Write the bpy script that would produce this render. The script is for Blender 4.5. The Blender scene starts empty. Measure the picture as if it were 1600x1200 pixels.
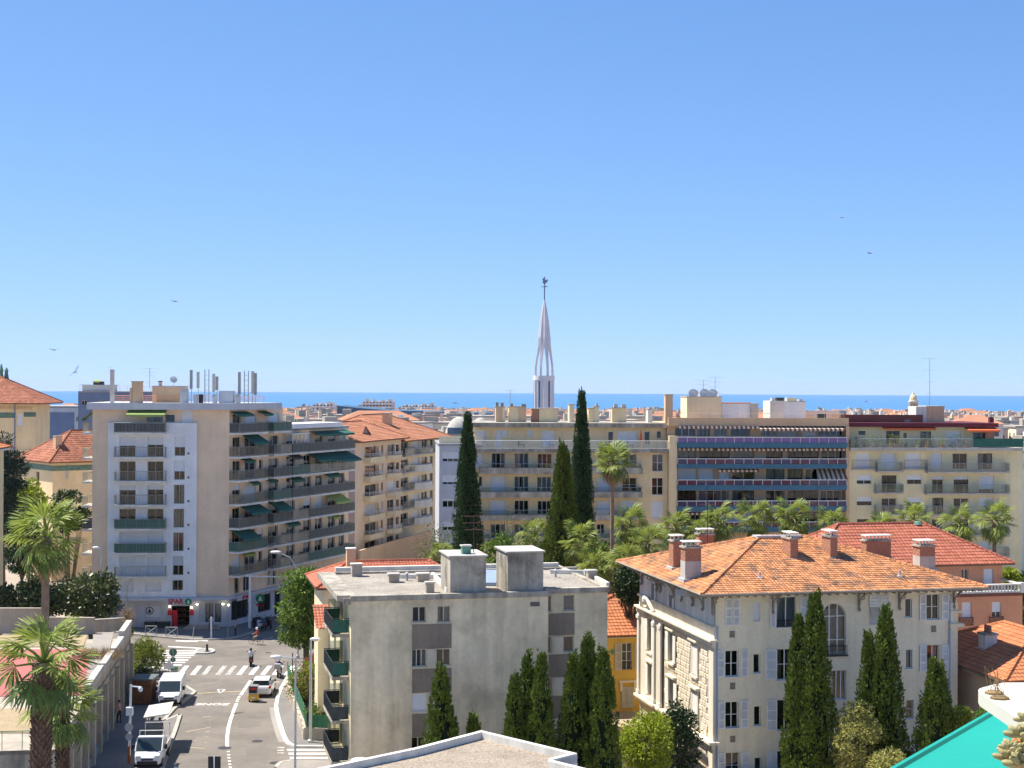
import bpy, bmesh, math, random
from math import sin, cos, pi, radians, sqrt
from mathutils import Vector, Matrix
random.seed(7)
R = random.random
def RU(a, b): return a + (b - a) * random.random()
SC = bpy.context.scene
COL = SC.collection
# ---------------------------------------------------------------- camera, sky, sun, exposure
FPX, CZ = 2400.0, 26.2
cam_d = bpy.data.cameras.new('camera'); cam = bpy.data.objects.new('camera', cam_d); COL.objects.link(cam)
cam_d.sensor_width = 36; cam_d.lens = 36 * FPX / 1600; cam_d.clip_start = .1; cam_d.clip_end = 40000
cam.location = (0, 0, CZ)
CR = Matrix.Rotation(pi / 2 + math.atan(5 / FPX), 3, 'X') @ Matrix.Rotation(.005, 3, 'Z')
cam.rotation_euler = CR.to_euler()
SC.camera = cam
W = bpy.data.worlds.new('World'); SC.world = W; W.use_nodes = True
SUN = Vector((-1.5, .62, 2.6)).normalized()
wn = W.node_tree.nodes; sky = wn.new('ShaderNodeTexSky'); sky.sky_type = 'NISHITA'; sky.sun_disc = False
sky.sun_elevation = math.asin(SUN.z); sky.sun_rotation = math.atan2(SUN.x, SUN.y)
sky.altitude = 50; sky.air_density = .35; sky.dust_density = .1; sky.ozone_density = 5.0
WL = W.node_tree.links.new   # film-like shoulder on the whole sky, so that its horizon keeps its blue: a c / (1 + b c)
def vm(op, a, b): n = wn.new('ShaderNodeVectorMath'); n.operation = op; WL(a, n.inputs[0]); (WL(b, n.inputs[1]) if hasattr(b, 'is_linked') else setattr(n.inputs[1], 'default_value', b)); return n.outputs[0]
sk = vm('DIVIDE', vm('MULTIPLY', sky.outputs[0], (1.18, 1.68, 2.12)), vm('ADD', vm('MULTIPLY', sky.outputs[0], (.33, .41, .35)), (1, 1, 1)))
WL(sk, wn['Background'].inputs[0]); wn['Background'].inputs[1].default_value = .128
sd = bpy.data.lights.new('sun', 'SUN'); sd.energy = 3.9; sd.angle = radians(.5); sd.color = (1, .93, .82)
so = bpy.data.objects.new('sun', sd); COL.objects.link(so); so.location = (0, 0, 200)
so.rotation_euler = (-SUN).to_track_quat('-Z', 'Y').to_euler()
SC.view_settings.view_transform = 'Standard'; SC.view_settings.look = 'None'; SC.view_settings.gamma = 1
SC.view_settings.use_curve_mapping = False; SC.view_settings.exposure = 1.15
SC.cycles.use_denoising = True; SC.cycles.max_bounces = 6; SC.cycles.transparent_max_bounces = 12
SC.cycles.diffuse_bounces = 3; SC.cycles.glossy_bounces = 3; SC.cycles.caustics_reflective = False; SC.cycles.caustics_refractive = False
# ---------------------------------------------------------------- pixels to places
def ray(x, y): return CR @ Vector(((x - 800) / FPX, (600 - y) / FPX, -1))
CV = Vector((0, 0, CZ))
def at(x, y, Y): r = ray(x, y); return CV + r * (Y / r.y)
def gnd(x, y, z=0): r = ray(x, y); return CV + r * ((z - CZ) / r.z)
def Zm(x0, y0, s):
    def f(*a): return tuple((x0 + v / s) if i % 2 == 0 else (y0 + v / s) for i, v in enumerate(a))
    return f
class Fr:
    def __init__(s, o, deg):
        a = radians(deg); s.o = Vector((o[0], o[1], 0)); s.u = Vector((cos(a), sin(a), 0)); s.n = Vector((sin(a), -cos(a), 0))
    def p(s, u, d, z): return (s.o.x + s.u.x * u + s.n.x * d, s.o.y + s.u.y * u + s.n.y * d, z)
    def hit(s, x, y, d=0):
        r = ray(x, y); t = ((s.o + s.n * d - CV).dot(s.n)) / r.dot(s.n); q = CV + r * t
        return (q - s.o).dot(s.u), q.z
    def rect(s, x0, y0, x1, y1, d=0):
        ym, xm = (y0 + y1) / 2, (x0 + x1) / 2
        return s.hit(x0, ym, d)[0], s.hit(x1, ym, d)[0], s.hit(xm, y1, d)[1], s.hit(xm, y0, d)[1]
# ---------------------------------------------------------------- meshes
def off(o):
    v = Vector((0, 0, 0))
    while o: v = v + o.location; o = o.parent
    return v
class MB:
    def __init__(s): s.v = []; s.f = []; s.m = []; s.mi = 0
    def face(s, *ps):
        k = len(s.v); s.v.extend(tuple(p) for p in ps); s.f.append(tuple(range(k, k + len(ps)))); s.m.append(s.mi)
    def hexa(s, q):
        k = len(s.v); s.v.extend(tuple(p) for p in q)
        for a in ((0, 3, 2, 1), (4, 5, 6, 7), (0, 1, 5, 4), (1, 2, 6, 5), (2, 3, 7, 6), (3, 0, 4, 7)):
            s.f.append(tuple(k + i for i in a)); s.m.append(s.mi)
    def box(s, x0, x1, y0, y1, z0, z1):
        s.hexa(((x0, y0, z0), (x1, y0, z0), (x1, y1, z0), (x0, y1, z0), (x0, y0, z1), (x1, y0, z1), (x1, y1, z1), (x0, y1, z1)))
    def fbox(s, F, u0, u1, d0, d1, z0, z1):
        s.hexa([F.p(u, d, z) for z in (z0, z1) for u, d in ((u0, d1), (u1, d1), (u1, d0), (u0, d0))])
    def prism(s, poly, z0, z1, cap=True):
        n = len(poly); k = len(s.v)
        s.v.extend((p[0], p[1], z0) for p in poly); s.v.extend((p[0], p[1], z1) for p in poly)
        for i in range(n):
            j = (i + 1) % n; s.f.append((k + i, k + j, k + n + j, k + n + i)); s.m.append(s.mi)
        if cap:
            s.f.append(tuple(k + n + i for i in range(n))); s.m.append(s.mi); s.f.append(tuple(k + i for i in reversed(range(n)))); s.m.append(s.mi)
    def tube(s, pts, rad, n=6, cap=True):
        pts = [Vector(p) for p in pts]
        if not hasattr(rad, '__len__'): rad = [rad] * len(pts)
        k = len(s.v)
        for i, p in enumerate(pts):
            t = (pts[min(i + 1, len(pts) - 1)] - pts[max(i - 1, 0)]).normalized()
            a = t.orthogonal() if abs(t.z) > .95 else t.cross(Vector((0, 0, 1)))
            if abs(t.z) > .95: a = Vector((1, 0, 0)) - t * t.x
            a.normalize(); b = t.cross(a)
            for j in range(n):
                th = 2 * pi * j / n; q = p + (a * cos(th) + b * sin(th)) * rad[i]; s.v.append(tuple(q))
        for i in range(len(pts) - 1):
            for j in range(n):
                a, b = k + i * n + j, k + i * n + (j + 1) % n
                s.f.append((a, b, b + n, a + n)); s.m.append(s.mi)
        if cap:
            s.f.append(tuple(k + j for j in reversed(range(n)))); s.m.append(s.mi)
            s.f.append(tuple(k + (len(pts) - 1) * n + j for j in range(n))); s.m.append(s.mi)
    def bar(s, a, b, r=.02, n=4): s.tube([a, b], r, n)
    def lathe(s, c, prof, n=12):
        c = Vector(c); s.tube([c + Vector((0, 0, z)) for r, z in prof], [max(r, .001) for r, z in prof], n)
    def ball(s, c, rx, ry, rz, n=8, m=5):
        k = len(s.v); c = Vector(c)
        for i in range(m + 1):
            ph = -pi / 2 + pi * i / m
            for j in range(n):
                th = 2 * pi * j / n; s.v.append((c.x + rx * cos(ph) * cos(th), c.y + ry * cos(ph) * sin(th), c.z + rz * sin(ph)))
        for i in range(m):
            for j in range(n):
                a, b = k + i * n + j, k + i * n + (j + 1) % n; s.f.append((a, b, b + n, a + n)); s.m.append(s.mi)
    def mesh(s, name, mats, o=Vector((0, 0, 0)), smooth=False):
        me = bpy.data.meshes.new(name)
        me.from_pydata([(v[0] - o.x, v[1] - o.y, v[2] - o.z) for v in s.v], [], s.f)
        if not isinstance(mats, (list, tuple)): mats = [mats]
        for m in mats: me.materials.append(M[m])
        if len(mats) > 1: me.polygons.foreach_set('material_index', s.m)
        if smooth: me.polygons.foreach_set('use_smooth', [True] * len(s.f))
        me.update(); return me
    def build(s, name, mats, parent=None, kind=None, smooth=False, loc=None):
        o = off(parent) if parent else Vector(loc if loc else (0, 0, 0))
        ob = bpy.data.objects.new(name, s.mesh(name, mats, o, smooth)); COL.objects.link(ob)
        if parent: ob.parent = parent
        else: ob.location = o
        if kind: ob['kind'] = kind
        return ob
def tag(o, label=None, cat=None, group=None, kind=None):
    if label: o['label'] = label
    if cat: o['category'] = cat
    if group: o['group'] = group
    if kind: o['kind'] = kind
    return o
def thing(name, label, cat, loc=(0, 0, 0), group=None, rz=0):
    o = bpy.data.objects.new(name, None); COL.objects.link(o); o.location = loc; o.rotation_euler.z = rz
    o.empty_display_size = .2
    return tag(o, label, cat, group)
def struct(name, mb, m, parent=None): return mb.build(name, m, parent, 'structure' if parent is None else None)
def dup(o, parent=None, loc=None, rz=None, label=None, sc=None):
    c = o.copy(); COL.objects.link(c)
    if parent: c.parent = parent
    if loc is not None: c.location = loc
    if rz is not None: c.rotation_euler.z = rz
    if sc is not None: c.scale = (sc, sc, sc) if not hasattr(sc, '__len__') else sc
    if label: c['label'] = label
    for ch in list(o.children): dup(ch, c)
    return c
# ---------------------------------------------------------------- materials
M = {}
def mat(name, col, rough=.85, var=.12, scale=.6, bump=0, bscale=12, metal=0, spec=.3, island=0, streak=0, trans=0, fine=0, col2=None, c2=(.55, .7), c2s=.5):
    m = bpy.data.materials.new(name); m.use_nodes = True; M[name] = m; N = m.node_tree.nodes; L = m.node_tree.links
    b = N['Principled BSDF']; b.inputs['Roughness'].default_value = rough; b.inputs['Metallic'].default_value = metal
    b.inputs['Specular IOR Level'].default_value = spec; b.inputs['Base Color'].default_value = (*col, 1)
    tc = N.new('ShaderNodeTexCoord'); cur = None
    def mul(fac_out, lo, hi, prev):
        mr = N.new('ShaderNodeMapRange'); mr.inputs[1].default_value = .3; mr.inputs[2].default_value = .7
        mr.inputs[3].default_value = lo; mr.inputs[4].default_value = hi; L.new(fac_out, mr.inputs[0])
        v = N.new('ShaderNodeVectorMath'); v.operation = 'SCALE'
        if prev is None: v.inputs[0].default_value = col
        else: L.new(prev, v.inputs[0])
        L.new(mr.outputs[0], v.inputs[3]); return v.outputs[0]
    def noise(s, det=4, vec=None, rgh=.6):
        n = N.new('ShaderNodeTexNoise'); n.inputs['Scale'].default_value = s; n.inputs['Detail'].default_value = det; n.inputs['Roughness'].default_value = rgh
        L.new(vec or tc.outputs['Object'], n.inputs['Vector']); return n.outputs[0]
    if col2:
        mr = N.new('ShaderNodeMapRange'); mr.inputs[1].default_value, mr.inputs[2].default_value = c2; L.new(noise(c2s, 6), mr.inputs[0])
        mx = N.new('ShaderNodeMix'); mx.data_type = 'RGBA'; mx.inputs[6].default_value = (*col, 1); mx.inputs[7].default_value = (*col2, 1)
        L.new(mr.outputs[0], mx.inputs[0]); cur = mx.outputs[2]
    if var: cur = mul(noise(scale), 1 - var, 1 + var, cur)
    if fine: cur = mul(noise(scale * 14, 3), 1 - fine, 1 + fine, cur)
    if streak:
        mp = N.new('ShaderNodeMapping'); mp.inputs['Scale'].default_value = (1.3, 1.3, .12); L.new(tc.outputs['Object'], mp.inputs[0])
        cur = mul(noise(1.0, 5, mp.outputs[0]), 1 - streak, 1 + streak * .3, cur)
    if island:
        g = N.new('ShaderNodeNewGeometry'); mr = N.new('ShaderNodeMapRange'); mr.inputs[3].default_value = 1 - island; mr.inputs[4].default_value = 1 + island
        L.new(g.outputs['Random Per Island'], mr.inputs[0]); v = N.new('ShaderNodeVectorMath'); v.operation = 'SCALE'
        if cur is None: v.inputs[0].default_value = col
        else: L.new(cur, v.inputs[0])
        L.new(mr.outputs[0], v.inputs[3]); cur = v.outputs[0]
    if cur: L.new(cur, b.inputs['Base Color'])
    if bump:
        bp = N.new('ShaderNodeBump'); bp.inputs['Strength'].default_value = bump; bp.inputs['Distance'].default_value = .05
        L.new(noise(bscale, 5), bp.inputs['Height']); L.new(bp.outputs[0], b.inputs['Normal'])
    if trans:
        t = N.new('ShaderNodeBsdfTranslucent'); mx = N.new('ShaderNodeMixShader'); mx.inputs[0].default_value = trans
        if cur: L.new(cur, t.inputs[0])
        else: t.inputs[0].default_value = (*col, 1)
        L.new(b.outputs[0], mx.inputs[1]); L.new(t.outputs[0], mx.inputs[2]); L.new(mx.outputs[0], N['Material Output'].inputs[0])
    return m
def glassmat(name, tint, refl=.12):
    m = bpy.data.materials.new(name); m.use_nodes = True; M[name] = m; N = m.node_tree.nodes; L = m.node_tree.links
    N.remove(N['Principled BSDF']); t = N.new('ShaderNodeBsdfTransparent'); t.inputs[0].default_value = (*tint, 1)
    g = N.new('ShaderNodeBsdfGlossy'); g.inputs['Roughness'].default_value = .03
    fr = N.new('ShaderNodeFresnel'); fr.inputs[0].default_value = 1.5; ad = N.new('ShaderNodeMath'); ad.inputs[1].default_value = refl; L.new(fr.outputs[0], ad.inputs[0])
    mx = N.new('ShaderNodeMixShader'); L.new(ad.outputs[0], mx.inputs[0]); L.new(t.outputs[0], mx.inputs[1]); L.new(g.outputs[0], mx.inputs[2])
    L.new(mx.outputs[0], N['Material Output'].inputs[0])
def emit(name, col, st):
    m = bpy.data.materials.new(name); m.use_nodes = True; M[name] = m; b = m.node_tree.nodes['Principled BSDF']
    b.inputs['Base Color'].default_value = (*col, 1); b.inputs['Emission Color'].default_value = (*col, 1); b.inputs['Emission Strength'].default_value = st
def stucco(name, col, dirt=.09, streak=.08, bump=.15): mat(name, col, .9, dirt, .35, bump, 22, streak=streak, fine=.05)
glassmat('glass', (.5, .56, .6), .03); glassmat('rail_glass', (.75, .82, .85), .06); 
glassmat('frosted', (.62, .64, .6), .05)
mat('dark_panel', (.055, .045, .11), .15, .15, 1, spec=.5); mat('purple_glass', (.17, .095, .29), .15, .15, 1, spec=.5, island=.2); mat('maroon_glass', (.10, .028, .06), .15, .15, 1, spec=.5)
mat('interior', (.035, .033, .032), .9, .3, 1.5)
mat('curtain', (.62, .6, .56), .9, .15, 4); mat('curtain_warm', (.55, .42, .28), .9, .15, 4)
mat('roller', (.72, .74, .76), .6, .04, 2); mat('roller_grey', (.52, .53, .54), .6, .06, 2)
mat('white_frame', (.75, .75, .73), .5, .04, 2); mat('tan_frame', (.42, .38, .27), .6, .1, 2); mat('dark_frame', (.06, .06, .065), .5, .1, 2)
mat('rail_tan', (.38, .35, .28), .5, .1, 2, metal=.1); mat('rail_grey', (.42, .45, .46), .45, .1, 2, metal=.3); mat('rail_white', (.72, .72, .70), .5, .06, 2); mat('rail_black', (.03, .035, .04), .5, .1, 2)
mat('canvas_green', (.035, .13, .10), .85, .15, 3); mat('canvas_dark', (.06, .075, .08), .85, .2, 3); mat('canvas_lime', (.30, .38, .12), .85, .1, 3)
mat('canvas_orange', (.75, .16, .06), .8, .08, 3); mat('canvas_maroon', (.19, .075, .06), .8, .1, 3); mat('canvas_cream', (.66, .58, .44), .85, .08, 3)
mat('canvas_teal', (.003, .27, .225), .7, .03, 1.5, bump=.05, bscale=300)
stucco('stucco_white', (.80, .82, .82)); stucco('stucco_beige', (.84, .65, .46)); stucco('stucco_cream', (.82, .69, .46)); stucco('stucco_warm', (.82, .65, .39))
stucco('stucco_pale', (.80, .71, .45)); stucco('stucco_tan', (.68, .47, .29)); stucco('stucco_pink', (.70, .34, .20)); stucco('stucco_yellow', (.72, .44, .09)); stucco('stucco_mauve', (.54, .40, .36))
mat('stucco_grey_old', (.77, .66, .46), .92, .14, .22, .2, 18, streak=.22, fine=.06, col2=(.55, .47, .32), c2=(.48, .66), c2s=.32); mat('spandrel_grey', (.27, .22, .17), .92, .15, .5, .3, 30, streak=.2, fine=.08)
stucco('stucco_villa', (.82, .75, .55), .08, .12); stucco('trim_stone', (.78, .71, .57), .1, .2); mat('trim_white', (.74, .72, .65), .85, .08, .7, .1, 20, streak=.2)
mat('stone', (.72, .63, .48), .9, .16, 1.2, .4, 9, island=.16, fine=.08); mat('mortar', (.46, .40, .31), .95, .1, 2)
mat('concrete', (.44, .385, .31), .92, .15, .5, .2, 14, streak=.25, fine=.06); mat('concrete_dirty', (.46, .42, .345), .92, .2, .6, .2, 12, streak=.5, fine=.1, col2=(.24, .225, .19), c2=(.5, .68), c2s=.8); mat('concrete_light', (.50, .48, .43), .9, .12, .6, .1, 14, streak=.2)
mat('slate_blue', (.17, .23, .36), .8, .08, .6); mat('grey_blue', (.56, .58, .62), .85, .06, .5, streak=.1)
mat('blue_slab', (.065, .17, .25), .7, .08, .5, streak=.12); mat('maroon', (.13, .025, .04), .7, .1, .6); mat('brown_panel', (.20, .085, .06), .8, .08, .6)
mat('gravel', (.33, .275, .215), .95, .2, .5, .8, 16, fine=.42, col2=(.27, .23, .18)); mat('gravel_grey', (.33, .295, .25), .95, .18, .4, .5, 14, fine=.36, col2=(.24, .215, .185))
mat('membrane', (.36, .36, .36), .85, .15, .5)
mat('tile_villa', (.52, .23, .10), .85, .14, .5, island=.30, col2=(.24, .135, .085), c2=(.5, .62), c2s=.9, fine=.12)
mat('tile_orange', (.50, .185, .08), .85, .14, .5, island=.14, fine=.08); mat('tile_red', (.43, .14, .085), .85, .12, .5, island=.14, fine=.08)
mat('tile_c', (.47, .205, .115), .85, .16, .25, island=.12, fine=.08); mat('tile_old', (.34, .13, .075), .85, .2, .5, island=.2, fine=.1); mat('tile_dark', (.20, .055, .06), .85, .2, .5, island=.2)
mat('roof_under', (.20, .11, .07), .9, .2, .6)
mat('wood_grey', (.30, .26, .21), .85, .2, 2); mat('shutter', (.60, .54, .42), .75, .1, 1.5); mat('shutter_white', (.80, .78, .72), .75, .1, 1.5)
mat('iron', (.05, .05, .055), .6, .2, 3); mat('iron_brown', (.10, .05, .04), .6, .2, 3); mat('pipe_blue', (.30, .40, .58), .5, .1, 1); mat('lead', (.45, .47, .48), .6, .2, 2)
mat('copper_green', (.12, .26, .19), .7, .25, 2); mat('frieze_green', (.14, .24, .19), .8, .3, 3)
mat('asphalt', (.205, .182, .158), .93, .13, .12, .25, 30, fine=.07, col2=(.165, .148, .13), c2=(.45, .6), c2s=.25); mat('pavement', (.30, .275, .25), .92, .13, .3, .15, 20, fine=.07); mat('kerb', (.44, .41, .36), .9, .12, .8)
mat('asphalt_patch', (.17, .155, .138), .93, .12, .3, .25, 28, fine=.08); mat('asphalt_walk', (.19, .18, .17), .93, .12, .3, .2, 25, fine=.06); mat('paint_road', (.70, .69, .66), .8, .1, 1, col2=(.34, .33, .31), c2=(.58, .72), c2s=2.2); mat('paint_worn', (.50, .49, .46), .85, .1, 1, col2=(.20, .19, .18), c2=(.45, .6), c2s=3); mat('paint_yellow', (.42, .36, .2), .85, .2, 1)
mat('soil', (.42, .34, .24), .95, .25, .3, .4, 10, fine=.2); mat('city_ground', (.36, .31, .25), .95, .25, .02, col2=(.10, .13, .06), c2s=.01); mat('dry_grass', (.36, .28, .17), .95, .2, .6, .5, 8, fine=.2)  # soil kept pale so the yards reflect sunlight onto shaded facades
mat('court_red', (.42, .14, .125), .9, .12, .3, .1, 20, streak=0, fine=.05); mat('teal_wall', (.16, .27, .32), .85, .15, .5)
mat('bark', (.13, .10, .075), .95, .3, 4, .6, 14); mat('palm_bark', (.13, .085, .06), .95, .35, 3, .8, 10); mat('palm_trunk', (.23, .165, .12), .95, .25, 3, .6, 12)
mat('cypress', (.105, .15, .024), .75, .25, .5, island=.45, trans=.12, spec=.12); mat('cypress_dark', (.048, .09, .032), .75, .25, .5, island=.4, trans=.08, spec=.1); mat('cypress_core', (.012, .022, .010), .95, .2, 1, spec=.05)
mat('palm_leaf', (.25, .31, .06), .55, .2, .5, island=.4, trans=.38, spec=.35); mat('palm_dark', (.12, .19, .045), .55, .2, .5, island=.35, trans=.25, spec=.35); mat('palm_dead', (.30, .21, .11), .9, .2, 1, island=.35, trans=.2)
mat('leaf_green', (.14, .215, .035), .6, .2, .5, island=.45, trans=.3, spec=.3); mat('leaf_lime', (.30, .36, .03), .6, .2, .5, island=.4, trans=.4); mat('leaf_dark', (.028, .06, .016), .5, .2, .5, island=.45, trans=.15, spec=.4)
mat('leaf_mag', (.085, .11, .03), .45, .2, .5, island=.6, trans=.12, spec=.5); mat('leaf_yellow', (.36, .35, .10), .6, .2, .5, island=.4, trans=.3); mat('leaf_pale', (.15, .18, .06), .7, .2, .5, island=.4, trans=.3); mat('leaf_hedge', (.20, .24, .03), .6, .2, .5, island=.5, trans=.25)
mat('flower_pink', (.42, .02, .16), .7, .1, 1, island=.3, trans=.3); mat('twig', (.16, .12, .10), .95, .2, 2); mat('conifer_blue', (.03, .06, .045), .8, .2, .5, island=.4)
mat('brick', (.36, .125, .06), .9, .2, 2, .3, 12, fine=.2)
def bricks(m):
    N, L = m.node_tree.nodes, m.node_tree.links; t = N.new('ShaderNodeTexBrick'); tc = N.new('ShaderNodeTexCoord'); mp = N.new('ShaderNodeMapping'); mp.inputs['Rotation'].default_value = (pi / 2, 0, radians(-12.5)); L.new(tc.outputs['Object'], mp.inputs[0]); L.new(mp.outputs[0], t.inputs[0])
    for k, v in (('Color1', (.42, .13, .055, 1)), ('Color2', (.26, .09, .045, 1)), ('Mortar', (.42, .33, .25, 1))): t.inputs[k].default_value = v
    t.inputs['Scale'].default_value = 1; t.inputs['Brick Width'].default_value = .24; t.inputs['Row Height'].default_value = .085; t.inputs['Mortar Size'].default_value = .012; L.new(t.outputs[0], N['Principled BSDF'].inputs['Base Color'])
bricks(M['brick'])
mat('brick_light', (.52, .27, .15), .9, .2, 2, .3, 12)
mat('car_white', (.78, .79, .80), .25, .02, 1, spec=.5); mat('car_glass', (.03, .045, .05), .08, .1, 1, spec=.6); mat('tyre', (.02, .02, .02), .85, .1, 2); mat('rim', (.35, .35, .36), .35, .1, 2, metal=.7)
mat('lamp_red', (.5, .03, .02), .3, .05, 2); mat('headlight', (.6, .62, .62), .2, .05, 2); mat('black_plastic', (.025, .025, .028), .6, .1, 2); mat('yellow_paint', (.75, .42, .03), .5, .08, 2); mat('silver', (.45, .46, .47), .35, .1, 2, metal=.5); mat('red_paint', (.55, .03, .03), .5, .05, 2); mat('bike_blue', (.10, .14, .22), .4, .1, 2)
mat('lamp_metal', (.50, .52, .52), .5, .08, 2, metal=.2); mat('lamp_head', (.76, .77, .77), .5, .05, 2); mat('pole_grey', (.42, .42, .42), .6, .12, 2); mat('rust_orange', (.45, .13, .04), .8, .2, 3)
mat('shelter_grey', (.13, .15, .16), .6, .15, 2); mat('wood_brown', (.20, .085, .04), .8, .3, 3); mat('bin_green', (.04, .16, .08), .7, .15, 2); mat('bin_black', (.05, .055, .06), .6, .2, 2)
mat('skin', (.50, .30, .21), .6, .05, 3); mat('cloth_white', (.62, .64, .68), .85, .1, 4); mat('cloth_black', (.03, .03, .04), .85, .2, 4); mat('cloth_purple', (.10, .03, .22), .85, .1, 4); mat('cloth_red', (.42, .08, .06), .85, .2, 4); mat('cloth_khaki', (.40, .34, .20), .85, .1, 4); mat('cloth_pink', (.45, .28, .28), .85, .1, 4); mat('cloth_blue', (.06, .09, .18), .85, .1, 4); mat('hair', (.03, .02, .015), .7, .1, 4)
mat('spire_white', (.70, .70, .74), .75, .06, .3, streak=.1); mat('sea', (.05, .20, .42), .42, .06, .0012, spec=.25, fine=.05)
mat('boat_white', (.75, .75, .75), .4, .03, 1); mat('foam', (.75, .78, .8), .8, .1, .2)
mat('sign_red', (.62, .02, .04), .5, .03, 2); mat('sign_green', (.0, .25, .08), .5, .05, 2); mat('sign_white', (.75, .75, .75), .5, .03, 2); mat('sign_blue', (.05, .12, .40), .5, .05, 2); emit('lamp_on', (1, .9, .65), 3.0)
mat('solar', (.03, .05, .09), .3, .1, 2); mat('dish', (.62, .62, .60), .6, .06, 2); mat('antenna', (.36, .38, .36), .6, .15, 2); mat('panel_white', (.56, .53, .46), .6, .08, 1, col2=(.44, .39, .31), c2=(.6, .75), c2s=3)
mat('succulent', (.32, .29, .14), .6, .15, 8, bump=.1, bscale=60); mat('succ_red', (.45, .20, .06), .6, .1, 8); mat('terracotta', (.45, .2, .12), .9, .1, 5)
for i, c in enumerate([(.74, .64, .50), (.80, .72, .60), (.70, .56, .40), (.62, .57, .50), (.72, .52, .40), (.82, .79, .74), (.68, .54, .32)]): mat('city_wall%d' % i, c, .9, .1, .05)
mat('city_tile', (.42, .20, .12), .9, .22, .06, island=.15); mat('city_flat', (.40, .37, .33), .9, .2, .08); mat('city_window', (.07, .08, .10), .4, .2, .5, spec=.5); mat('city_dark', (.055, .12, .19), .5, .15, .02, spec=.4)
# ---------------------------------------------------------------- building kit
def wall(mb, F, u0, u1, z0, z1, holes, d=0, t=.22):
    hs = [(max(a, u0), min(b, u1), max(c, z0), min(e, z1)) for a, b, c, e in holes]
    hs = [h for h in hs if h[1] - h[0] > .02 and h[3] - h[2] > .02]
    us = sorted({u0, u1, *[h[0] for h in hs], *[h[1] for h in hs]}); zs = sorted({z0, z1, *[h[2] for h in hs], *[h[3] for h in hs]})
    for j in range(len(zs) - 1):
        za, zb = zs[j], zs[j + 1]; st = None
        if zb - za < 1e-4: continue
        for i in range(len(us)):
            solid = i < len(us) - 1 and not any(h[0] <= (us[i] + us[i + 1]) / 2 <= h[1] and h[2] <= (za + zb) / 2 <= h[3] for h in hs)
            if solid and st is None: st = us[i]
            if not solid and st is not None:
                mb.face(F.p(st, d, za), F.p(us[i], d, za), F.p(us[i], d, zb), F.p(st, d, zb)); st = None
    for a, b, c, e in hs:
        for (p, q) in (((a, c), (b, c)), ((b, c), (b, e)), ((b, e), (a, e)), ((a, e), (a, c))):
            mb.face(F.p(p[0], d, p[1]), F.p(p[0], d - t, p[1]), F.p(q[0], d - t, q[1]), F.p(q[0], d, q[1]))
class Bld:
    def __init__(s, name, label, loc=(0, 0, 0), cat='building', group=None):
        s.r = thing(name, label, cat, loc, group); s.w = {}; s.i = MB()
    def mb(s, m): return s.w.setdefault(m, MB())
    def done(s):
        for m, b in s.w.items(): b.build('wall', m, s.r)
        if s.i.v: s.i.build('interior', 'interior', s.r)
    def fac(s, F, u0, u1, z0, z1, m, d=0, t=.22): return Fac(s, F, u0, u1, z0, z1, m, d, t)
    def foot(s, pts, z0, z1, m, skip=(), roof=None, rz=None):
        b = s.mb(m); n = len(pts)
        for i in range(n):
            if i in skip: continue
            p, q = pts[i], pts[(i + 1) % n]; b.face((p[0], p[1], z0), (q[0], q[1], z0), (q[0], q[1], z1), (p[0], p[1], z1))
        if roof:
            rb = MB(); rb.prism(pts, (rz or z1) - .25, rz or z1); return rb.build('roof', roof, s.r)
    def part(s, name, m, fn, parent=None, smooth=False, kind=None):
        b = MB(); fn(b); return b.build(name, m, parent or s.r, kind, smooth)
class Fac:
    def __init__(s, B, F, u0, u1, z0, z1, m, d, t): s.B, s.F, s.a, s.m, s.d, s.t, s.h = B, F, (u0, u1, z0, z1), m, d, t, []
    def win(s, px, st='d', n=2, fm='white_frame', tr=0, sill=0): return s.uw(s.F.rect(*px, s.d), st, n, fm, tr, sill)
    def uw(s, r, st='d', n=2, fm='white_frame', tr=0, sill=0): s.h.append(r); return window(s.B, s.F, r, s.d, st, n, fm, s.t, tr, sill)
    def end(s): wall(s.B.mb(s.m), s.F, *s.a, s.h, s.d, s.t); return s
def roller(B, F, r, d, frac, m, parent):
    u0, u1, z0, z1 = r; b = MB(); zb = z1 - (z1 - z0) * frac; n = max(2, int((z1 - zb) / .22))
    for i in range(n):
        a, c = zb + (z1 - zb) * i / n, zb + (z1 - zb) * (i + 1) / n
        b.face(F.p(u0, d + .012, a), F.p(u1, d + .012, a), F.p(u1, d, c), F.p(u0, d, c)); b.face(F.p(u0, d, a), F.p(u1, d, a), F.p(u1, d + .012, a), F.p(u0, d + .012, a))
    return b.build('roller_shutter', m, parent)
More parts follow.
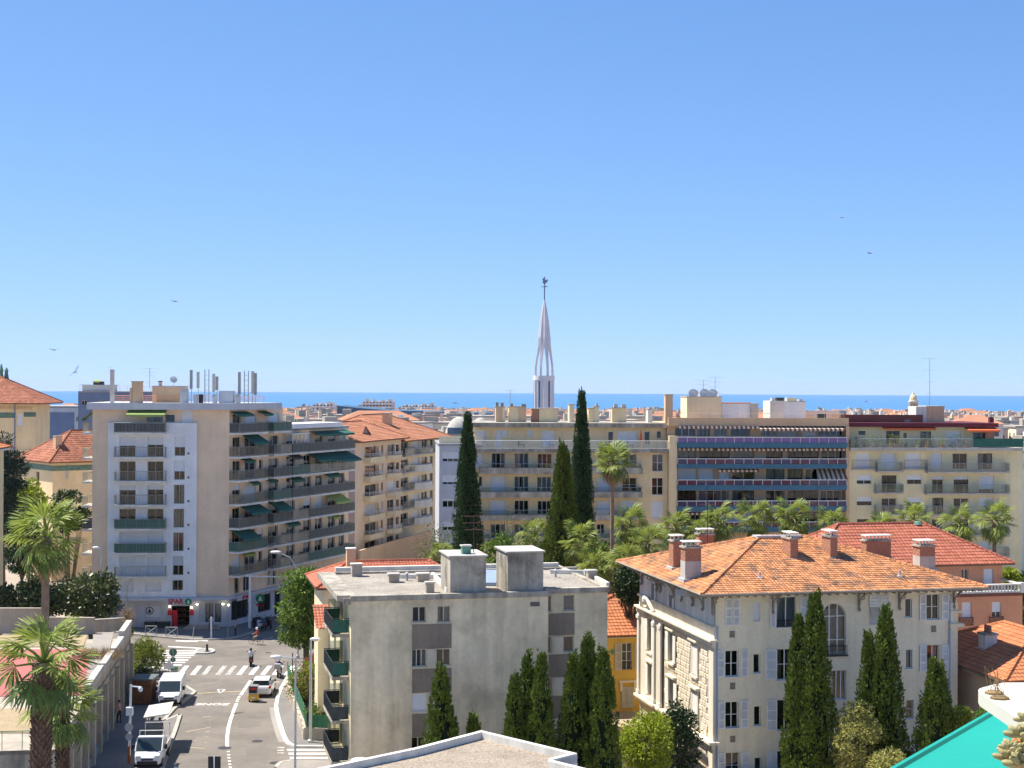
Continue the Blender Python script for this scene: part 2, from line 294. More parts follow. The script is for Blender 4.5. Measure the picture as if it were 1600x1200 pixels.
def window(B, F, r, d, st, n, fm, t, tr=0, sill=0):
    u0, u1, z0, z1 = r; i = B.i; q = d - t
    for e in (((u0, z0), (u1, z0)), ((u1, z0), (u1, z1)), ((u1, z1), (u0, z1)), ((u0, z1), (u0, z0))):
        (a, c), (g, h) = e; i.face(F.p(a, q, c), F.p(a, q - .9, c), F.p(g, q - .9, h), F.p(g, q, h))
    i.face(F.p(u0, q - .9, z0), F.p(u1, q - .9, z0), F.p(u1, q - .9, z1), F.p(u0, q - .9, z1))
    if st[0] == 'r':
        m = 'roller_grey' if 'g' in st else 'roller'; fr = float(st.strip('rg') or 1)
        if fr >= .99: return roller(B, F, (u0, u1, z0, z1), q + .1, 1, m, B.r)
    else: fr = 0
    b = MB(); w = .055
    b.fbox(F, u0, u0 + w, q + .005, q + .06, z0, z1); b.fbox(F, u1 - w, u1, q + .005, q + .06, z0, z1)
    b.fbox(F, u0 + w, u1 - w, q + .005, q + .06, z0, z0 + w); b.fbox(F, u0 + w, u1 - w, q + .005, q + .06, z1 - w, z1)
    for k in range(1, n): c = u0 + (u1 - u0) * k / n; b.fbox(F, c - .035, c + .035, q + .008, q + .063, z0 + w, z1 - w)
    for k in range(tr): c = z0 + (z1 - z0) * (k + 1) / (tr + 1); b.fbox(F, u0 + w, u1 - w, q + .011, q + .058, c - .02, c + .02)
    if sill: b.fbox(F, u0 - .08, u1 + .08, d - t, d + .1, z0 - .08, z0 - .002)
    o = b.build('window', fm, B.r)
    g = MB(); g.face(F.p(u0 + .03, q + .03, z0 + .03), F.p(u1 - .03, q + .03, z0 + .03), F.p(u1 - .03, q + .03, z1 - .03), F.p(u0 + .03, q + .03, z1 - .03)); g.build('pane', 'glass', o)
    if 'c' in st:
        m = 'curtain_warm' if 'w' in st else 'curtain'; L = u1 - u0
        for (a, e) in (((u0 + .04, u0 + L * RU(.2, .48)), (u1 - L * RU(.2, .48), u1 - .04)) if R() < .6 else ((u0 + .04, u1 - .04),)):
            k = max(3, int((e - a) / .16)); c = MB()
            for j in range(k):
                x0, x1 = a + (e - a) * j / k, a + (e - a) * (j + 1) / k; y0, y1 = q - .1 - .05 * (j % 2), q - .1 - .05 * ((j + 1) % 2)
                c.face(F.p(x0, y0, z0 + .05), F.p(x1, y1, z0 + .05), F.p(x1, y1, z1 - .04), F.p(x0, y0, z1 - .04))
            c.build('curtain', m, o)
    if fr: roller(B, F, (u0, u1, z0, z1), q + .1, fr, m, o)
    return o
def rail(b, pts, z, h, sp=.15, bars='v', r=.014, gap=.08):
    for i in range(len(pts) - 1):
        p, q = Vector(pts[i]), Vector(pts[i + 1]); L = (q - p).length; up = Vector((0, 0, 1))
        if L < .05: continue
        b.bar(p + up * (z + h), q + up * (z + h), .028)
        if bars == 'h':
            for k in range(3): b.bar(p + up * (z + h * (.25 + .25 * k)), q + up * (z + h * (.25 + .25 * k)), .018)
            n = max(1, round(L / 1.3))
        elif bars == 'g': n = max(1, round(L / 1.2))
        else: b.bar(p + up * (z + gap), q + up * (z + gap), .02); n = max(1, round(L / sp))
        for k in range(n + 1):
            c = p + (q - p) * (k / n); big = bars != 'v' or k % 8 == 0
            if k == 0 and i > 0: continue
            b.tube([c + up * z, c + up * (z + h)], .022 if big else r, 4, False)
def balcony(B, F, u0, u1, z, dp, d=0, rm='rail_tan', h=1.0, panel=None, sm='trim_white', bars='v', th=.22, parapet=0, lap=.03, sides=(1, 1)):
    b = MB(); b.fbox(F, u0, u1, d + .003, d + dp, z, z + th)
    if parapet:
        b.fbox(F, u0, u1, d + dp, d + dp + .09, z - .06, z + th + parapet)
        if sides[0]: b.fbox(F, u0 - .08, u0, d + .004, d + dp + .09, z - .058, z + th + parapet - .002)
        if sides[1]: b.fbox(F, u1, u1 + .08, d + .004, d + dp + .09, z - .058, z + th + parapet - .002)
    o = b.build('balcony', sm, B.r); e = .05; dd = d + dp - .05
    pts = []
    if sides[0]: pts.append(F.p(u0 + e, d + .03, 0))
    pts += [F.p(u0 + e, dd, 0), F.p(u1 - e, dd, 0)]
    if sides[1]: pts.append(F.p(u1 - e, d + .03, 0))
    r = MB(); z2 = z + th + max(parapet, 0); rail(r, pts, z2, h - parapet, bars=bars); r.build('railing', rm, o)
    if panel:
        g = MB()
        for i in range(len(pts) - 1):
            p, q = pts[i], pts[i + 1]; g.face((p[0], p[1], z2 + .06), (q[0], q[1], z2 + .06), (q[0], q[1], z2 + (h - parapet) * .93), (p[0], p[1], z2 + (h - parapet) * .93))
        g.build('railing_panel', panel, o)
    return o
def awning(B, F, u0, u1, z, pj, drop, m, d=0, val=.22, stripe=None):
    b = MB(); n = max(1, int((u1 - u0) / .28)) if stripe else 1; zf = z - drop
    for i in range(n):
        b.mi = i % 2 if stripe else 0; a, c = u0 + (u1 - u0) * i / n, u0 + (u1 - u0) * (i + 1) / n
        b.face(F.p(a, d, z), F.p(c, d, z), F.p(c, d + pj, zf), F.p(a, d + pj, zf)); b.face(F.p(a, d, z - .03), F.p(a, d + pj, zf - .03), F.p(c, d + pj, zf - .03), F.p(c, d, z - .03))
        b.face(F.p(a, d + pj, zf), F.p(c, d + pj, zf), F.p(c, d + pj + .02, zf - val), F.p((a + c) / 2, d + pj + .02, zf - val - .05), F.p(a, d + pj + .02, zf - val))
    o = b.build('awning', [m, stripe] if stripe else m, B.r)
    a = MB(); a.bar(F.p(u0 + .1, d, z - .08), F.p(u0 + .1, d + pj, zf - .05), .02); a.bar(F.p(u1 - .1, d, z - .08), F.p(u1 - .1, d + pj, zf - .05), .02); a.build('awning_arm', 'rail_white', o); return o
def tiles(mb, E0, E1, T0, T1, g=.36, w=.26, lift=.055, barrel=.03):
    E0, E1, T0, T1 = map(Vector, (E0, E1, T0, T1)); s = (E1 - E0).normalized(); nrm = s.cross((T0 + T1) / 2 - (E0 + E1) / 2).normalized()
    if nrm.z < 0: nrm = -nrm
    up = nrm.cross(s)
    if up.z < 0: up = -up
    H = (T0 - E0).dot(up); nr = max(1, round(H / g)); L = (E1 - E0).length; a, b = (T0 - E0).dot(s), (T1 - E0).dot(s)
    P = lambda ss, t, l: E0 + s * ss + up * (t * H) + nrm * l
    for i in range(nr):
        t0, t1 = i / nr, min(1, (i + 1.15) / nr); lo0, hi0, lo1, hi1 = a * t0, L + (b - L) * t0, a * t1, L + (b - L) * t1
        k0 = int(min(lo0, lo1) / w) - 1; k1 = int(max(hi0, hi1) / w) + 1
        for k in range(k0, k1 + 1):
            x0, x1 = k * w, (k + 1) * w - .012; c0 = max(x0, lo0), min(x1, hi0); c1 = max(x0, lo1), min(x1, hi1)
            if c0[1] - c0[0] < .02 and c1[1] - c1[0] < .02: continue
            if c0[1] < c0[0]: c0 = (min(max(c0[0], lo0), hi0),) * 2
            if c1[1] < c1[0]: c1 = (min(max(c1[0], lo1), hi1),) * 2
            j = RU(-.012, .012); m0, m1 = sum(c0) / 2, sum(c1) / 2; lf = lift + j
            v = [P(c0[0], t0, lf), P(m0, t0, lf + barrel), P(c0[1], t0, lf), P(c1[0], t1, .01), P(m1, t1, .01 + barrel), P(c1[1], t1, .01), P(c0[0], t0, 0), P(c0[1], t0, 0)]
            q = len(mb.v); mb.v.extend(tuple(p) for p in v)
            for f in ((0, 1, 4, 3), (1, 2, 5, 4), (6, 7, 2, 1, 0)): mb.f.append(tuple(q + x for x in f)); mb.m.append(0)
def caps(B, parent, lines, m, r=.13):
    for a, c in lines:
        a, c = Vector(a), Vector(c); n = max(2, int((c - a).length / .42)); b = MB()
        for i in range(n):
            p, q = a + (c - a) * (i / n), a + (c - a) * ((i + .97) / n); b.tube([p, q], [r * 1.15, r * .9], 6)
        b.build('ridge_cap', m, parent, 'stuff')
def hip_roof(B, F, u0, u1, d0, d1, ze, zr, h0, h1, m, g=.36, w=.26, th=.14, back=True, dm=None, soffit='roof_under', name='roof'):
    dm = (d0 + d1) / 2 if dm is None else dm
    a, b, c, e = F.p(u0, d1, ze), F.p(u1, d1, ze), F.p(u1, d0, ze), F.p(u0, d0, ze); r0, r1 = F.p(u0 + h0, dm, zr), F.p(u1 - h1, dm, zr)
    k = MB(); lo = lambda p: (p[0], p[1], p[2] - th)
    for f in ((a, b, r1, r0), (b, c, r1), (c, e, r0, r1), (e, a, r0)): k.face(*f)
    for p, q in ((a, b), (b, c), (c, e), (e, a)): k.face(lo(p), lo(q), q, p)
    k.face(lo(a), lo(e), lo(c), lo(b)); o = k.build(name, soffit, B.r); t = MB()
    tiles(t, a, b, r0, r1, g, w)
    if h0 > .2: tiles(t, e, a, r0, r0, g, w)
    if h1 > .2: tiles(t, b, c, r1, r1, g, w)
    if back: tiles(t, c, e, r1, r0, g, w)
    t.build('roof_tiles', m, o, 'stuff')
    L = [(r0, r1)] if (Vector(r0) - Vector(r1)).length > .3 else []
    up = lambda p: (p[0], p[1], p[2] + .05)
    caps(B, o, [(up(p), up(q)) for p, q in L + [(a, r0), (b, r1), (c, r1), (e, r0)]], m); return o
def boxpart(B, name, m, F, u0, u1, d0, d1, z0, z1, parent=None, cap=None, lip=.06):
    b = MB(); b.fbox(F, u0, u1, d0, d1, z0, z1); o = b.build(name, m, parent or B.r)
    if cap: b = MB(); b.fbox(F, u0 - lip, u1 + lip, d0 - lip, d1 + lip, z1, z1 + .1); b.build('cap', cap, o if not parent or not parent.parent else parent)
    return o
def antenna(B, p, h, m='antenna', arms=3, ang=0):
    b = MB(); p = Vector(p); b.tube([p, p + Vector((0, 0, h))], .03, 5); ux = Vector((cos(ang), sin(ang), 0)); uy = Vector((-sin(ang), cos(ang), 0))
    for k in range(arms):
        z = h * (1 - .18 * k) - .05; L = .9 - .15 * k; c = p + Vector((0, 0, z)); b.bar(c - ux * L, c + ux * L, .018)
        for j in range(7): q = c + ux * L * (-1 + j / 3); b.bar(q - uy * .22, q + uy * .22, .01)
    return b.build('antenna', m, B.r)
def dish(B, p, r, yaw=0):
    b = MB(); p = Vector(p); b.tube([p, p + Vector((0, 0, .8))], .035, 5); c = p + Vector((0, 0, .8 + r * .6)); n = Vector((sin(yaw) * .9, -cos(yaw) * .9, .45)).normalized(); a = n.orthogonal().normalized(); e = n.cross(a); k = len(b.v)
    for i in range(4):
        for j in range(12): th = 2 * pi * j / 12; rr = r * i / 3; b.v.append(tuple(c + (a * cos(th) + e * sin(th)) * rr + n * (.25 * rr * rr / r - .1)))
    for i in range(3):
        for j in range(12): x, y = k + i * 12 + j, k + i * 12 + (j + 1) % 12; b.f.append((x, y, y + 12, x + 12)); b.m.append(0)
    b.bar(c - e * r, c + n * r * .8, .012); return b.build('satellite_dish', 'dish', B.r)
# ---------------------------------------------------------------- foliage kit
def leaf(b, p, L, w, up=None):
    d = up or Vector((random.gauss(0, 1), random.gauss(0, 1), random.gauss(.3, .8))); d = d.normalized(); a = d.cross(Vector((random.gauss(0, 1), random.gauss(0, 1), random.gauss(0, 1)))).normalized()
    p = Vector(p); k = len(b.v); b.v.extend((tuple(p), tuple(p + d * L * .5 + a * w), tuple(p + d * L), tuple(p + d * L * .5 - a * w))); b.f.append((k, k + 1, k + 2, k + 3)); b.m.append(b.mi)
def rnd_dir(up=0.):
    while 1:
        v = Vector((RU(-1, 1), RU(-1, 1), RU(-1, 1)))
        if .05 < v.length < 1: v.normalize(); v.z += up; return v.normalized()
# ---------------------------------------------------------------- terrain, sea, roads
def terrain_z(x, y):
    if y < 240: return -.06
    t = min(1, (y - 240) / 1500); return -.06 - 21.2 * (t * t * (3 - 2 * t)) ** .8
b = MB(); ys = [-400, -60, 20, 90, 150, 200, 240, 270, 310, 360, 430, 520, 640, 780, 940, 1120, 1320, 1540, 1740, 1900]; nx = 24; k = len(b.v)
for y in ys:
    for i in range(nx + 1): x = -1500 + 3000 * i / nx; b.v.append((x, y, terrain_z(x, y)))
for j in range(len(ys) - 1):
    for i in range(nx): a = j * (nx + 1) + i; b.f.append((a, a + 1, a + nx + 2, a + nx + 1)); b.m.append(0)
y = 1900; b.face((-1500, y, terrain_z(0, y)), (1500, y, terrain_z(0, y)), (1500, 1905, -24), (-1500, 1905, -24))
struct('ground', b, 'city_ground')
b = MB(); R0 = 12300.0
poly = [(R0 * sin(a), R0 * cos(a), -22.0) for a in [radians(t) for t in range(-70, 71, 5)]]; b.face((-2600, 1800, -22), (2600, 1800, -22), *[p for p in reversed(poly)]); struct('sea', b, 'sea')
b = MB(); g = lambda x, y: gnd(x, y)[:2]
asph = [g(120, 1230), (-22, 86), (-6, 86), (-8, 104), (-10.5, 128), (-10, 150), (-4, 172), (8, 215), (-2, 222), (-20, 197), (-26, 180), (-33, 168), (-80, 164), (-80, 134), (-34, 130), (-30, 105)]
asph = [(-29.5, 84), (-9, 84), (-9, 112), (-12.6, 124), (-12.6, 150), (10, 212), (-6, 222), (-27.5, 178), (-31.5, 168), (-75, 166.5), (-75, 143), (-33, 140), (-33.5, 131)]
b.prism(asph, -.05, 0); road = struct('road', b, 'asphalt')
def slab(name, pts, z1, m, parent=None): b = MB(); b.prism([(p[0], p[1]) for p in pts], -.04, z1); return struct(name, b, m, parent)
def kerbline(parent, pts, w=.28, z=.14, m='kerb'):
    for i in range(len(pts) - 1):
        p, q = Vector((*pts[i][:2], 0)), Vector((*pts[i + 1][:2], 0)); n = max(1, round((q - p).length / 1.0))
        for k in range(n):
            a, c = p + (q - p) * (k / n), p + (q - p) * ((k + .985) / n); e = (c - a).normalized(); F = Fr(a[:2], math.degrees(math.atan2(e.y, e.x))); o = MB(); o.fbox(F, 0, (c - a).length, -w / 2, w / 2, -.03, z); o.build('kerb_stone', m, parent)
S5 = Zm(180, 980, 4.706); S3 = Zm(300, 980, 9.231); SA = Zm(180, 1000, 6)
def gp(zm, pts): return [gnd(*zm(x, y))[:2] for x, y in pts]
far = gp(Z2_ := Zm(200, 900, 6.667), [(-120, 590), (60, 612), (250, 632), (520, 657), (700, 666), (860, 668), (1000, 662), (1100, 650), (1200, 625), (1300, 592)])
pv = slab('pavement', far + [(-27.2, 178.5), (-4, 232), (-14, 240), (-45, 172), (-75, 172)], .12, 'asphalt_walk'); kerbline(pv, far)
lc = gp(S5, [(270, 306), (330, 312), (400, 330), (450, 350), (478, 372), (470, 410)]) ; lc2 = gp(S5, [(470, 410), (420, 470), (400, 560), (395, 640), (478, 645), (462, 700), (430, 790), (395, 880), (372, 960), (350, 1040)])
lc2 = [lc[-1], (-26.9, 131), (-27.2, 124), (-27.0, 119.5), gnd(*S5(478, 650))[:2], gnd(*S5(440, 770))[:2], gnd(*S5(398, 880))[:2], gnd(*S5(372, 960))[:2], gnd(*S5(345, 1050))[:2], (-27.2, 84)]
pl = slab('pavement', lc + lc2[1:] + [(-34, 84), (-34, 140.5), (-33, 141)], .12, 'asphalt_walk'); kerbline(pl, lc + lc2[1:-1])
rc = gp(S5, [(1290, 330), (1262, 385), (1225, 450), (1195, 520), (1183, 590), (1195, 660), (1218, 740), (1242, 810), (1262, 850), (1290, 872), (1330, 884)]); rin = [(-13.4, 112.2), (-13.7, 121), (-13.8, 128), (-12.9, 140)]
pr = slab('pavement', [(-12.4, 150)] + rc + [(-9.5, gnd(*S5(1400, 884)).y), (-9.5, 150)], .12, 'asphalt_walk'); kerbline(pr, [(-13.8, 152)] + rc + [(-9.5, gnd(*S5(1400, 884)).y)], .3, .145, 'trim_white')
rc2 = gp(S5, [(1185, 1040), (1200, 1015), (1235, 998), (1300, 990)]); pr2 = slab('pavement', rc2 + [(-9.6, rc2[-1][1]), (-9.6, 85), (-14.5, 85)], .12, 'pavement'); kerbline(pr2, rc2)
def stripe(pts, m='paint_road', name='road_marking', z=.006):
    b = MB(); b.prism([p[:2] for p in pts], .001, z); return b.build(name, m, road)
for i, x in enumerate((455, 550, 632, 735, 808, 890, 978, 1065, 1150, 1238)):
    stripe(gp(S5, [(x, 350), (x + 37, 350), (x + 90, 284), (x + 55, 284)]), 'paint_worn' if 1 < i < 5 else 'paint_road', 'crossing_stripe')
for y, a, c in ((172, 372, 610), (190, 350, 598), (206, 330, 578), (222, 312, 555), (240, 300, 535), (258, 290, 512), (277, 285, 488), (297, 270, 455)): stripe(gp(S5, [(a, y + 5), (c, y + 5), (c + 5, y - 3), (a + 6, y - 3)]), 'paint_road', 'crossing_stripe')
for y, a in ((902, 1268), (930, 1278), (961, 1288), (1003, 1310)): stripe(gp(S5, [(a, y + 7), (1640, y + 7), (1640, y - 6), (a - 6, y - 6)]), 'paint_road', 'crossing_stripe')
for y in (885, 905, 925): stripe(gp(S5, [(1192, y + 4), (1243, y + 4), (1243, y - 4), (1192, y - 4)]), 'paint_worn', 'crossing_stripe')
for a, c in (((940, 85), (990, 68)), ((1000, 82), (1060, 62)), ((1080, 92), (1160, 72)), ((1150, 95), (1230, 80)), ((1185, 65), (1235, 50))): stripe(gp(S5, [(a[0], a[1] + 5), (c[0], c[1] + 4), (c[0], c[1] - 2), (a[0], a[1] - 1)]), 'paint_worn', 'crossing_stripe')
for a, c in (((390, 142), (635, 155)), ((445, 100), (610, 104)), ((465, 84), (680, 100))): stripe(gp(S5, [(a[0], a[1] + 4), (c[0], c[1] + 4), (c[0], c[1] - 3), (a[0], a[1] - 3)]))
def line(pts, w=.16, m='paint_road'):
    pts = [Vector((*p[:2], 0)) for p in pts]
    for i in range(len(pts) - 1):
        e = (pts[i + 1] - pts[i]).normalized(); n = Vector((-e.y, e.x, 0)) * w / 2; stripe([pts[i] - n, pts[i] + n, pts[i + 1] + n, pts[i + 1] - n], m)
line(gp(S5, [(995, 392), (922, 500)]), .28); line(gp(S5, [(892, 560), (872, 610), (848, 680), (832, 740), (824, 800), (822, 850), (825, 892)]), .26)
for y, x in ((514, 910), (530, 902), (545, 896), (914, 831), (938, 834), (960, 836), (985, 839), (1008, 842), (1030, 846)): stripe(gp(S5, [(x - 11, y + 4), (x + 11, y + 4), (x + 12, y - 4), (x - 9, y - 4)]))
line(gp(S5, [(515, 495), (740, 478), (970, 470)]), .22, 'paint_yellow'); line(gp(S5, [(1170, 402), (1208, 404)]), .14)
for (a, c) in (((520, 770), (700, 735)), ((520, 835), (600, 830)), ((530, 882), (655, 892)), ((640, 662), (705, 656)), ((670, 770), (695, 766)), ((660, 808), (685, 806)), ((655, 850), (675, 848))): line(gp(S5, [a, c]), .13, 'paint_yellow')
for y in (1008, 1028): stripe(gp(S5, [(432, y + 4), (453, y + 4), (454, y - 4), (434, y - 4)]))
tri = gp(S5, [(755, 457), (808, 457), (770, 486)]); line(tri + [tri[0]], .14)
line(gp(S5, [(1155, 590), (1165, 660), (1185, 730), (1205, 800), (1225, 845)]), .45, 'pavement')
isl = gp(S5, [(585, 185), (620, 168), (690, 166), (720, 174), (724, 184), (705, 194), (660, 198), (600, 197)]); io = slab('traffic_island', isl, .13, 'pavement'); kerbline(io, isl + [isl[0]], .22, .16, 'trim_white')
for x, y, w in ((1045, 838, .42), (805, 888, .5), (1175, 998, .4), (1125, 188, .3)):
    c = gnd(*S5(x, y)); b = MB(); b.prism([(c.x + w * cos(t * pi / 6), c.y + w * sin(t * pi / 6)) for t in range(12)], .001, .008); b.build('manhole_cover', 'iron', road)
for q in (((560, 380), (760, 372), (745, 400), (540, 408)), ((640, 590), (800, 584), (790, 640), (620, 650)), ((900, 700), (1060, 690), (1075, 730), (905, 742)), ((740, 150), (980, 138), (990, 152), (745, 166)), ((960, 860), (1120, 850), (1130, 960), (965, 975)), ((480, 720), (600, 712), (585, 840), (455, 850))):
    b = MB(); b.prism([p[:2] for p in gp(S5, q)], .0005, .0025); b.build('asphalt_patch', 'asphalt_patch', road)
for q in (((520, 420), (640, 520), (690, 640), (720, 900)), ((1080, 520), (1120, 640), (1130, 760), (1175, 900)), ((700, 215), (820, 205), (950, 230))): line(gp(S5, q), .05, 'asphalt_walk')
# yards behind the street
slab('garden_ground', [(-9.4, 84), (60, 84), (60, 186), (-2, 186), (-9.4, 150)], .02, 'soil'); slab('garden_ground', [(-75, 150), (-34.2, 142), (-34.2, 100), (-75, 100)], .02, 'soil')  # unseen yard ground, lightened to bounce warm sun up the facades
# ground under the camera's building
# ---------------------------------------------------------------- corner tower with the shop
ZA, ZB = Zm(110, 570, 4.444), Zm(110, 780, 4.444)
FA = Fr(at(143.7, 800, 165)[:2], 4); uR = FA.hit(357.5, 800)[0]
FW = Fr(FA.p(uR, 0, 0)[:2], 68.2)
Fg, LV = [20.9 - 2.57 * k for k in range(7)], 2.57
T = Bld('corner_apartment_tower', 'tall beige tower with white balcony panel above the corner grocery shop', FA.p(uR / 2, -5, 0))
zc = FA.hit(250, 937)[1]; ztop = FA.hit(250, 640)[1]; zrf = FA.hit(250, 629.5)[1]
pu0, pu1 = FA.hit(169.6, 800)[0], FA.hit(308, 800)[0]; pz1 = FA.hit(240, 660.5)[1]
foot = [FA.p(0, 0, 0), FA.p(uR, 0, 0), FW.p(11.4, 0, 0), FW.p(11.4, -12, 0), FA.p(0, -13, 0)]
f1 = T.fac(FA, 0, uR, zc + .3, ztop, 'stucco_beige')
fp = T.fac(FA, pu0, pu1, zc + .3, pz1, 'stucco_white', d=.55, t=.3)
pm = T.mb('stucco_white')
for a in (pu0, pu1): pm.face(FA.p(a, 0, zc + .3), FA.p(a, .55, zc + .3), FA.p(a, .55, pz1), FA.p(a, 0, pz1))
pm.face(FA.p(pu0, 0, pz1), FA.p(pu1, 0, pz1), FA.p(pu1, .55, pz1), FA.p(pu0, .55, pz1)); pm.face(FA.p(pu0, 0, zc + .3), FA.p(pu1, 0, zc + .3), FA.p(pu1, .55, zc + .3), FA.p(pu0, .55, zc + .3))
slab = [679, 717.4, 755, 792.3, 829.5, 867.3, 904.2]; wtop = [683, 721, 758.6, 795.2, 832, 869.6]
stF = [('r.45', 'r.4'), ('d', 'd'), ('r.25', 'r.22'), ('d', 'dw'), ('r', 'r'), ('r', 'r')]
for i, y in enumerate(wtop):
    yb = slab[i + 1] - 4
    for j, (a, b) in enumerate(((340, 452), (535, 645))): fp.win((110 + a / 4.444, y, 110 + b / 4.444, yb), stF[i][j], 2, 'tan_frame')
for j, (a, b) in enumerate(((325, 438), (520, 632))): fp.win((110 + a / 4.444, 908.3, 110 + b / 4.444, 924), 'r')
for i, (y0, y1) in enumerate(((682.5, 712.2), (720, 749.5), (757.4, 787), (795, 824.2), (832, 861), (869, 898.6), (906.5, 922.5))):
    x = 272.6 - i * .55; fp.win((x, y0, x + 16.5, y1), ['r.55', 'r.56', 'c', 'c', 'c', 'rg.5', 'cw'][i], 2, 'tan_frame')
for y in (708.5, 746, 783, 820, 857.5, 895): b = MB(); u, z = FA.hit(294.5, y, .55); b.fbox(FA, u - .1, u + .1, .55, .6, z - .1, z + .1); b.build('wall_vent', 'dark_frame', T.r)
pans = ['canvas_dark', None, None, None, 'canvas_green', 'canvas_green', None]
for i, y in enumerate(slab):
    u0 = FA.hit(177.5, y, 1.6)[0]; u1 = FA.hit(258.2, y, 1.6)[0]; z = FA.hit(218, y, 1.7)[1]
    balcony(T, FA, u0, u1, z, 1.1, .55, 'rail_tan', 1.05, pans[i])
# top floor under the roof slab
f1.win(ZA(530, 345, 640, 400), 'c', 3, 'tan_frame'); f1.win(ZA(770, 315, 848, 402), 'r'); f1.win(ZA(655, 345, 725, 400), 'd', 1)
awning(T, FA, *FA.rect(*ZA(395, 310, 662, 345), .8)[:2], ztop - .05, 1.6, .45, 'canvas_lime')
f1.h.append((pu0 + .05, pu1 - .05, zc + .36, pz1 - .05)); f1.end(); fp.end()
fw = T.fac(FW, 0, 11.4, zc + .3, ztop, 'stucco_beige'); ztopW = ztop
wst = ['c', 'd', 'r.3', 'cw', 'r', 'd', 'c']
for k in range(7):
    z = Fg[k]; zt = z + 2.25
    for j, (a, b) in enumerate(((.7, 2.3), (3.2, 5.5), (8.2, 10.4))): fw.uw((a, b, z + .22, zt), wst[(k * 3 + j * 2) % 7] if k or j != 1 else 'r', 2, 'white_frame' if j else 'tan_frame')
    if k: fw.uw((6.2, 7.0, z + .9, z + 2.2), random.choice(['d', 'r.5']), 1)
    balcony(T, FW, .0, 6.0, z, 1.3, 0, 'rail_tan', 1.05, ['canvas_dark', 'frosted', 'frosted', 'frosted', 'canvas_dark', 'canvas_green', 'frosted'][k])
    balcony(T, FW, 7.3, 11.3, z, 1.3, 0, 'rail_tan', 1.05, ['canvas_green', 'frosted', 'canvas_dark', 'canvas_green', 'canvas_dark', 'frosted', 'frosted'][k])
for (a, b, k, pj, dr, m) in ((2.6, 5.9, 1, 1.5, .85, 'canvas_green'), (2.2, 4.2, 2, .8, .3, 'canvas_green'), (3.8, 5.6, 3, .6, .25, 'canvas_green'), (2, 6, 4, 1.7, .8, 'canvas_green'), (.3, 4, 5, 1.7, .95, 'canvas_green'), (2.4, 4.6, 6, .6, .3, 'canvas_lime'), (8, 11.2, 4, 1.6, .9, 'canvas_green'), (7.6, 9.6, 3, .5, .2, 'canvas_green'), (.0, 3.5, 0, 1, .3, 'canvas_green'), (5.6, 7.6, 0, 1, .3, 'canvas_green')):
    awning(T, FW, a, b, Fg[k] + 2.5, pj, dr, m)
fw.uw((1.2, 2.2, zc + .45, zc + 2.2), 'cw', 1, 'tan_frame'); fw.uw((3.0, 4.6, zc + .45, zc + 2.2), 'd', 2); fw.uw((8, 10, zc + .45, zc + 2.2), 'c', 2)
fw.end()
T.foot(foot, 0, ztop, 'stucco_beige', skip=(0, 1))
b = MB(); rp = [FA.p(-.45, .9, 0), FA.p(uR + .3, .9, 0), FW.p(8.6, 1.5, 0), FW.p(8.6, -11.5, 0), FA.p(-.45, -13.3, 0)]; b.prism(rp, ztop, zrf); T_roof = b.build('roof', 'grey_blue', T.r)
b = MB(); b.prism([FW.p(8.7, .3, 0), FW.p(11.45, .3, 0), FW.p(11.45, -11.5, 0), FW.p(8.7, -11.5, 0)], ztop - 2.3, ztop - 2.1); b.build('roof', 'membrane', T.r)
# left side balconies seen edge on
FAl = Fr(FA.p(0, 0, 0)[:2], -86)
for k in range(7): balcony(T, FAl, -3.2, -.25, Fg[k] - (.15 if k else 0), 1.1, 0, 'rail_tan', 1.0, 'canvas_dark' if k in (4,) else None)
awning(T, FAl, -3.3, -.3, ztop - .1, 1.2, .9, 'canvas_green')
# ground floor shop
sh = T.fac(FA, 0, uR, 0, zc, 'grey_blue', d=-.3); Z2 = Zm(200, 900, 6.667)
sh.win(Z2(185, 315, 340, 430), 'r', 2, 'dark_frame')
u0, u1, z0, z1 = FA.rect(*Z2(455, 312, 640, 520), -.3); sh.h.append((u0, u1, .05, z1)); i = T.i; DU = (u0, u1)
i.fbox(FA, u0, u1, -4.2, -4, 0, z1); i.fbox(FA, u0 - .1, u0, -4, -.52, 0, z1); i.fbox(FA, u1, u1 + .1, -4, -.52, 0, z1); i.fbox(FA, u0, u1, -4, -.52, z1, z1 + .1)
sh.win(Z2(805, 285, 890, 480), 'c', 2, 'dark_frame'); sh.win(Z2(905, 285, 970, 480), 'c', 1, 'dark_frame'); sh.win(Z2(745, 285, 800, 480), 'rg', 1)
sh.end()
b = MB(); b.prism([FA.p(0, .95, 0), FA.p(uR - 3.4, .95, 0), FA.p(uR + .2, .35, 0), FW.p(1.5, .5, 0), FW.p(27, .5, 0), FW.p(27, -.5, 0), FW.p(0, -.5, 0), FA.p(0, -.5, 0)], zc, zc + .3); b.build('canopy', 'grey_blue', T.r)
sw = T.fac(FW, 0, 11.4, 0, zc, 'grey_blue', d=-.05)
sw.uw((.7, 4.2, .7, zc - .3), 'd', 3, 'dark_frame'); sw.uw((6.2, 9, .8, zc - .4), 'd', 2, 'dark_frame'); sw.uw((9.8, 11.2, .1, zc - .2), 'd', 1, 'dark_frame'); sw.end()
for (x, y) in ((435, 318), (662, 327), (720, 295), (990, 292), (1035, 285)):
    u, z = FA.hit(*Z2(x, y), .1) if x < 1030 else (uR + .05, zc - .6); b = MB(); b.ball(FA.p(u, .12, z), .13, .13, .1); b.build('wall_lamp', 'lamp_on', T.r)
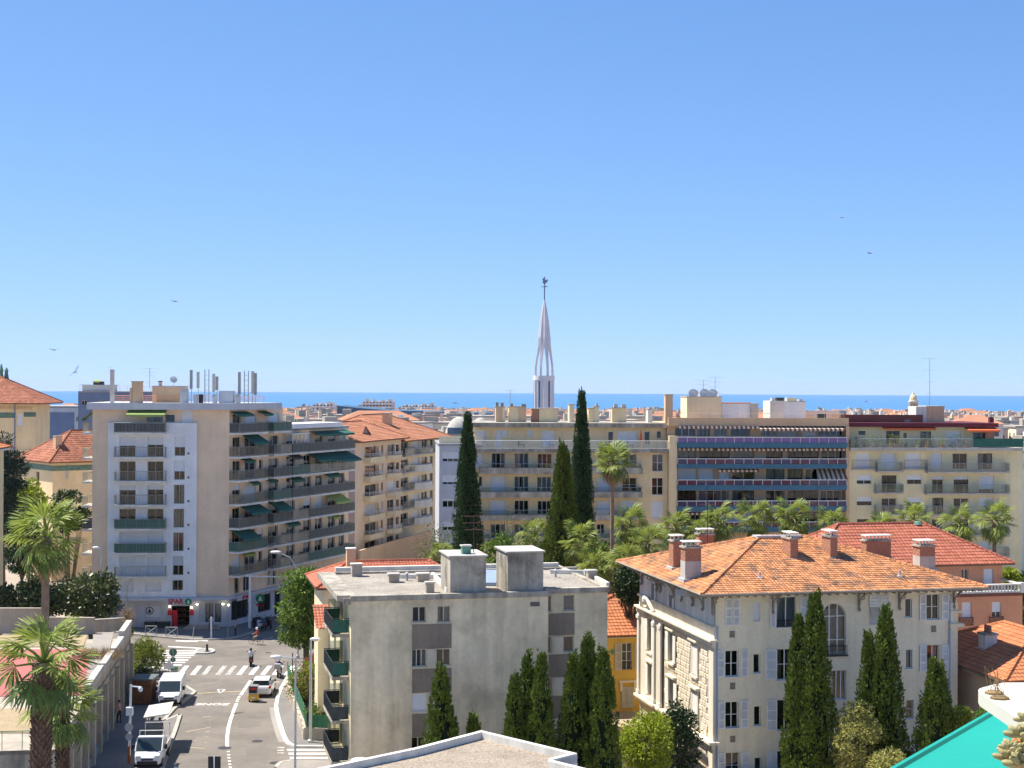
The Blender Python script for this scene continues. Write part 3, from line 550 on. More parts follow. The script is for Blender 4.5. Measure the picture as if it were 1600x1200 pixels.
def text(body, size, m, parent, F=None, p=None, ext=.02, rot=None, name='lettering'):
    c = bpy.data.curves.new(name, 'FONT'); c.body = body; c.size = size; c.extrude = ext; c.align_x = 'CENTER'; c.resolution_u = 3; c.offset = size * .025
    t = bpy.data.objects.new('tmp', c); me = bpy.data.meshes.new_from_object(t); bpy.data.objects.remove(t); me.materials.append(M[m])
    o = bpy.data.objects.new(name, me); COL.objects.link(o)
    if parent: o.parent = parent; o.location = Vector(p) - off(parent)
    else: o.location = p
    o.rotation_euler = rot if rot else (pi / 2, 0, math.atan2(F.u.y, F.u.x)); return o
sg = T.part('sign_board', 'grey_blue', lambda b: b.fbox(FA, u0 - .4, u1 + .45, .955, 1.0, zc - .4, zc + .28))
text('SPAR', .72, 'sign_red', sg, FA, FA.p((u0 + u1) / 2 - .35, 1.02, zc - .3))
def fir(b, F, u, d, z, s):
    for k in range(3): w = s * (.5 - .1 * k); b.face(F.p(u - w, d, z + s * .28 * k), F.p(u + w, d, z + s * .28 * k), F.p(u, d, z + s * (.28 * k + .45)))
def roundel(B, parent, F, u, d, z, r):
    b = MB(); b.mi = 0; n = 16; b.face(*[F.p(u + r * cos(2 * pi * k / n), d, z + r * sin(2 * pi * k / n)) for k in range(n)])
    b.mi = 1; fir(b, F, u, d + .006, z - r * .5, r * 1.1); return b.build('emblem', ['sign_green', 'sign_white'], parent)
roundel(T, sg, FA, u1 + .05, 1.02, zc - .1, .36)
sg2 = T.part('sign_board', 'grey_blue', lambda b: b.fbox(FW, .9, 4.4, .505, .54, zc - .3, zc + .28)); text('SPAR', .6, 'sign_red', sg2, FW, FW.p(2.6, .56, zc - .22))
pj = T.part('projecting_sign', 'pole_grey', lambda b: b.fbox(FW, 5.4, 5.46, .02, .5, zc - 1.2, zc - 1.1)); roundel(T, pj, FA, *[(Vector(FW.p(5.43, .7, 0)) - FA.o).dot(FA.u), (Vector(FW.p(5.43, .7, 0)) - FA.o).dot(FA.n)], zc - .55, .5)
T.part('sign_strip', 'sign_red', lambda b: b.fbox(FW, 5.3, 5.5, .25, 1.1, zc - 1.35, zc - 1.22))
for x in (430, 660): u, z = FA.hit(*Z2(x, 383), .05); T.part('wall_sign', 'sign_red', lambda b: (b.fbox(FA, u - .2, u + .2, -.29, -.2, z - .3, z + .2), b.fbox(FA, u - .1, u + .1, -.28, -.21, z + .2, z + .32)))
u, z = FA.hit(*Z2(225, 362), -.35)
b = MB(); n = 20
for k in range(n):
    a0, a1 = 2 * pi * k / n, 2 * pi * (k + 1) / n; b.face(*[FA.p(u + r * cos(a), -.37, z + r * sin(a)) for r, a in ((.42, a0), (.42, a1), (.34, a1), (.34, a0))])
fir(b, FA, u, -.37, z - .22, .45); b.build('emblem', 'black_plastic', T.r)
T.part('entrance_step', 'concrete', lambda b: (b.fbox(FA, uR - 4.6, uR - .8, -.28, 1.2, 0, .2), b.fbox(FA, uR - 4.3, uR - 1.1, -.27, .8, .2, .38)))
T.part('vending_machine', 'sign_red', lambda b: (b.fbox(FA, u0 + .05, u0 + .6, -.9, -.35, .02, 1.9), b.fbox(FA, u0 + .1, u0 + .55, -.36, -.33, .3, 1.7)))
for k in range(3): T.part('shop_shelf', 'wood_brown', lambda b: (b.fbox(FA, DU[0] + .1, DU[1] - .1, -2.6, -2.2, .3 + k * .6, .4 + k * .6), [b.fbox(FA, DU[0] + .15 + j * .3, DU[0] + .35 + j * .3, -2.5, -2.25, .4 + k * .6, .7 + k * .6) for j in range(int((DU[1] - DU[0] - .4) / .3))]))
# rooftop
def rp_(x, y, Y): return at(x, y, Y)
Fr0 = Fr((0, 172), 4)
def roofbox(B, x0, y0, x1, y1, Y, dp, m, name='roof_housing', cap=None, zb=None):
    F = Fr((0, Y), 4); a, b_, c, e = F.rect(x0, y0, x1, y1); return boxpart(B, name, m, F, a, b_, -dp, 0, zb if zb is not None else c, e, None, cap)
zr = zrf
roofbox(T, *ZA(425, 120, 492, 262), 168, 1.2, 'stucco_tan', 'chimney', 'concrete', zr); roofbox(T, *ZA(412, 160, 432, 262), 168, 1.2, 'stucco_tan', 'chimney', None, zr)
roofbox(T, *ZA(568, 152, 782, 262), 170, 4, 'stucco_tan', 'stair_housing', 'lead', zr); roofbox(T, *ZA(612, 118, 632, 150), 171, .5, 'stucco_tan', 'chimney', 'iron', zr)
roofbox(T, *ZA(275, 32, 300, 262), 168.5, .5, 'panel_white', 'antenna_panel', None, zr)
dish(T, (*at(*ZA(717, 140), 171.5)[:2], zr + 1.5), .42, .5)
antenna(T, (*at(*ZA(550, 160), 171)[:2], zr + 1.6), 2.2, arms=3)
roofbox(T, *ZA(1030, 180, 1128, 262), 169, 2.2, 'grey_blue', 'air_unit', None, zr); roofbox(T, *ZA(760, 165, 812, 255), 168.5, 1, 'lead', 'air_unit', None, zr)
def mast(B, x, y0, Y, panels, zb):
    F = Fr((at(x, y0, Y).x, Y), 4); h = at(x, y0, Y).z; b = MB(); b.tube([F.p(-.22, 0, zb), F.p(-.22, 0, h)], .05, 5); b.tube([F.p(.22, 0, zb), F.p(.22, 0, h)], .05, 5)
    z = zb + .3
    while z < h - .1: b.bar(F.p(-.22, 0, z), F.p(.22, 0, z), .03); z += .55
    o = b.build('antenna_mast', 'antenna', B.r)
    for (u, za, zt, m) in panels: q = MB(); q.fbox(F, u - .15, u + .15, -.1, .12, za, zt); q.tube([F.p(u, -.18, zb), F.p(u, -.18, zt)], .035, 5); q.build('antenna_panel', m, o)
mast(T, *ZA(948, 32), 169, [(-.95, zr + 1.6, zr + 3.4, 'panel_white'), (.75, zr + 1.2, zr + 3.2, 'panel_white'), (-1.7, zr + 1.5, zr + 3.6, 'antenna'), (1.1, zr + 1.4, zr + 2.9, 'rail_tan')], zr)
mast(T, *ZA(1222, 42), 169, [(-.75, zr + .9, zr + 3.4, 'antenna'), (.7, zr + 1, zr + 3.5, 'panel_white'), (1.0, zr + .9, zr + 3.3, 'antenna')], zr)
for x in (868, 905, 1000, 1160): roofbox(T, *ZA(x - 14, 205, x + 14, 262), 168.3, .6, random.choice(['lead', 'silver', 'black_plastic']), 'equipment_box', None, zr)
b = MB(); rail(b, [FA.p(FA.hit(169, 620)[0], -1.5, 0), FA.p(FA.hit(410, 620)[0], -1.8, 0)], zr, .75, bars='h'); b.build('roof_railing', 'stucco_pink', T.r)
T.done()
# ---------------------------------------------------------------- lower balcony block along the side street
B2 = Bld('balcony_apartment_block', 'low beige block with long grey balconies and green awnings beside the tower', FW.p(19, -5, 0))
ft = B2.fac(FW, 11.45, 27.5, 0, Fg[1] + 2.7, 'stucco_beige')
st2 = ['d', 'c', 'r.4', 'cw', 'd', 'r', 'c', 'd', 'c']
for k in range(1, 7):
    z = Fg[k]
    for j, (a, c) in enumerate(((12.2, 14.2), (16.2, 18.0), (19.0, 20.8), (22.2, 24.0), (25, 26.4))): ft.uw((a, c, z + .22, z + 2.3), st2[(k * 2 + j * 3) % 9], 2)
    balcony(B2, FW, 11.5, 15.3, z, 1.3, 0, 'rail_tan', 1.05, ['', 'canvas_dark', 'canvas_green', 'canvas_dark', 'frosted', 'frosted', 'frosted'][k])
    balcony(B2, FW, 15.4, 26.9, z, 1.3, 0, 'rail_tan', 1.05, ['', 'canvas_dark', 'frosted', 'canvas_dark', 'canvas_dark', 'canvas_dark', 'canvas_green'][k])
for (a, c, k, pj_, dr, m) in ((17.5, 26.6, 1, 1.3, .35, 'canvas_green'), (16.8, 21.5, 2, 1.8, .8, 'canvas_green'), (21.5, 27, 2, 2.1, 1.0, 'canvas_green'), (21, 24.5, 3, .7, .35, 'canvas_green'), (21.3, 25, 4, 1.7, .9, 'canvas_lime'), (22.5, 24.5, 5, .6, .3, 'canvas_lime'), (12.5, 15, 2, .7, .35, 'canvas_dark'), (12.4, 15.2, 3, .8, .4, 'canvas_green'), (11.8, 14.6, 5, .6, .35, 'canvas_green')): awning(B2, FW, a, c, Fg[k] + 2.5, pj_, dr, m)
ft.uw((17, 19.5, .2, 2.6), 'd', 2, 'dark_frame'); ft.uw((22, 24, .2, 2.6), 'd', 2, 'dark_frame'); ft.end()
B2.foot([FW.p(11.45, 0, 0), FW.p(27.5, 0, 0), FW.p(27.5, -11, 0), FW.p(11.45, -11, 0)], 0, Fg[1] + 2.7, 'stucco_beige', skip=(0,), roof='membrane', rz=Fg[1] + 2.95)
boxpart(B2, 'fascia', 'stucco_white', FW, 11.6, 24, -3, 1.0, Fg[1] + 2.96, Fg[1] + 3.5)
v = B2.part('veranda', 'white_frame', lambda b: [b.fbox(FW, 11.6 + i * .9, 11.68 + i * .9, 1.1, 1.18, Fg[1] + .2, Fg[1] + 2.3) for i in range(5)] + [b.fbox(FW, 11.5, 15.4, .0, 1.3, Fg[1] + 2.3, Fg[1] + 2.42)])
B2.part('pane', 'rail_glass', lambda b: b.face(FW.p(11.6, 1.14, Fg[1] + .3), FW.p(15.3, 1.14, Fg[1] + .3), FW.p(15.3, 1.14, Fg[1] + 2.3), FW.p(11.6, 1.14, Fg[1] + 2.3)), v)
B2.done()
# ---------------------------------------------------------------- orange roofed block on the curve
Z6 = Zm(410, 620, 4.287)
FC = Fr(at(561, 750, 205)[:2], 75)
Cb = Bld('orange_roof_block', 'beige apartment block with orange tile roofs and rounded white balconies', FC.p(15, -5, 0))
ce = FC.hit(556, 690)[1]; ul = FC.hit(554.6, 760)[0]
ub = [FC.hit(x, 780)[0] for x in (554.6, 568, 592, 601, 626, 629, 648, 675, 684, 700)]
fc = Cb.fac(FC, ul, ub[4], 0, ce, 'stucco_beige'); fc2 = Cb.fac(FC, ub[4], ub[9], 0, ce - .6, 'stucco_cream', d=-.6)
rows = [435, 560, 690, 820, 945, 1070]; rz = [FC.hit(580, 620 + y / 4.287)[1] for y in rows]; dz = (rz[0] - rz[-1]) / 5
for k, z in enumerate(rz):
    balcony(Cb, FC, ub[1] + .1, ub[2] - .1, z, .9, 0, 'rail_white', 1.0, None, 'stucco_cream', 'h', .2, .5, sides=(1, 1))
    fc.uw((ub[1] + .5, ub[2] - 1.0, z + .22, z + 2.1), ['d', 'c', 'd', 'rg', 'cw', 'd'][k], 2); fc.uw((ub[2] - .8, ub[2] - .2, z + .3, z + 2.0), 'd', 1)
    fc.uw((ub[2] + .9, ub[2] + 1.7, z + .9, z + 2.1), 'rg' if k % 2 else 'd', 1, 'tan_frame')
    bz = z; L = ub[4] - ub[3]; b = MB(); arc = [FC.p(ub[3] + L * .05 + L * .9 * i / 10, .25 + .9 * sin(pi * i / 10), 0) for i in range(11)]
    poly = [FC.p(ub[3] + L * .05, .0, 0)] + arc + [FC.p(ub[3] + L * .95, .0, 0)]; b.prism(poly, bz, bz + .6); o = b.build('balcony', 'stucco_cream', Cb.r); r = MB(); rail(r, arc, bz + .6, .5, bars='h'); r.build('railing', 'rail_white', o)
    fc.uw((ub[3] + L * .15, ub[3] + L * .6, z + .3, z + 2.1), ['c', 'd', 'r', 'd', 'cw', 'c'][k], 2); fc.uw((ub[3] + L * .68, ub[3] + L * .9, z + .9, z + 2.0), 'd', 1)
    if k < 5:
        zz = z + .15; balcony(Cb, FC, ub[5], ub[6] - .1, zz, .7, -.6, 'rail_grey', 1.0, 'frosted', 'concrete_light', 'g'); fc2.uw((ub[5] + .8, ub[6] - 1.4, zz + .22, zz + 2.0), 'd', 2, 'white_frame')
        L = ub[7] - ub[6]; b = MB(); arc = [FC.p(ub[6] + L * i / 10, -.3 + 1.2 * sin(pi * i / 10) ** .6, 0) for i in range(11)]
        if k: b.prism([FC.p(ub[6], -.59, 0)] + arc + [FC.p(ub[7], -.59, 0)], zz, zz + 1.0); b.build('balcony', 'trim_white', Cb.r)
        fc2.uw((ub[6] + 1, ub[6] + L * .45, zz + .22, zz + 2.0), 'r', 2); fc2.uw((ub[6] + L * .6, ub[7] - .6, zz + .22, zz + 2.0), 'c', 2); fc2.uw((ub[7] + .6, ub[8] - .6, zz + .22, zz + 2.0), 'd', 2)
balcony(Cb, FC, ub[5] - .6, ub[9], rz[0] + .1, 1.2, -.6, 'rail_grey', 1.0, 'frosted', 'concrete_light', 'g')
b = MB(); [b.tube([FC.p(ub[3] + .3 + i * .35, 1.2, 0), FC.p(ub[3] + .3 + i * .35, 1.2, rz[1])], .03, 4) for i in range(4)]; b.build('trellis', 'rail_white', Cb.r)
fc.end(); fc2.end()
Cb.foot([FC.p(ul, 0, 0), FC.p(ub[4], 0, 0), FC.p(ub[4], -9, 0), FC.p(ul, -9, 0)], 0, ce, 'stucco_mauve', skip=(0,))
Cb.foot([FC.p(ub[4], -.6, 0), FC.p(ub[9], -.6, 0), FC.p(ub[9], -16, 0), FC.p(ub[4], -16, 0)], 0, ce - .6, 'stucco_cream', skip=(0,))
hip_roof(Cb, FC, ul - .8, ub[4] + .4, -12, 1.2, ce, ce + 2.3, 0, 2, 'tile_c', .5, .4)
b = MB(); b.face(FC.p(ul + .3, -11.2, ce), FC.p(ul + .3, .4, ce), FC.p(ul + .3, -5.4, ce + 2.05)); b.build('gable', 'stucco_mauve', Cb.r)
hip_roof(Cb, FC, ub[4] + .3, ub[9] + .6, -17, .5, ce - .55, ce + 3.0, 5, 7, 'tile_c', .5, .4)
ud = FC.hit(566, 675)[0]
b = MB(); p = [FC.p(ul + 5.2, -1.2, ce + .35), FC.p(ul + 9, -1.2, ce + .35), FC.p(ul + 7.1, -1.2, ce + 1.75), FC.p(ul + 7.1, -4.5, ce + 1.8)]
b.face(p[0], p[1], p[2]); dm_ = b.build('dormer', 'concrete', Cb.r)
b = MB(); dn = lambda a, z=.09: (a[0], a[1], a[2] + z); b.face(FC.p(ul + 4.9, -1.0, ce + .3), p[2], p[3]); b.face(FC.p(ul + 9.3, -1.0, ce + .3), p[3], p[2]); b.tube([FC.p(ul + 4.9, -1, ce + .35), dn(p[2])], .1, 4); b.tube([FC.p(ul + 9.3, -1, ce + .35), dn(p[2])], .1, 4); b.build('dormer_roof', 'tile_old', dm_)
q = at(606, 672, 214); boxpart(Cb, 'chimney', 'stucco_tan', FC, FC.hit(603, 672, -5)[0], FC.hit(609, 672, -5)[0], -5.6, -4.6, ce + .5, ce + 3.3, None, 'lead')
boxpart(Cb, 'garden_wall', 'stucco_tan', FC, -6, ub[5] + 6, 2.2, 2.5, 0, 5)
Cb.done()
# ---------------------------------------------------------------- the row of apartment blocks facing the garden of palms
FD = Fr(at(742, 750, 188)[:2], 5); Z7 = Zm(640, 600, 4); D2 = Zm(680, 610, 7.2727); N1 = Zm(900, 600, 4.2853)
ue, ur = FD.hit(1043, 700)[0], FD.hit(1325, 700)[0]; uend = FD.hit(1598, 700)[0]; ug = FD.hit(686, 750)[0]
D = Bld('cream_balcony_block', 'cream apartment block with long white balconies behind the tall cypresses', FD.p(ue / 2, -6, 0))
zr0, zr1 = FD.hit(900, 668)[1], FD.hit(900, 661)[1]; zt = FD.hit(900, 701)[1]
dg = D.fac(FD, ug, 0, 0, FD.hit(700, 696)[1], 'grey_blue', d=.4); zg = FD.hit(700, 696)[1]
for (r, s) in (((205, 425, 305, 485), 'r.7'), ((205, 570, 305, 628), 'r.75'), ((205, 715, 305, 770), 'r.3'), ((205, 860, 305, 915), 'r.6')): dg.win(Z7(*r), s, 3)
dg.end(); m_ = D.mb('grey_blue'); m_.face(FD.p(0, 0, 0), FD.p(0, .4, 0), FD.p(0, .4, zg), FD.p(0, 0, zg)); m_.face(FD.p(ug, .4, 0), FD.p(ug, -12, 0), FD.p(ug, -12, zg), FD.p(ug, .4, zg))
D.part('roof', 'membrane', lambda b: b.fbox(FD, ug - .1, 1, -12, .55, zg, zg + .25)); D.part('parapet', 'stucco_cream', lambda b: b.fbox(FD, ug, 1, -.8, -.6, zg + .25, zg + 1.1))
ft = D.fac(FD, 0, ue, zt, zr0, 'stucco_warm', d=-1.2)
for (zm, r, s, n) in ((D2, (455, 450, 575, 640), 'r', 1), (D2, (692, 450, 755, 640), 'r', 1), (D2, (757, 450, 828, 530), 'r', 1), (D2, (1055, 450, 1105, 528), 'r', 1), (D2, (1215, 455, 1355, 640), 'r', 1), (N1, (215, 318, 250, 400), 'd', 1), (N1, (280, 315, 410, 400), 'r', 1), (N1, (458, 318, 495, 405), 'd', 1), (N1, (540, 315, 572, 365), 'd', 1)): ft.win(zm(*r), s, n)
ft.end(); fm = D.fac(FD, 0, ue, 0, zt - .01, 'stucco_warm')
for (zm, r, s, n) in ((Z7, (415, 432, 455, 520), 'r', 1), (Z7, (512, 432, 597, 527), 'c', 3), (Z7, (655, 432, 743, 527), 'c', 3), (Z7, (800, 436, 888, 527), 'd', 3), (Z7, (432, 577, 455, 640), 'd', 1), (Z7, (505, 577, 597, 672), 'r', 1), (Z7, (655, 577, 743, 672), 'c', 3), (Z7, (797, 580, 885, 672), 'c', 3), (Z7, (505, 725, 597, 815), 'r', 1), (Z7, (655, 728, 743, 815), 'd', 3), (Z7, (800, 730, 885, 815), 'd', 3), (Z7, (505, 875, 597, 960), 'c', 3), (Z7, (655, 875, 743, 960), 'c', 3),
    (N1, (305, 470, 405, 560), 'c', 2), (N1, (145, 470, 225, 560), 'd', 2), (N1, (310, 628, 405, 720), 'd', 2), (N1, (145, 628, 225, 720), 'r', 1), (N1, (143, 783, 225, 878), 'r', 1), (N1, (300, 782, 405, 878), 'r', 1), (N1, (510, 470, 583, 585), 'c', 2), (N1, (508, 628, 583, 742), 'd', 2), (N1, (505, 785, 583, 900), 'r', 1), (N1, (140, 938, 190, 1010), 'd', 2), (N1, (300, 938, 400, 1010), 'c', 2), (N1, (505, 940, 583, 1040), 'd', 2)): fm.win(zm(*r), s, n, tr=1 if n == 2 else 0)
fm.end()
for k, (y0, y1) in enumerate(((731, 740), (769, 777), (805, 812.5), (841, 849))):
    za, zb = FD.hit(810, y1, 1.3)[1], FD.hit(810, y0, 1.3)[1]
    for (x0, x1) in ((750, 908), (920, 1003)): balcony(D, FD, FD.hit(x0, y0, 1.3)[0], FD.hit(x1, y0, 1.3)[0], za, 1.3, 0, 'rail_grey', 1.0, 'rail_glass', 'concrete_dirty', 'g', .2, zb - za - .2)
balcony(D, FD, 0, ue - .05, zt - .45, .9, .0, 'rail_white', 1.0, None, 'concrete_dirty', 'v', .45)
D.part('terrace', 'concrete', lambda b: b.fbox(FD, 0, ue, -1.3, 0, zt - .3, zt))
D.part('roof', 'concrete_dirty', lambda b: b.fbox(FD, -.4, ue - .02, -12, -.2, zr0, zr1))
D.foot([FD.p(0, -1.2, 0), FD.p(ue, -1.2, 0), FD.p(ue, -12, 0), FD.p(0, -12, 0)], 0, zr0, 'stucco_warm', skip=(0,))
def rbox(B, F, zm, r, dp, d, m, name='chimney', cap=None, z0=None, lip=.06):
    a, c, e, g = F.rect(*zm(*r), d); return boxpart(B, name, m, F, a, c, d - dp, d, z0 if z0 is not None else e, g, None, cap, lip)
for r, m in (((690, 190, 765, 345), 'stucco_tan'), ((765, 190, 795, 350), 'stucco_cream'), ((840, 190, 945, 350), 'stucco_warm'), ((946, 190, 1035, 350), 'stucco_tan'), ((1180, 212, 1395, 345), 'stucco_warm'), ((1100, 212, 1175, 345), 'brick'), ((1525, 165, 1580, 350), 'stucco_cream')): rbox(D, FD, D2, r, 1.5, -4, m, 'chimney', 'concrete', zr1)
for r in ((690, 135, 718, 188), (745, 140, 778, 188), (860, 150, 885, 188), (980, 155, 1030, 188)): rbox(D, FD, D2, r, .5, -4.4, 'concrete_dirty', 'chimney_pot', None, zr1 + 1.5)
for r, m in (((215, 280, 275, 430), 'stucco_warm'), ((278, 262, 335, 430), 'stucco_cream'), ((482, 275, 645, 430), 'stucco_warm'), ((890, 292, 940, 430), 'trim_white')): rbox(D, FD, Zm(890, 600, 7.2727), r, 1.2, -4, m, 'chimney', 'concrete', zr1)
for r in ((300, 222, 325, 262), (505, 225, 545, 272), (592, 228, 640, 272), (900, 262, 935, 292)): rbox(D, FD, Zm(890, 600, 7.2727), r, .6, -4.3, 'lead', 'chimney_pot', None, zr1 + 1.0)
antenna(D, (*at(797, 655, 193)[:2], zr1), 4.0, arms=4)
u, z = FD.hit(1003, 686, .4); D.part('folded_parasol', 'canvas_orange', lambda b: b.lathe(FD.p(u, -.4, zt), [(.03, 0), (.03, .9), (.16, 1.0), (.14, 1.6), (.03, 2.3)], 8))
for x, w in ((946, .5), (985, .35), (815, .4), (862, .3)):
    u, z = FD.hit(x, 694, -.5); D.part('terrace_furniture', 'iron' if w > .35 else 'wood_grey', lambda b: (b.fbox(FD, u - w, u + w, -.9, -.3, zt + .4, zt + .5), [b.fbox(FD, u + s * (w - .08) - .03, u + s * (w - .08) + .03, -.8, -.74, zt, zt + .4) for s in (-1, 1)], b.fbox(FD, u - w, u - w + .06, -.88, -.34, zt + .5, zt + 1)))
D.done()
# ---- blue banded block
ZE = Zm(1030, 600, 4.616); E = Bld('blue_banded_block', 'apartment block with blue balcony bands and purple glass panels', FD.p((ue + ur) / 2, -6, 0))
ez0, ez1 = FD.hit(1180, 665.5, .3)[1], FD.hit(1180, 653, .3)[1]; ub0, ub1 = FD.hit(1059, 720, 1.2)[0], FD.hit(1323.5, 720, 1.2)[0]
fe = E.fac(FD, ue + .02, ur, 0, ez0, 'stucco_tan', d=-.5, t=.3)
holes = [((315, 378), ((115, 265, 'd3'), (275, 365, 'c3'), (395, 490, 'c2'), (515, 655, 'd2'), (735, 845, 'c3'), (850, 1000, 'rg'), (1030, 1140, 'r'), (1150, 1325, 'd4'))),
    ((463, 540), ((135, 270, 'c2'), (285, 510, 'd4'), (525, 685, 'c3'), (770, 890, 'd2'), (925, 1150, 'd4'), (1170, 1325, 'd3'))),
    ((612, 690), ((135, 270, 'r'), (285, 395, 'r'), (435, 510, 'r'), (525, 690, 'd2'), (770, 905, 'c2'), (925, 1035, 'd2'), (1055, 1145, 'd2'), (1160, 1330, 'd2'))),
    ((768, 842), ((135, 265, 'd3'), (285, 505, 'c4'), (525, 685, 'c3'), (768, 905, 'd2'), (925, 1145, 'd4'), (1165, 1305, 'd3'))),
    ((920, 1000), ((135, 390, 'd4'), (430, 690, 'r'), (770, 905, 'd2'), (925, 1145, 'd4'), (1165, 1305, 'd3')))]
for (y0, y1), hs in holes:
    for a, c, s in hs:
        r_ = ZE(a, y0, c, y1); n = int(s[-1]) if s[-1].isdigit() else 1; fe.win(r_, s.rstrip('234'), n, random.choice(['white_frame', 'dark_frame', 'tan_frame']))
fe.end()
lev = [(682, 683.7, 691.7, 699.7), (716, 717.2, 725, 732.3), (749, 750.2, 758, 766), (781.7, 783, 790.8, 798.8), (814.5, 816, 823.6, 831.4)]
for k, (yr, yp, yb, ys) in enumerate(lev):
    zR, zP, zB, zS = [FD.hit(1190, y, 1.2)[1] for y in (yr - .8, yp, yb, ys)]
    b = MB(); b.fbox(FD, ub0, ub1, -.49, 1.2, zS, zB); o = b.build('balcony', 'blue_slab', E.r)
    b = MB(); b.fbox(FD, ub0, ub1, 1.08, 1.22, zP - .02, zP + .07); n = 18
    for i in range(n + 1): c = ub0 + (ub1 - ub0) * i / n; b.fbox(FD, c - .028, c + .028, 1.1, 1.17, zB, zP)
    b.fbox(FD, ub0, ub0 + .12, -.4, 1.07, zP, zP + .07); b.build('railing', 'rail_white', o)
    for i in range(n):
        a, c = ub0 + (ub1 - ub0) * i / n + .05, ub0 + (ub1 - ub0) * (i + 1) / n - .05; g = MB(); g.fbox(FD, a, c, 1.12, 1.14, zB + .02, zP - .02)
        g.build('glass_panel', 'purple_glass' if k == 0 else ('dark_panel' if R() < .6 else 'maroon_glass'), o)
zs = [FD.hit(1190, y)[1] for y in (665, 699, 732, 766, 799)]
for (k, x0, x1, pj_, dr) in ((0, 140, 715, .5, .1), (0, 720, 1335, 1.5, .35), (1, 140, 400, .4, .1), (1, 420, 1050, .5, .12), (1, 1060, 1340, .4, .1), (2, 430, 720, .45, .12), (2, 1145, 1350, 1.5, 1.2), (4, 200, 600, .4, .1)):
    awning(E, FD, *FD.rect(*ZE(x0, 300, x1, 330), .5)[:2], zs[k] - .02, pj_, dr, 'canvas_cream', d=-.45 if pj_ > 1 else .2, val=.25, stripe='canvas_maroon')
E.part('pier', 'stucco_warm', lambda b: b.fbox(FD, ue + .03, ub0 - .05, -.49, 1.0, 0, FD.hit(1050, 681, 1)[1])); E.part('pier', 'stucco_tan', lambda b: b.fbox(FD, ub1 + .05, ur - .02, -.49, .6, 0, ez0))
E.part('roof', 'stucco_tan', lambda b: (b.fbox(FD, ue + .02, ur - .02, .0, .35, ez0, ez1), b.fbox(FD, ue + .02, ur - .02, -12, 0, ez0, ez0 + .3)))
E.foot([FD.p(ue + .02, -.5, 0), FD.p(ur, -.5, 0), FD.p(ur, -12, 0), FD.p(ue + .02, -12, 0)], 0, ez0, 'stucco_tan', skip=(0,))
z3 = ez0 + .3
rbox(E, FD, ZE, (45, 80, 98, 245), 1, -.5, 'stucco_tan', 'chimney', 'concrete', z3); rbox(E, FD, ZE, (200, 95, 450, 250), 4, -2, 'stucco_cream', 'stair_housing', 'concrete', z3); rbox(E, FD, ZE, (452, 140, 660, 250), 4, -2.5, 'stucco_white', 'roof_housing', 'tile_orange', z3); rbox(E, FD, ZE, (662, 145, 715, 250), 4, -2.2, 'concrete_light', 'roof_housing', 'lead', z3)
rbox(E, FD, ZE, (800, 122, 900, 250), 3.5, -2, 'trim_white', 'roof_housing', None, z3); rbox(E, FD, ZE, (900, 130, 1058, 250), 3.5, -2.3, 'stucco_white', 'roof_housing', 'concrete_light', z3)
for r, m in (((812, 98, 835, 122), 'lead'), ((848, 98, 900, 120), 'iron'), ((920, 98, 990, 130), 'stucco_cream'), ((1010, 108, 1035, 130), 'lead')): rbox(E, FD, ZE, r, .8, -3, m, 'chimney_pot', None, z3 + 2.2)
rbox(E, FD, ZE, (1065, 190, 1350, 248), 3, -5, 'rail_glass', 'roof_screen', None, z3); rbox(E, FD, ZE, (1145, 212, 1203, 248), .5, -2, 'canvas_dark', 'roof_equipment', None, z3)
for x, r_ in ((250, .75), (327, .75), (385, .75)): u, z = FD.hit(*ZE(x, 62), -3); dish(E, FD.p(u, -3 + .3 * (x % 2), z3 + 2.3), r_, .25)
antenna(E, FD.p(FD.hit(*ZE(318, 50), -4)[0], -4, z3 + 2.4), 3.0); antenna(E, FD.p(FD.hit(*ZE(403, 40), -4)[0], -4, z3 + 2.4), 3.4)
b = MB(); rail(b, [FD.p(ue + 1.5, -.2, 0), FD.p(ur - .5, -.2, 0)], z3 + .5, .75, bars='g'); b.build('roof_railing', 'rail_grey', E.r)
E.done()
# ---- maroon roofed block
ZF = Zm(1310, 600, 4.2857); Fb = Bld('maroon_roof_block', 'pale apartment block with maroon roof edge and planted terrace at the right', FD.p((ur + uend) / 2, -6, 0))
zq0, zq1 = FD.hit(1450, 667.3)[1], FD.hit(1450, 661)[1]; zt2 = FD.hit(1450, 699)[1]; uT = FD.hit(1558, 680)[0]
fa = Fb.fac(FD, ur + .02, uT, zt2, zq0, 'stucco_pale', d=-1.2)
for r, s, n in (((135, 315, 180, 340), 'd', 1), ((320, 315, 410, 400), 'd', 3), ((435, 328, 457, 360), 'cw', 1), ((548, 318, 620, 425), 'c', 2), ((722, 315, 820, 425), 'r', 1), ((900, 325, 985, 372), 'c', 2)): fa.win(ZF(*r), s, n, 'dark_frame')
fa.end(); fb = Fb.fac(FD, ur + .02, uend, 0, zt2 - .01, 'stucco_pale')
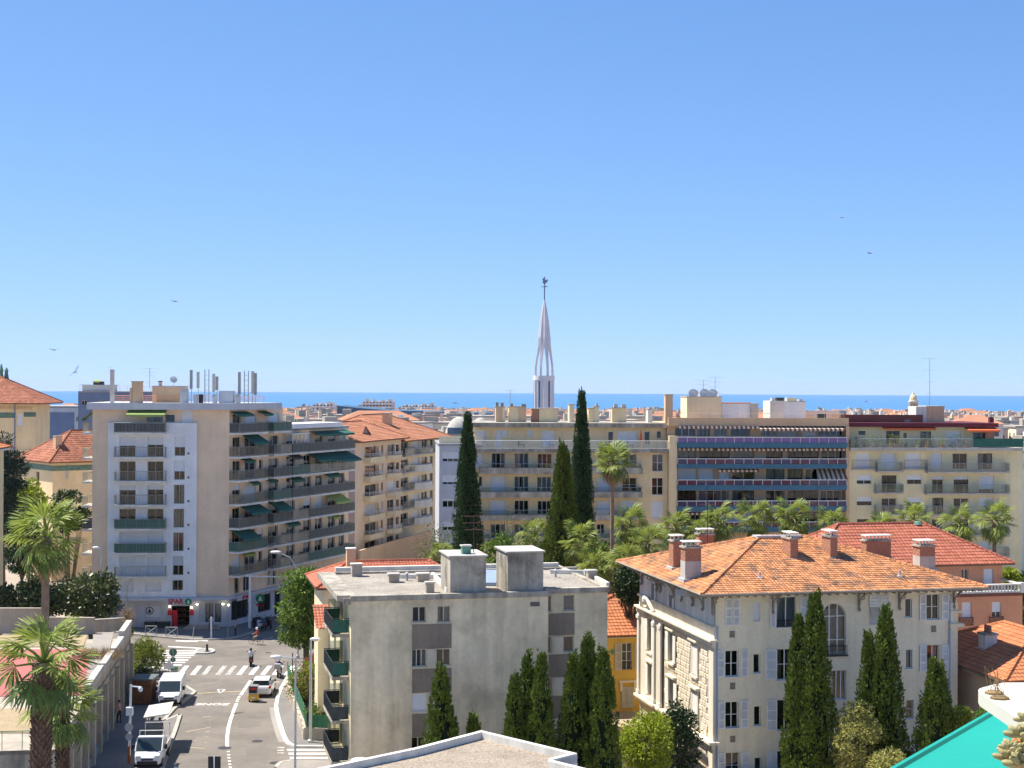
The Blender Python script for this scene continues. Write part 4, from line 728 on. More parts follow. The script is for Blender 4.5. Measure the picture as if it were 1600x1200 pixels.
for r, s, n in (((115, 460, 213, 567), 'r', 1), ((285, 460, 380, 567), 'r', 1), ((450, 460, 550, 567), 'r', 1), ((620, 460, 692, 567), 'r', 1), ((765, 465, 860, 570), 'd', 2), ((933, 465, 1030, 570), 'c', 2), ((123, 610, 222, 670), 'r.6', 2), ((290, 612, 388, 728), 'd', 2), ((460, 612, 557, 670), 'r.5', 2), ((628, 618, 700, 730), 'r.2', 2), ((772, 618, 870, 730), 'r.2', 2), ((942, 612, 1042, 728), 'r.8', 2), ((123, 755, 222, 812), 'r.55', 2), ((290, 765, 388, 875), 'd', 2), ((458, 758, 557, 812), 'r.65', 2), ((628, 762, 702, 875), 'c', 2), ((772, 765, 870, 875), 'd', 2), ((940, 760, 1040, 870), 'r.8', 2), ((125, 905, 220, 955), 'd', 2), ((290, 905, 390, 1015), 'd', 2), ((458, 905, 557, 955), 'r.6', 2), ((625, 905, 700, 1010), 'd', 2), ((772, 905, 870, 1010), 'c', 2), ((940, 1050, 1010, 1150), 'r', 1), ((905, 1075, 925, 1110), 'd', 1), ((123, 1050, 222, 1100), 'd', 2)): fb.win(ZF(*r), s, n, random.choice(['dark_frame', 'white_frame', 'tan_frame']))
fb.end()
for x0, x1, y, d_, p_ in ((265, 440, 592, 1.2, 'rail_glass'), (600, 1150, 597, 1.2, 'rail_glass'), (258, 440, 738, 1.2, 'rail_glass'), (595, 1150, 743, 1.2, 'rail_glass'), (258, 440, 880, 1.2, 'rail_glass'), (595, 1150, 885, 1.2, 'rail_glass'), (258, 440, 1022, 1.2, 'rail_glass'), (595, 1150, 1025, 1.2, 'rail_glass'), (880, 1150, 1165, 1.2, 'rail_glass'), (95, 262, 577, .25, None), (445, 598, 577, .25, None)):
    (x0_, y_, x1_, _) = ZF(x0, y, x1, y); z = FD.hit(x0_, y_, d_)[1]; balcony(Fb, FD, FD.hit(x0_, y_, d_)[0], FD.hit(x1_, y_, d_)[0], z, d_, 0, 'rail_grey', 1.05, p_, 'concrete_light', 'g' if p_ else 'v', .2)
balcony(Fb, FD, ur + .03, uend - .3, zt2 - .4, 1.0, 0, 'rail_grey', 1.1, 'rail_glass', 'concrete_light', 'g', .4); Fb.part('terrace', 'concrete', lambda b: b.fbox(FD, ur + .03, uend, -12, -.001, zt2 - .3, zt2 - .02))
ug0, ug1 = FD.hit(1521, 693, 1)[0], uend - .35; Fb.part('windbreak', 'canvas_green', lambda b: b.fbox(FD, ug0, ug1, .97, .99, zt2 + .1, zt2 + 1.15))
Fb.part('roof', 'maroon', lambda b: b.fbox(FD, ur + .02, uT + .3, -12, -.3, zq0, zq1)); Fb.part('roof_screen', 'brown_panel', lambda b: b.fbox(FD, ur + .03, FD.hit(1442, 650, -3)[0], -3.2, -3, zq1, FD.hit(1400, 648, -3)[1]))
Fb.part('end_wall', 'stucco_pink', lambda b: b.fbox(FD, FD.hit(1540, 690, -.9)[0], uT, -1.19, -.9, zt2, zq0 - .02))
awning(Fb, FD, *FD.rect(*ZF(310, 290, 665, 300), 0)[:2], zq0 + .0, .7, .15, 'canvas_orange', d=-1.15); awning(Fb, FD, *FD.rect(*ZF(870, 290, 1080, 320), .3)[:2], zq0 - .05, 1.6, .3, 'canvas_orange', d=-1.15)
rbox(Fb, FD, ZF, (520, 150, 590, 262), 3, -3.4, 'trim_white', 'stair_housing', None, zq1); rbox(Fb, FD, ZF, (590, 152, 710, 262), 3, -3.6, 'stucco_tan', 'stair_housing', 'concrete_light', zq1)
antenna(Fb, FD.p(FD.hit(*ZF(590, 100), -4)[0], -2.9, zq1), 8.2, arms=4); rbox(Fb, FD, ZF, (1015, 222, 1042, 262), .6, -3, 'maroon', 'chimney', None, zq1); rbox(Fb, FD, ZF, (440, 238, 480, 258), 2, -3, 'lead', 'skylight', None, zq1)
Fb.foot([FD.p(ur + .02, -1.2, 0), FD.p(uT, -1.2, 0), FD.p(uT, -12, 0), FD.p(ur + .02, -12, 0)], zt2, zq0, 'stucco_pale', skip=(0,)); Fb.foot([FD.p(ur + .02, 0, 0), FD.p(uend, 0, 0), FD.p(uend, -12, 0), FD.p(ur + .02, -12, 0)], 0, zt2 - .02, 'stucco_pale', skip=(0,))
for i in range(15):
    x = 1325 + i * 13.2 + RU(-3, 3); u = FD.hit(x, 690, .4)[0]; c = FD.p(u, .45, zt2)
    pt = Fb.part('planter', random.choice(['terracotta', 'concrete', 'bin_green']), lambda b: b.lathe(c, [(.16, 0), (.24, .38), (.26, .4)], 8)); q = MB(); hh = RU(.4, 1.3)
    for k in range(70): leaf(q, Vector(c) + Vector((random.gauss(0, .22), random.gauss(0, .18), .4 + hh * R())), .13, .07)
    q.build('plant', random.choice(['leaf_green', 'leaf_pale', 'leaf_lime']), pt)
Fb.done()
G = Bld('white_end_block', 'sliver of a white block at the right edge beyond the maroon roofed block', FD.p(uend + 6, -14, 0)); G.foot([FD.p(uend + .1, -6, 0), FD.p(uend + 14, -6, 0), FD.p(uend + 14, -18, 0), FD.p(uend + .1, -18, 0)], 0, FD.hit(1599, 705, -6)[1], 'stucco_white', roof='concrete_light'); G.part('cornice', 'trim_white', lambda b: b.fbox(FD, uend + .1, uend + 14, -6, -5.8, 16, 16.4)); G.done()
# ---------------------------------------------------------------- old grey apartment block in front
H4, H5 = Zm(490, 840, 3.3333), Zm(720, 840, 3.3345); FH = Fr(at(548.5, 950, 102)[:2], 13); FHl = Fr(FH.p(0, 0, 0)[:2], -77)
H = Bld('grey_apartment_block', 'weathered grey apartment block with gravel roof in the foreground', FH.p(10, -6, 0)); hz0, hz1 = FH.hit(600, 938.5)[1], FH.hit(600, 930)[1]
u1 = FH.hit(856, 1000)[0]; u2 = FH.hit(949, 1000, -1.3)[0]; DP = 13
h1 = H.fac(FH, 0, u1, -1, hz0, 'stucco_grey_old'); h2 = H.fac(FH, u1, u2, -1, hz0, 'stucco_grey_old', d=-1.3)
for r, s, n in (((515, 360, 585, 440), 'r.0', 2), ((645, 357, 712, 440), 'c', 2), ((512, 582, 588, 672), 'c', 3), ((640, 580, 712, 665), 'd', 2), ((510, 812, 585, 905), 'r', 1), ((640, 812, 712, 905), 'd', 2), ((510, 1040, 578, 1130), 'd', 2), ((640, 1040, 712, 1130), 'c', 2)): h1.win(H4(*r), s, n, 'shutter', 0, 1)
for r, s, n in (((455, 302, 470, 385), 'd', 1), ((535, 300, 590, 380), 'c', 1), ((454, 517, 468, 600), 'd', 1), ((535, 514, 588, 595), 'd', 1), ((454, 730, 468, 815), 'd', 1), ((537, 728, 588, 815), 'c', 1)): h2.win(H5(*r), s, n, 'shutter', 0, 1)
h1.end(); h2.end()
for y0, y1 in ((450, 578), (682, 805), (915, 1035), (1140, 1260)): a = FH.rect(*H4(513, y0, 718, y1)); H.part('spandrel', 'spandrel_grey', lambda b: b.fbox(FH, a[0], a[1], .002, .035, a[2], a[3]))
for y0, y1 in ((394, 508), (608, 724), (825, 940), (1040, 1150)): a = FH.rect(*H5(458, y0, 592, y1), -1.3); H.part('spandrel', 'spandrel_grey', lambda b: b.fbox(FH, max(a[0], u1 + .02), a[1], -1.298, -1.265, a[2], a[3]))
for zm, r, d_ in ((H4, (592, 580, 638, 675), 0), (H5, (475, 515, 532, 605), -1.3), (H5, (475, 728, 534, 820), -1.3), (H4, (592, 812, 636, 905), 0)): a = FH.rect(*zm(*r), d_); H.part('sliding_shutter', 'shutter', lambda b: (b.fbox(FH, a[0], a[1], d_ + .04, d_ + .08, a[2], a[3]), b.fbox(FH, a[0] + .1, a[1] - .1, d_ + .08, d_ + .1, a[2] + .1, a[3] - .1)))
a = FH.rect(*H5(362, 333, 410, 357)); H.part('wall_vent', 'dark_frame', lambda b: [b.fbox(FH, a[0], a[1], .003, .05, a[2] + (a[3] - a[2]) * k / 4, a[2] + (a[3] - a[2]) * (k + .6) / 4) for k in range(4)])
m_ = H.mb('stucco_grey_old'); m_.face(FH.p(u1, 0, -1), FH.p(u1, -1.3, -1), FH.p(u1, -1.3, hz0), FH.p(u1, 0, hz0)); m_.face(FH.p(u2, -1.3, -1), FH.p(u2, -DP - 2, -1), FH.p(u2, -DP - 2, hz0), FH.p(u2, -1.3, hz0)); m_.face(FH.p(0, -DP, -1), FH.p(u2, -DP - 2, -1), FH.p(u2, -DP - 2, hz0), FH.p(0, -DP, hz0))
hs = H.fac(FHl, -DP, 0, -1, hz0, 'stucco_pale')
fl = [FH.hit(540, 840 + y / 3.3333)[1] for y in (530, 755, 985, 1200)]
for k, z in enumerate(fl):
    for a, c in ((-6.2, -4.6), (-3.6, -2.0), (-10, -8.5)): hs.uw((a, c, z + .25, z + 2.4), random.choice(['d', 'c', 'r.3']), 2)
    balcony(H, FHl, -6.4, -.9, z, 1.15, 0, 'rail_black', 1.0, ['canvas_green', 'canvas_green', 'canvas_dark', 'canvas_dark'][k], 'concrete_dirty'); H.part('balcony_screen', 'frosted', lambda b: b.fbox(FHl, -3.7, -3.66, .1, 1.1, z + .25, z + 2.2))
hs.end()
b = MB()
for F_, a, c, e, g in ((FH, -.05, u1 + .1, -.35, .12), (FH, u1 + .1, u2 + .1, -1.65, -1.18), (FHl, -DP, -.3, -.35, .9), (FHl, -DP - .35, -DP, -u2 - 1, .9), ): b.fbox(F_, a, c, e, g, hz0, hz1 + (.0 if F_ is FH else .012))
b.fbox(FH, u2 - .3, u2 + .1, -DP - 2, -1.66, hz0, hz1 - .01); b.build('parapet', 'concrete_dirty', H.r); H.part('parapet', 'trim_white', lambda b: b.fbox(FH, .5, u2 - .3, -DP - 1, -DP - .6, hz0, hz1 + .3))
H.part('roof', 'gravel_grey', lambda b: b.prism([FHl.p(0, .5, 0), FH.p(u1, -.3, 0), FH.p(u1, -1.6, 0), FH.p(u2, -1.6, 0), FH.p(u2, -DP - 1, 0), FHl.p(-DP, .5, 0)], hz0 - .2, hz0 + .22))
zf = hz0 + .22
for zm, r, d_, dp, m in ((H4, (712, 100, 898, 278), -.4, 3.6, 'concrete_dirty'), (H5, (244, 78, 430, 262), -.4, 3.6, 'concrete_dirty')):
    a = FH.rect(*zm(*r), d_); o = boxpart(H, 'stair_housing', m, FH, a[0] + (.0), a[1], d_ - dp, d_, zf, a[3], None, 'concrete_light', .12)
    if r[0] == 712: c_ = (a[0] + a[1]) / 2; boxpart(H, 'chimney', 'copper_green', FH, c_ - .25, c_ + .35, -1.8, -1.2, a[3] + .1, a[3] + .6, None, 'concrete_light')
def onroof(B, F, px, z, w, h, m, name, dp=None, cap='concrete_light'):
    q = gnd(px[0], px[1], z); u, d_ = (q - F.o).dot(F.u), (q - F.o).dot(F.n); return boxpart(B, name, m, F, u - w / 2, u + w / 2, d_ - (dp or w), d_, z, z + h, None, cap)
for px, w, h in (((558, 901), .75, .85), ((616, 910.5), .75, .55), ((662, 909), .85, .5), ((672.5, 926.5), .55, .65), ((926, 906), .65, .6)): onroof(H, FH, px, zf, w, h, 'concrete', 'chimney')
for (a, c) in (((676, 894), (700, 919)), ((624, 897), (706, 898)), ((860, 890), (914, 891)), ((914, 891), (950, 910))):
    p, q = gnd(*a, zf + .3), gnd(*c, zf + .3); b = MB(); e = (q - p).normalized(); F_ = Fr(p[:2], math.degrees(math.atan2(e.y, e.x))); b.fbox(F_, 0, (q - p).length, -.12, .12, zf, zf + .3); b.build('roof_kerb', 'trim_white', H.r)
for px in ((636, 907), (868, 902), (915, 902)): q = gnd(*px, zf); H.part('vent_pipe', 'lead', lambda b: b.lathe(q, [(.09, 0), (.09, .5), (.16, .52), (.02, .65)], 8))
for i in range(2): q = gnd(768 + 7 * i, 912 + 3 * i, zf); H.part('roof_skylight', 'pipe_blue', lambda b: b.hexa([(q.x - .8, q.y - .3, zf), (q.x + .8, q.y - .3, zf), (q.x + .8, q.y + .8, zf), (q.x - .8, q.y + .8, zf), (q.x - .8, q.y - .3, zf + .25), (q.x + .8, q.y - .3, zf + .25), (q.x + .8, q.y + .8, zf + .9), (q.x - .8, q.y + .8, zf + .9)]))
antenna(H, FH.p(FH.hit(740, 850, -2.2)[0], -2.2, FH.hit(730, 866, -1.5)[1]), 2.6, 'iron_brown', 3, .2); b = MB(); p_ = FH.p(FH.hit(755, 850, -4)[0], -4, zf); b.tube([p_, (p_[0], p_[1], zf + 4.2)], .025, 5); b.bar((p_[0] - .8, p_[1], zf + 4.1), (p_[0] + .3, p_[1], zf + 4.0), .015); b.build('antenna', 'iron_brown', H.r)
H.done()
# small red roofs peeping out left of the grey block
Lh = Bld('low_red_roof_house', 'low house with red tile roof showing left of the grey block', (*gnd(500, 1000)[:2], 0), 'house'); F_ = Fr(at(497, 960, 122)[:2], 13); Lh.foot([F_.p(.5, -8, 0), F_.p(12, -8, 0), F_.p(12, 0, 0), F_.p(.5, 0, 0)], 0, 10.2, 'stucco_cream'); hip_roof(Lh, F_, -.2, 12.5, -8.4, .6, 10.2, 11.75, 3, 3, 'tile_red', .36, .26)
boxpart(Lh, 'chimney', 'stucco_tan', F_, 2.6, 3.3, -3.4, -2.7, 10.8, 12.9, None, 'trim_white')
F_ = Fr(at(497, 965, 114.5)[:2], 13); b = MB(); tiles(b, F_.p(-.2, .3, 8.2), F_.p(1.8, .3, 8.2), F_.p(-.2, -2.2, 9.6), F_.p(1.8, -2.2, 9.6)); b.build('porch_tiles', 'tile_red', Lh.r, 'stuff'); Lh.part('porch', 'stucco_cream', lambda b: b.fbox(F_, 0, 1.7, -2.2, 0, 0, 8.1)); Lh.done()
# gravel roofed building under the camera
zM = 7.4; pp = [gnd(x, y, zM) for x, y in ((648, 1168), (752, 1141), (902, 1177), (862, 1187))]; dn_ = (pp[2] - pp[1]).normalized(); pp.append(pp[3] + dn_ * 9); e_ = (pp[0] - pp[1]).normalized(); sd_ = (pp[2] - pp[1]); back_ = Vector((dn_.y, -dn_.x, 0))
if back_.y > 0: back_ = -back_
pp += [pp[4] + back_ * 22, pp[0] + back_ * 22]; poly = [(p.x, p.y) for p in pp]
Mb = Bld('gravel_roof_building', 'low white building with flat gravel roof and white parapet below the camera', (poly[1][0], poly[1][1], 0)); Mb.foot(poly, 0, zM - .1, 'stucco_white')
cx, cy = sum(p[0] for p in poly) / 7, sum(p[1] for p in poly) / 7; ins = [(p[0] + (cx - p[0]) * .03, p[1] + (cy - p[1]) * .03) for p in poly]
Mb.part('roof', 'gravel', lambda b: b.prism([(p[0] + (cx - p[0]) * .01, p[1] + (cy - p[1]) * .01) for p in poly], zM - .6, zM - .38))
for i in range(7):
    p, q = Vector((*poly[i], 0)), Vector((*poly[(i + 1) % 7], 0)); e = (q - p).normalized(); F_ = Fr(p[:2], math.degrees(math.atan2(e.y, e.x))); s = 1 if F_.n.dot(Vector((cx, cy, 0)) - p) > 0 else -1; L = (q - p).length; b = MB()
    n = max(1, int(L / 1.1))
    for k in range(n): b.fbox(F_, L * k / n + .004, L * (k + 1) / n - .004, min(0, s * .3), max(0, s * .3), zM - .5, zM + .001 * (i % 2)); 
    b.build('parapet', 'trim_white', Mb.r)
Mb.done()
# ---------------------------------------------------------------- the white villa
FV = Fr(at(1117.5, 1000, 105)[:2], 12.5); FVl = Fr(FV.p(0, 0, 0)[:2], -77.5); V1, V2, V3 = Zm(980, 880, 3.747), Zm(1110, 880, 3.75), Zm(1320, 860, 5)
V = Bld('white_villa', 'white villa with big orange hip roof, brick chimneys and louvred shutters', FV.p(8, -8, 0), 'villa'); ur_ = FV.hit(1495, 1000)[0]; LS = 17.2; ve = 12.3
fv = V.fac(FV, 0, ur_, -.5, ve, 'stucco_villa', t=.25)
def shutter(B, F, px, d=.0, m='shutter_white', ang=0):
    a = F.rect(*px, d + .05); u0, u1, z0, z1 = a; b = MB(); w = .08; d0 = d + .06
    b.fbox(F, u0, u0 + w, d0, d0 + .05, z0, z1); b.fbox(F, u1 - w, u1, d0, d0 + .05, z0, z1); H_ = z1 - z0
    for k in range(4): z = z0 + (H_ - w) * k / 3; b.fbox(F, u0 + w, u1 - w, d0 + .002, d0 + .048, z, z + w)
    n = max(6, int(H_ / .12))
    for k in range(n):
        z = z0 + w + (H_ - 2 * w) * k / n; b.face(F.p(u0 + w, d0 + .045, z), F.p(u1 - w, d0 + .045, z), F.p(u1 - w, d0 - .02, z + H_ / n * .75), F.p(u0 + w, d0 - .02, z + H_ / n * .75))
    return b.build('shutter', m, B.r)
for r, s, n, t in (((253, 532, 293, 645), 'd', 1, 0), ((250, 230, 293, 340), 'r', 1, 0), ((388, 197, 505, 375), 'c', 2, 0), ((88, 512, 165, 665), 'd', 2, 1), ((392, 502, 485, 685), 'cw', 2, 1), ((88, 812, 165, 965), 'd', 2, 1), ((256, 838, 297, 952), 'd', 1, 0), ((392, 800, 485, 980), 'd', 2, 0), ((90, 1110, 170, 1265), 'd', 2, 1), ((260, 1140, 300, 1255), 'd', 1, 0), ((392, 1100, 485, 1280), 'd', 2, 0), ((715, 628, 797, 800), 'd', 3, 0), ((700, 900, 797, 1080), 'd', 3, 0)): fv.win(V2(*r), s, n, 'white_frame', t, 1)
for r, s, n, t in (((473, 378, 525, 522), 'c', 1, 0), ((637, 342, 740, 540), 'd', 2, 1), ((478, 775, 528, 922), 'c', 1, 0), ((640, 738, 740, 940), 'c', 2, 0), ((192, 352, 352, 578), 'rg', 2, 0)): fv.win(V3(*r), s, n, 'white_frame', t, 1)
fv.win((1416, 1094, 1427.5, 1123), 'd', 1, 'white_frame', 1, 1); fv.win((1416, 1173, 1427.5, 1200), 'd', 1, 'white_frame', 1, 1)
for r in ((88, 207, 128, 367), (133, 207, 172, 367), (350, 210, 385, 378), (525, 197, 590, 370), (40, 512, 82, 667), (178, 507, 220, 665), (322, 505, 388, 682), (45, 812, 85, 972), (175, 805, 222, 968), (328, 800, 388, 982), (42, 1113, 85, 1270), (180, 1108, 225, 1268), (330, 1102, 388, 1285)): shutter(V, FV, V2(*r))
for r in ((585, 345, 635, 548), (755, 340, 812, 545), (585, 738, 637, 945), (757, 735, 813, 937), (192, 352, 270, 440), (275, 352, 352, 440), (275, 442, 352, 540)): shutter(V, FV, V3(*r))
a = FV.rect(*V3(200, 440, 275, 530), .1); V.part('propped_shutter', 'shutter', lambda b: [b.face(*[FV.p(a[0] + (a[1] - a[0]) * s, .05 + .55 * (1 - t), a[2] + (a[3] - a[2]) * t) for s, t in ((0, k / 8), (1, k / 8), (1, (k + .8) / 8), (0, (k + .8) / 8))]) for k in range(8)])
for zm, r in ((V2, (112, 395, 142, 435)), (V2, (115, 698, 145, 738)), (V2, (116, 1010, 145, 1048)), (V3, (673, 585, 713, 637))): a = FV.rect(*zm(*r)); V.part('wall_vent', 'spandrel_grey', lambda b: [b.fbox(FV, a[0], a[1], .003, .04, a[2] + (a[3] - a[2]) * k / 5, a[2] + (a[3] - a[2]) * (k + .7) / 5) for k in range(5)])
# arched window: opening box in the wall, arch spandrels filled in front of it
a = FV.rect(*V2(655, 235, 795, 530)); fv.h.append(a); uc, rr = (a[0] + a[1]) / 2, (a[1] - a[0]) / 2; zs_ = a[3] - rr; mw = V.mb('stucco_villa'); n = 12
for sg_ in (-1, 1):
    for k in range(n // 2):
        t0, t1 = pi / 2 * k / (n // 2), pi / 2 * (k + 1) / (n // 2); p0, p1 = (uc + sg_ * rr * cos(t0), zs_ + rr * sin(t0)), (uc + sg_ * rr * cos(t1), zs_ + rr * sin(t1))
        mw.face(FV.p(*[p0[0], 0, p0[1]]), FV.p(p1[0], 0, p1[1]), FV.p(p1[0], 0, a[3]), FV.p(p0[0], 0, a[3])); mw.face(FV.p(p0[0], 0, p0[1]), FV.p(p1[0], 0, p1[1]), FV.p(p1[0], -.25, p1[1]), FV.p(p0[0], -.25, p0[1]))
b = MB()
for f_ in (0, .333, .667, 1): c = a[0] + (a[1] - a[0]) * f_; h = sqrt(max(0, rr * rr - (c - uc) ** 2)); b.fbox(FV, c - .04, c + .04, -.24, -.17, a[2], zs_ + h)
for z in (a[2] + .03, zs_ - .05, a[2] + (zs_ - a[2]) * .35): b.fbox(FV, a[0], a[1], -.235, -.175, z, z + .06)
for k in range(n): t0, t1 = pi * k / n, pi * (k + 1) / n; b.tube([FV.p(uc + rr * .97 * cos(t), -.2, zs_ + rr * .97 * sin(t)) for t in (t0, t1)], .04, 4)
aw = b.build('arched_window', 'shutter_white', V.r); V.part('pane', 'glass', lambda b: b.face(*[FV.p(uc + rr * cos(pi * k / n), -.2, zs_ + rr * sin(pi * k / n)) for k in range(n + 1)], FV.p(a[0], -.2, a[2]), FV.p(a[1], -.2, a[2])), aw)
V.i.fbox(FV, a[0], a[1], -1.6, -1.5, a[2], a[3]); V.part('curtain', 'curtain', lambda b: b.fbox(FV, a[0] + .1, a[1] - .1, -.5, -.45, a[2] + .1, zs_ + rr * .5), aw)
V.part('balconet', 'iron', lambda b: (rail(b, [FV.p(a[0] - .05, .12, 0), FV.p(a[1] + .05, .12, 0)], a[2] - .1, .65, .1), b.fbox(FV, a[0] - .12, a[1] + .12, 0.002, .16, a[2] - .18, a[2] - .1)))
a = FV.rect(*V2(388, 340, 505, 375)); V.part('balconet', 'iron', lambda b: rail(b, [FV.p(a[0], .08, 0), FV.p(a[1], .08, 0)], a[2], .5, .1))
fv.end()
b = MB(); q = FV.p(.12, .1, 0); b.tube([q, (q[0], q[1], ve - 2.6), FV.p(.12, .15, ve - 2.4)], .065, 8); b.build('drainpipe', 'pipe_blue', V.r)
uq = FV.hit(1483, 1000)[0]; b = MB(); q = FV.p(uq, .1, 0); b.tube([q, (q[0], q[1], ve - 1.2), FV.p(uq, .3, ve - .6)], .065, 8); b.build('drainpipe', 'pipe_blue', V.r)
for (y0, y1, pjx) in ((855, 862, .12), (868, 875, .3), (880, 990, .06), (768, 776, .25)): pass
V.part('corner_pilaster', 'stucco_villa', lambda b: (b.fbox(FV, ur_ - .55, ur_ + .02, .003, .1, -.5, ve - 1.2), b.fbox(FV, ur_ - .6, ur_ + .25, -.3, .25, ve - 1.9, ve - 1.75), b.fbox(FV, ur_ - .65, ur_ + .4, -.3, .35, ve - 2.9, ve - 2.65)))
# left facade: mouldings, stone blocks, window bays
lz = lambda y: FV.hit(1117.5, 880 + y / 3.747)[1]
fvl = V.fac(FVl, -LS, 0, -.5, ve, 'mortar', t=.25)
cols = []
for zm, r, s, sh in ((V1, (128, 330, 150, 515), 'd', 1), (V1, (250, 415, 275, 575), 'd', 1), (V1, (386, 480, 411, 650), 'rg', 0), (V1, (130, 600, 152, 775), 'd', 1), (V1, (251, 690, 280, 850), 'd', 1), (V1, (386, 755, 413, 935), 'rg', 0), (V1, (152, 122, 166, 225), 'd', 1), (V1, (255, 190, 271, 272), 'd', 1), (V1, (385, 250, 410, 330), 'rg', 0), (V1, (250, 960, 280, 1080), 'd', 0), (V1, (386, 1065, 413, 1190), 'd', 0)):
    a = FVl.rect(*zm(*r)); fvl.uw(a, s, 2, 'shutter_white'); cols.append(a); w = a[1] - a[0]
    if sh:
        for s_ in (-1, 1):
            c0 = a[0] - w * .62 if s_ < 0 else a[1] + .04; b = MB(); b.fbox(FVl, c0, c0 + w * .58, .1, .15, a[2], a[3]); [b.fbox(FVl, c0 + .06, c0 + w * .58 - .06, .15, .165, a[2] + (a[3] - a[2]) * k / 12, a[2] + (a[3] - a[2]) * (k + .6) / 12) for k in range(12)]; b.build('shutter', 'shutter_white', V.r)
    elif s == 'rg': b = MB(); [b.fbox(FVl, a[0] + w * j / 2 + .02, a[0] + w * (j + 1) / 2 - .02, .02, .07, a[2], a[3]) for j in (0, 1)]; b.build('shutter', 'shutter_white', V.r)
    if a[3] - a[2] > 1.8:
        b = MB(); b.fbox(FVl, a[0] - .25, a[0] - .02, .0, .09, a[2] - .1, a[3] + .1); b.fbox(FVl, a[1] + .02, a[1] + .25, .0, .09, a[2] - .1, a[3] + .1); b.fbox(FVl, a[0] - .4, a[1] + .4, .0, .3, a[3] + .28, a[3] + .42); b.fbox(FVl, a[0] - .3, a[1] + .3, .0, .14, a[3] + .1, a[3] + .28); b.fbox(FVl, a[0] - .3, a[1] + .3, .0, .22, a[2] - .25, a[2] - .1); b.build('window_surround', 'trim_stone', V.r)
fvl.end()
zA, zB, zC, zD = lz(375), lz(448), lz(470), lz(1060)
V.part('frieze', 'trim_white', lambda b: wall(b, FVl, -LS, -.0, zA, ve - .05, cols, .05, .08)); V.part('frieze', 'trim_stone', lambda b: b.fbox(FVl, -LS, .02, .004, .08, zB, zA - .1))
V.part('cornice', 'trim_stone', lambda b: (b.fbox(FVl, -LS - .1, .1, .004, .22, zA - .1, zA + .05), b.fbox(FVl, -LS - .1, .35, .004, .5, zB - .12, zB + .02), b.fbox(FVl, -LS - .1, .22, .004, .3, zC - .25, zB - .12)))
V.part('cornice', 'trim_stone', lambda b: (b.fbox(FVl, -LS - .1, .35, .004, .5, zD - .0, zD + .18), b.fbox(FVl, -LS - .1, .2, .004, .3, zD - .3, zD)))
V.part('cornice', 'trim_stone', lambda b: (b.fbox(FV, -.05, .25, .1, .35, zD, zD + .18), b.fbox(FV, -.05, .2, .1, .28, zB - .12, zB + .02)))
V.part('corner_pilaster', 'trim_stone', lambda b: (b.fbox(FVl, -.95, .0, .004, .13, zD + .2, zC - .28), b.fbox(FVl, -.95, .0, .004, .16, -.5, zD - .32)))
ub_ = FVl.hit(*V1(214, 700))[0]
V.part('bay_wall', 'trim_stone', lambda b: wall(b, FVl, -LS, ub_, zD + .2, zC - .26, [(c[0] - .5, c[1] + .5, c[2] - .2, c[3] + .3) if c[0] < ub_ - 1.5 and c[2] > zD and c[3] < zC else (0, 0, 0, 0) for c in cols], .12, .12))
for u_ in (-LS + .2, ub_ - 1.9, ub_ - .35): V.part('pilaster', 'trim_white', lambda b: (b.fbox(FVl, u_ - .2, u_ + .25, .12, .26, zD + .2, zC - .28), b.fbox(FVl, u_ - .28, u_ + .33, .12, .34, zC - .75, zC - .5), b.fbox(FVl, u_ - .28, u_ + .33, .12, .32, zD + .2, zD + .5)))
b = MB(); cc = cols[0]; uc = (cc[0] + cc[1]) / 2
for s_ in (-1, 1): b.tube([FVl.p(uc + s_ * 1.5, .3, zB + .05), FVl.p(uc + s_ * 1.0, .4, zB + .5), FVl.p(uc + s_ * .35, .45, zB + .95), FVl.p(uc + s_ * .2, .45, zB + .65)], .16, 6)
b.ball(FVl.p(uc, .4, zB + .75), .35, .3, .4); b.build('pediment', 'trim_white', V.r)
# the stone blocks, each a piece of its own; three shared sizes
SB = {}
def block_mesh(w):
    if w not in SB:
        b = MB(); q = .035; b.hexa([(q * 0, 0, 0), (w, 0, 0), (w, .06, 0), (0, .06, 0), (0, 0, .36), (w, 0, .36), (w, .06, .36), (0, .06, .36)]); b.v = [(x if i % 8 not in (0, 1, 4, 5) else (x + (q if x < w / 2 else -q)), y, z if i % 8 not in (0, 1, 4, 5) else z + (q if z < .1 else -q)) for i, (x, y, z) in enumerate(b.v)]; SB[w] = b.mesh('stone_block', 'stone')
    return SB[w]
Fq = FVl; nb = 0; rz_ = math.atan2(FVl.u.y, FVl.u.x)
def course(z, ua, uz, mx):
    global nb
    u = ua - R() * .4
    while u < uz - .3:
        w = random.choice((.5, .65, .8)); a_, c_ = max(u, ua), u + w
        if a_ == u and c_ <= uz and not any(c[0] - .27 < c_ and c[1] + .27 > a_ and c[2] - .28 < z + .36 and c[3] + .45 > z for c in cols) and nb < mx:
            o = bpy.data.objects.new('stone_block', block_mesh(w)); COL.objects.link(o); o.parent = V.r; o.location = Vector(FVl.p(u, .055 + RU(-.012, .012), z)) - V.r.location; o.rotation_euler.z = rz_; nb += 1
        u += w + .03
z = zD + .2
while z < zC - .6: course(z, ub_ + .05, -1.0, 470); z += .395
z = zD - .75
while z > 0: course(z, -9, -1.0, 470); z -= .395
V.foot([FV.p(0, 0, 0), FV.p(ur_, 0, 0), FV.p(ur_, -LS, 0), FV.p(0, -LS, 0)], -.5, ve, 'stucco_villa', skip=(0, 3))
ov = 1.5; vr = 15.1
roofV = hip_roof(V, FV, -ov, ur_ + 1.6, -LS - ov, ov, ve, vr, 8.2, 9.6, 'tile_villa', .36, .25, dm=-LS / 2, soffit='wood_grey')
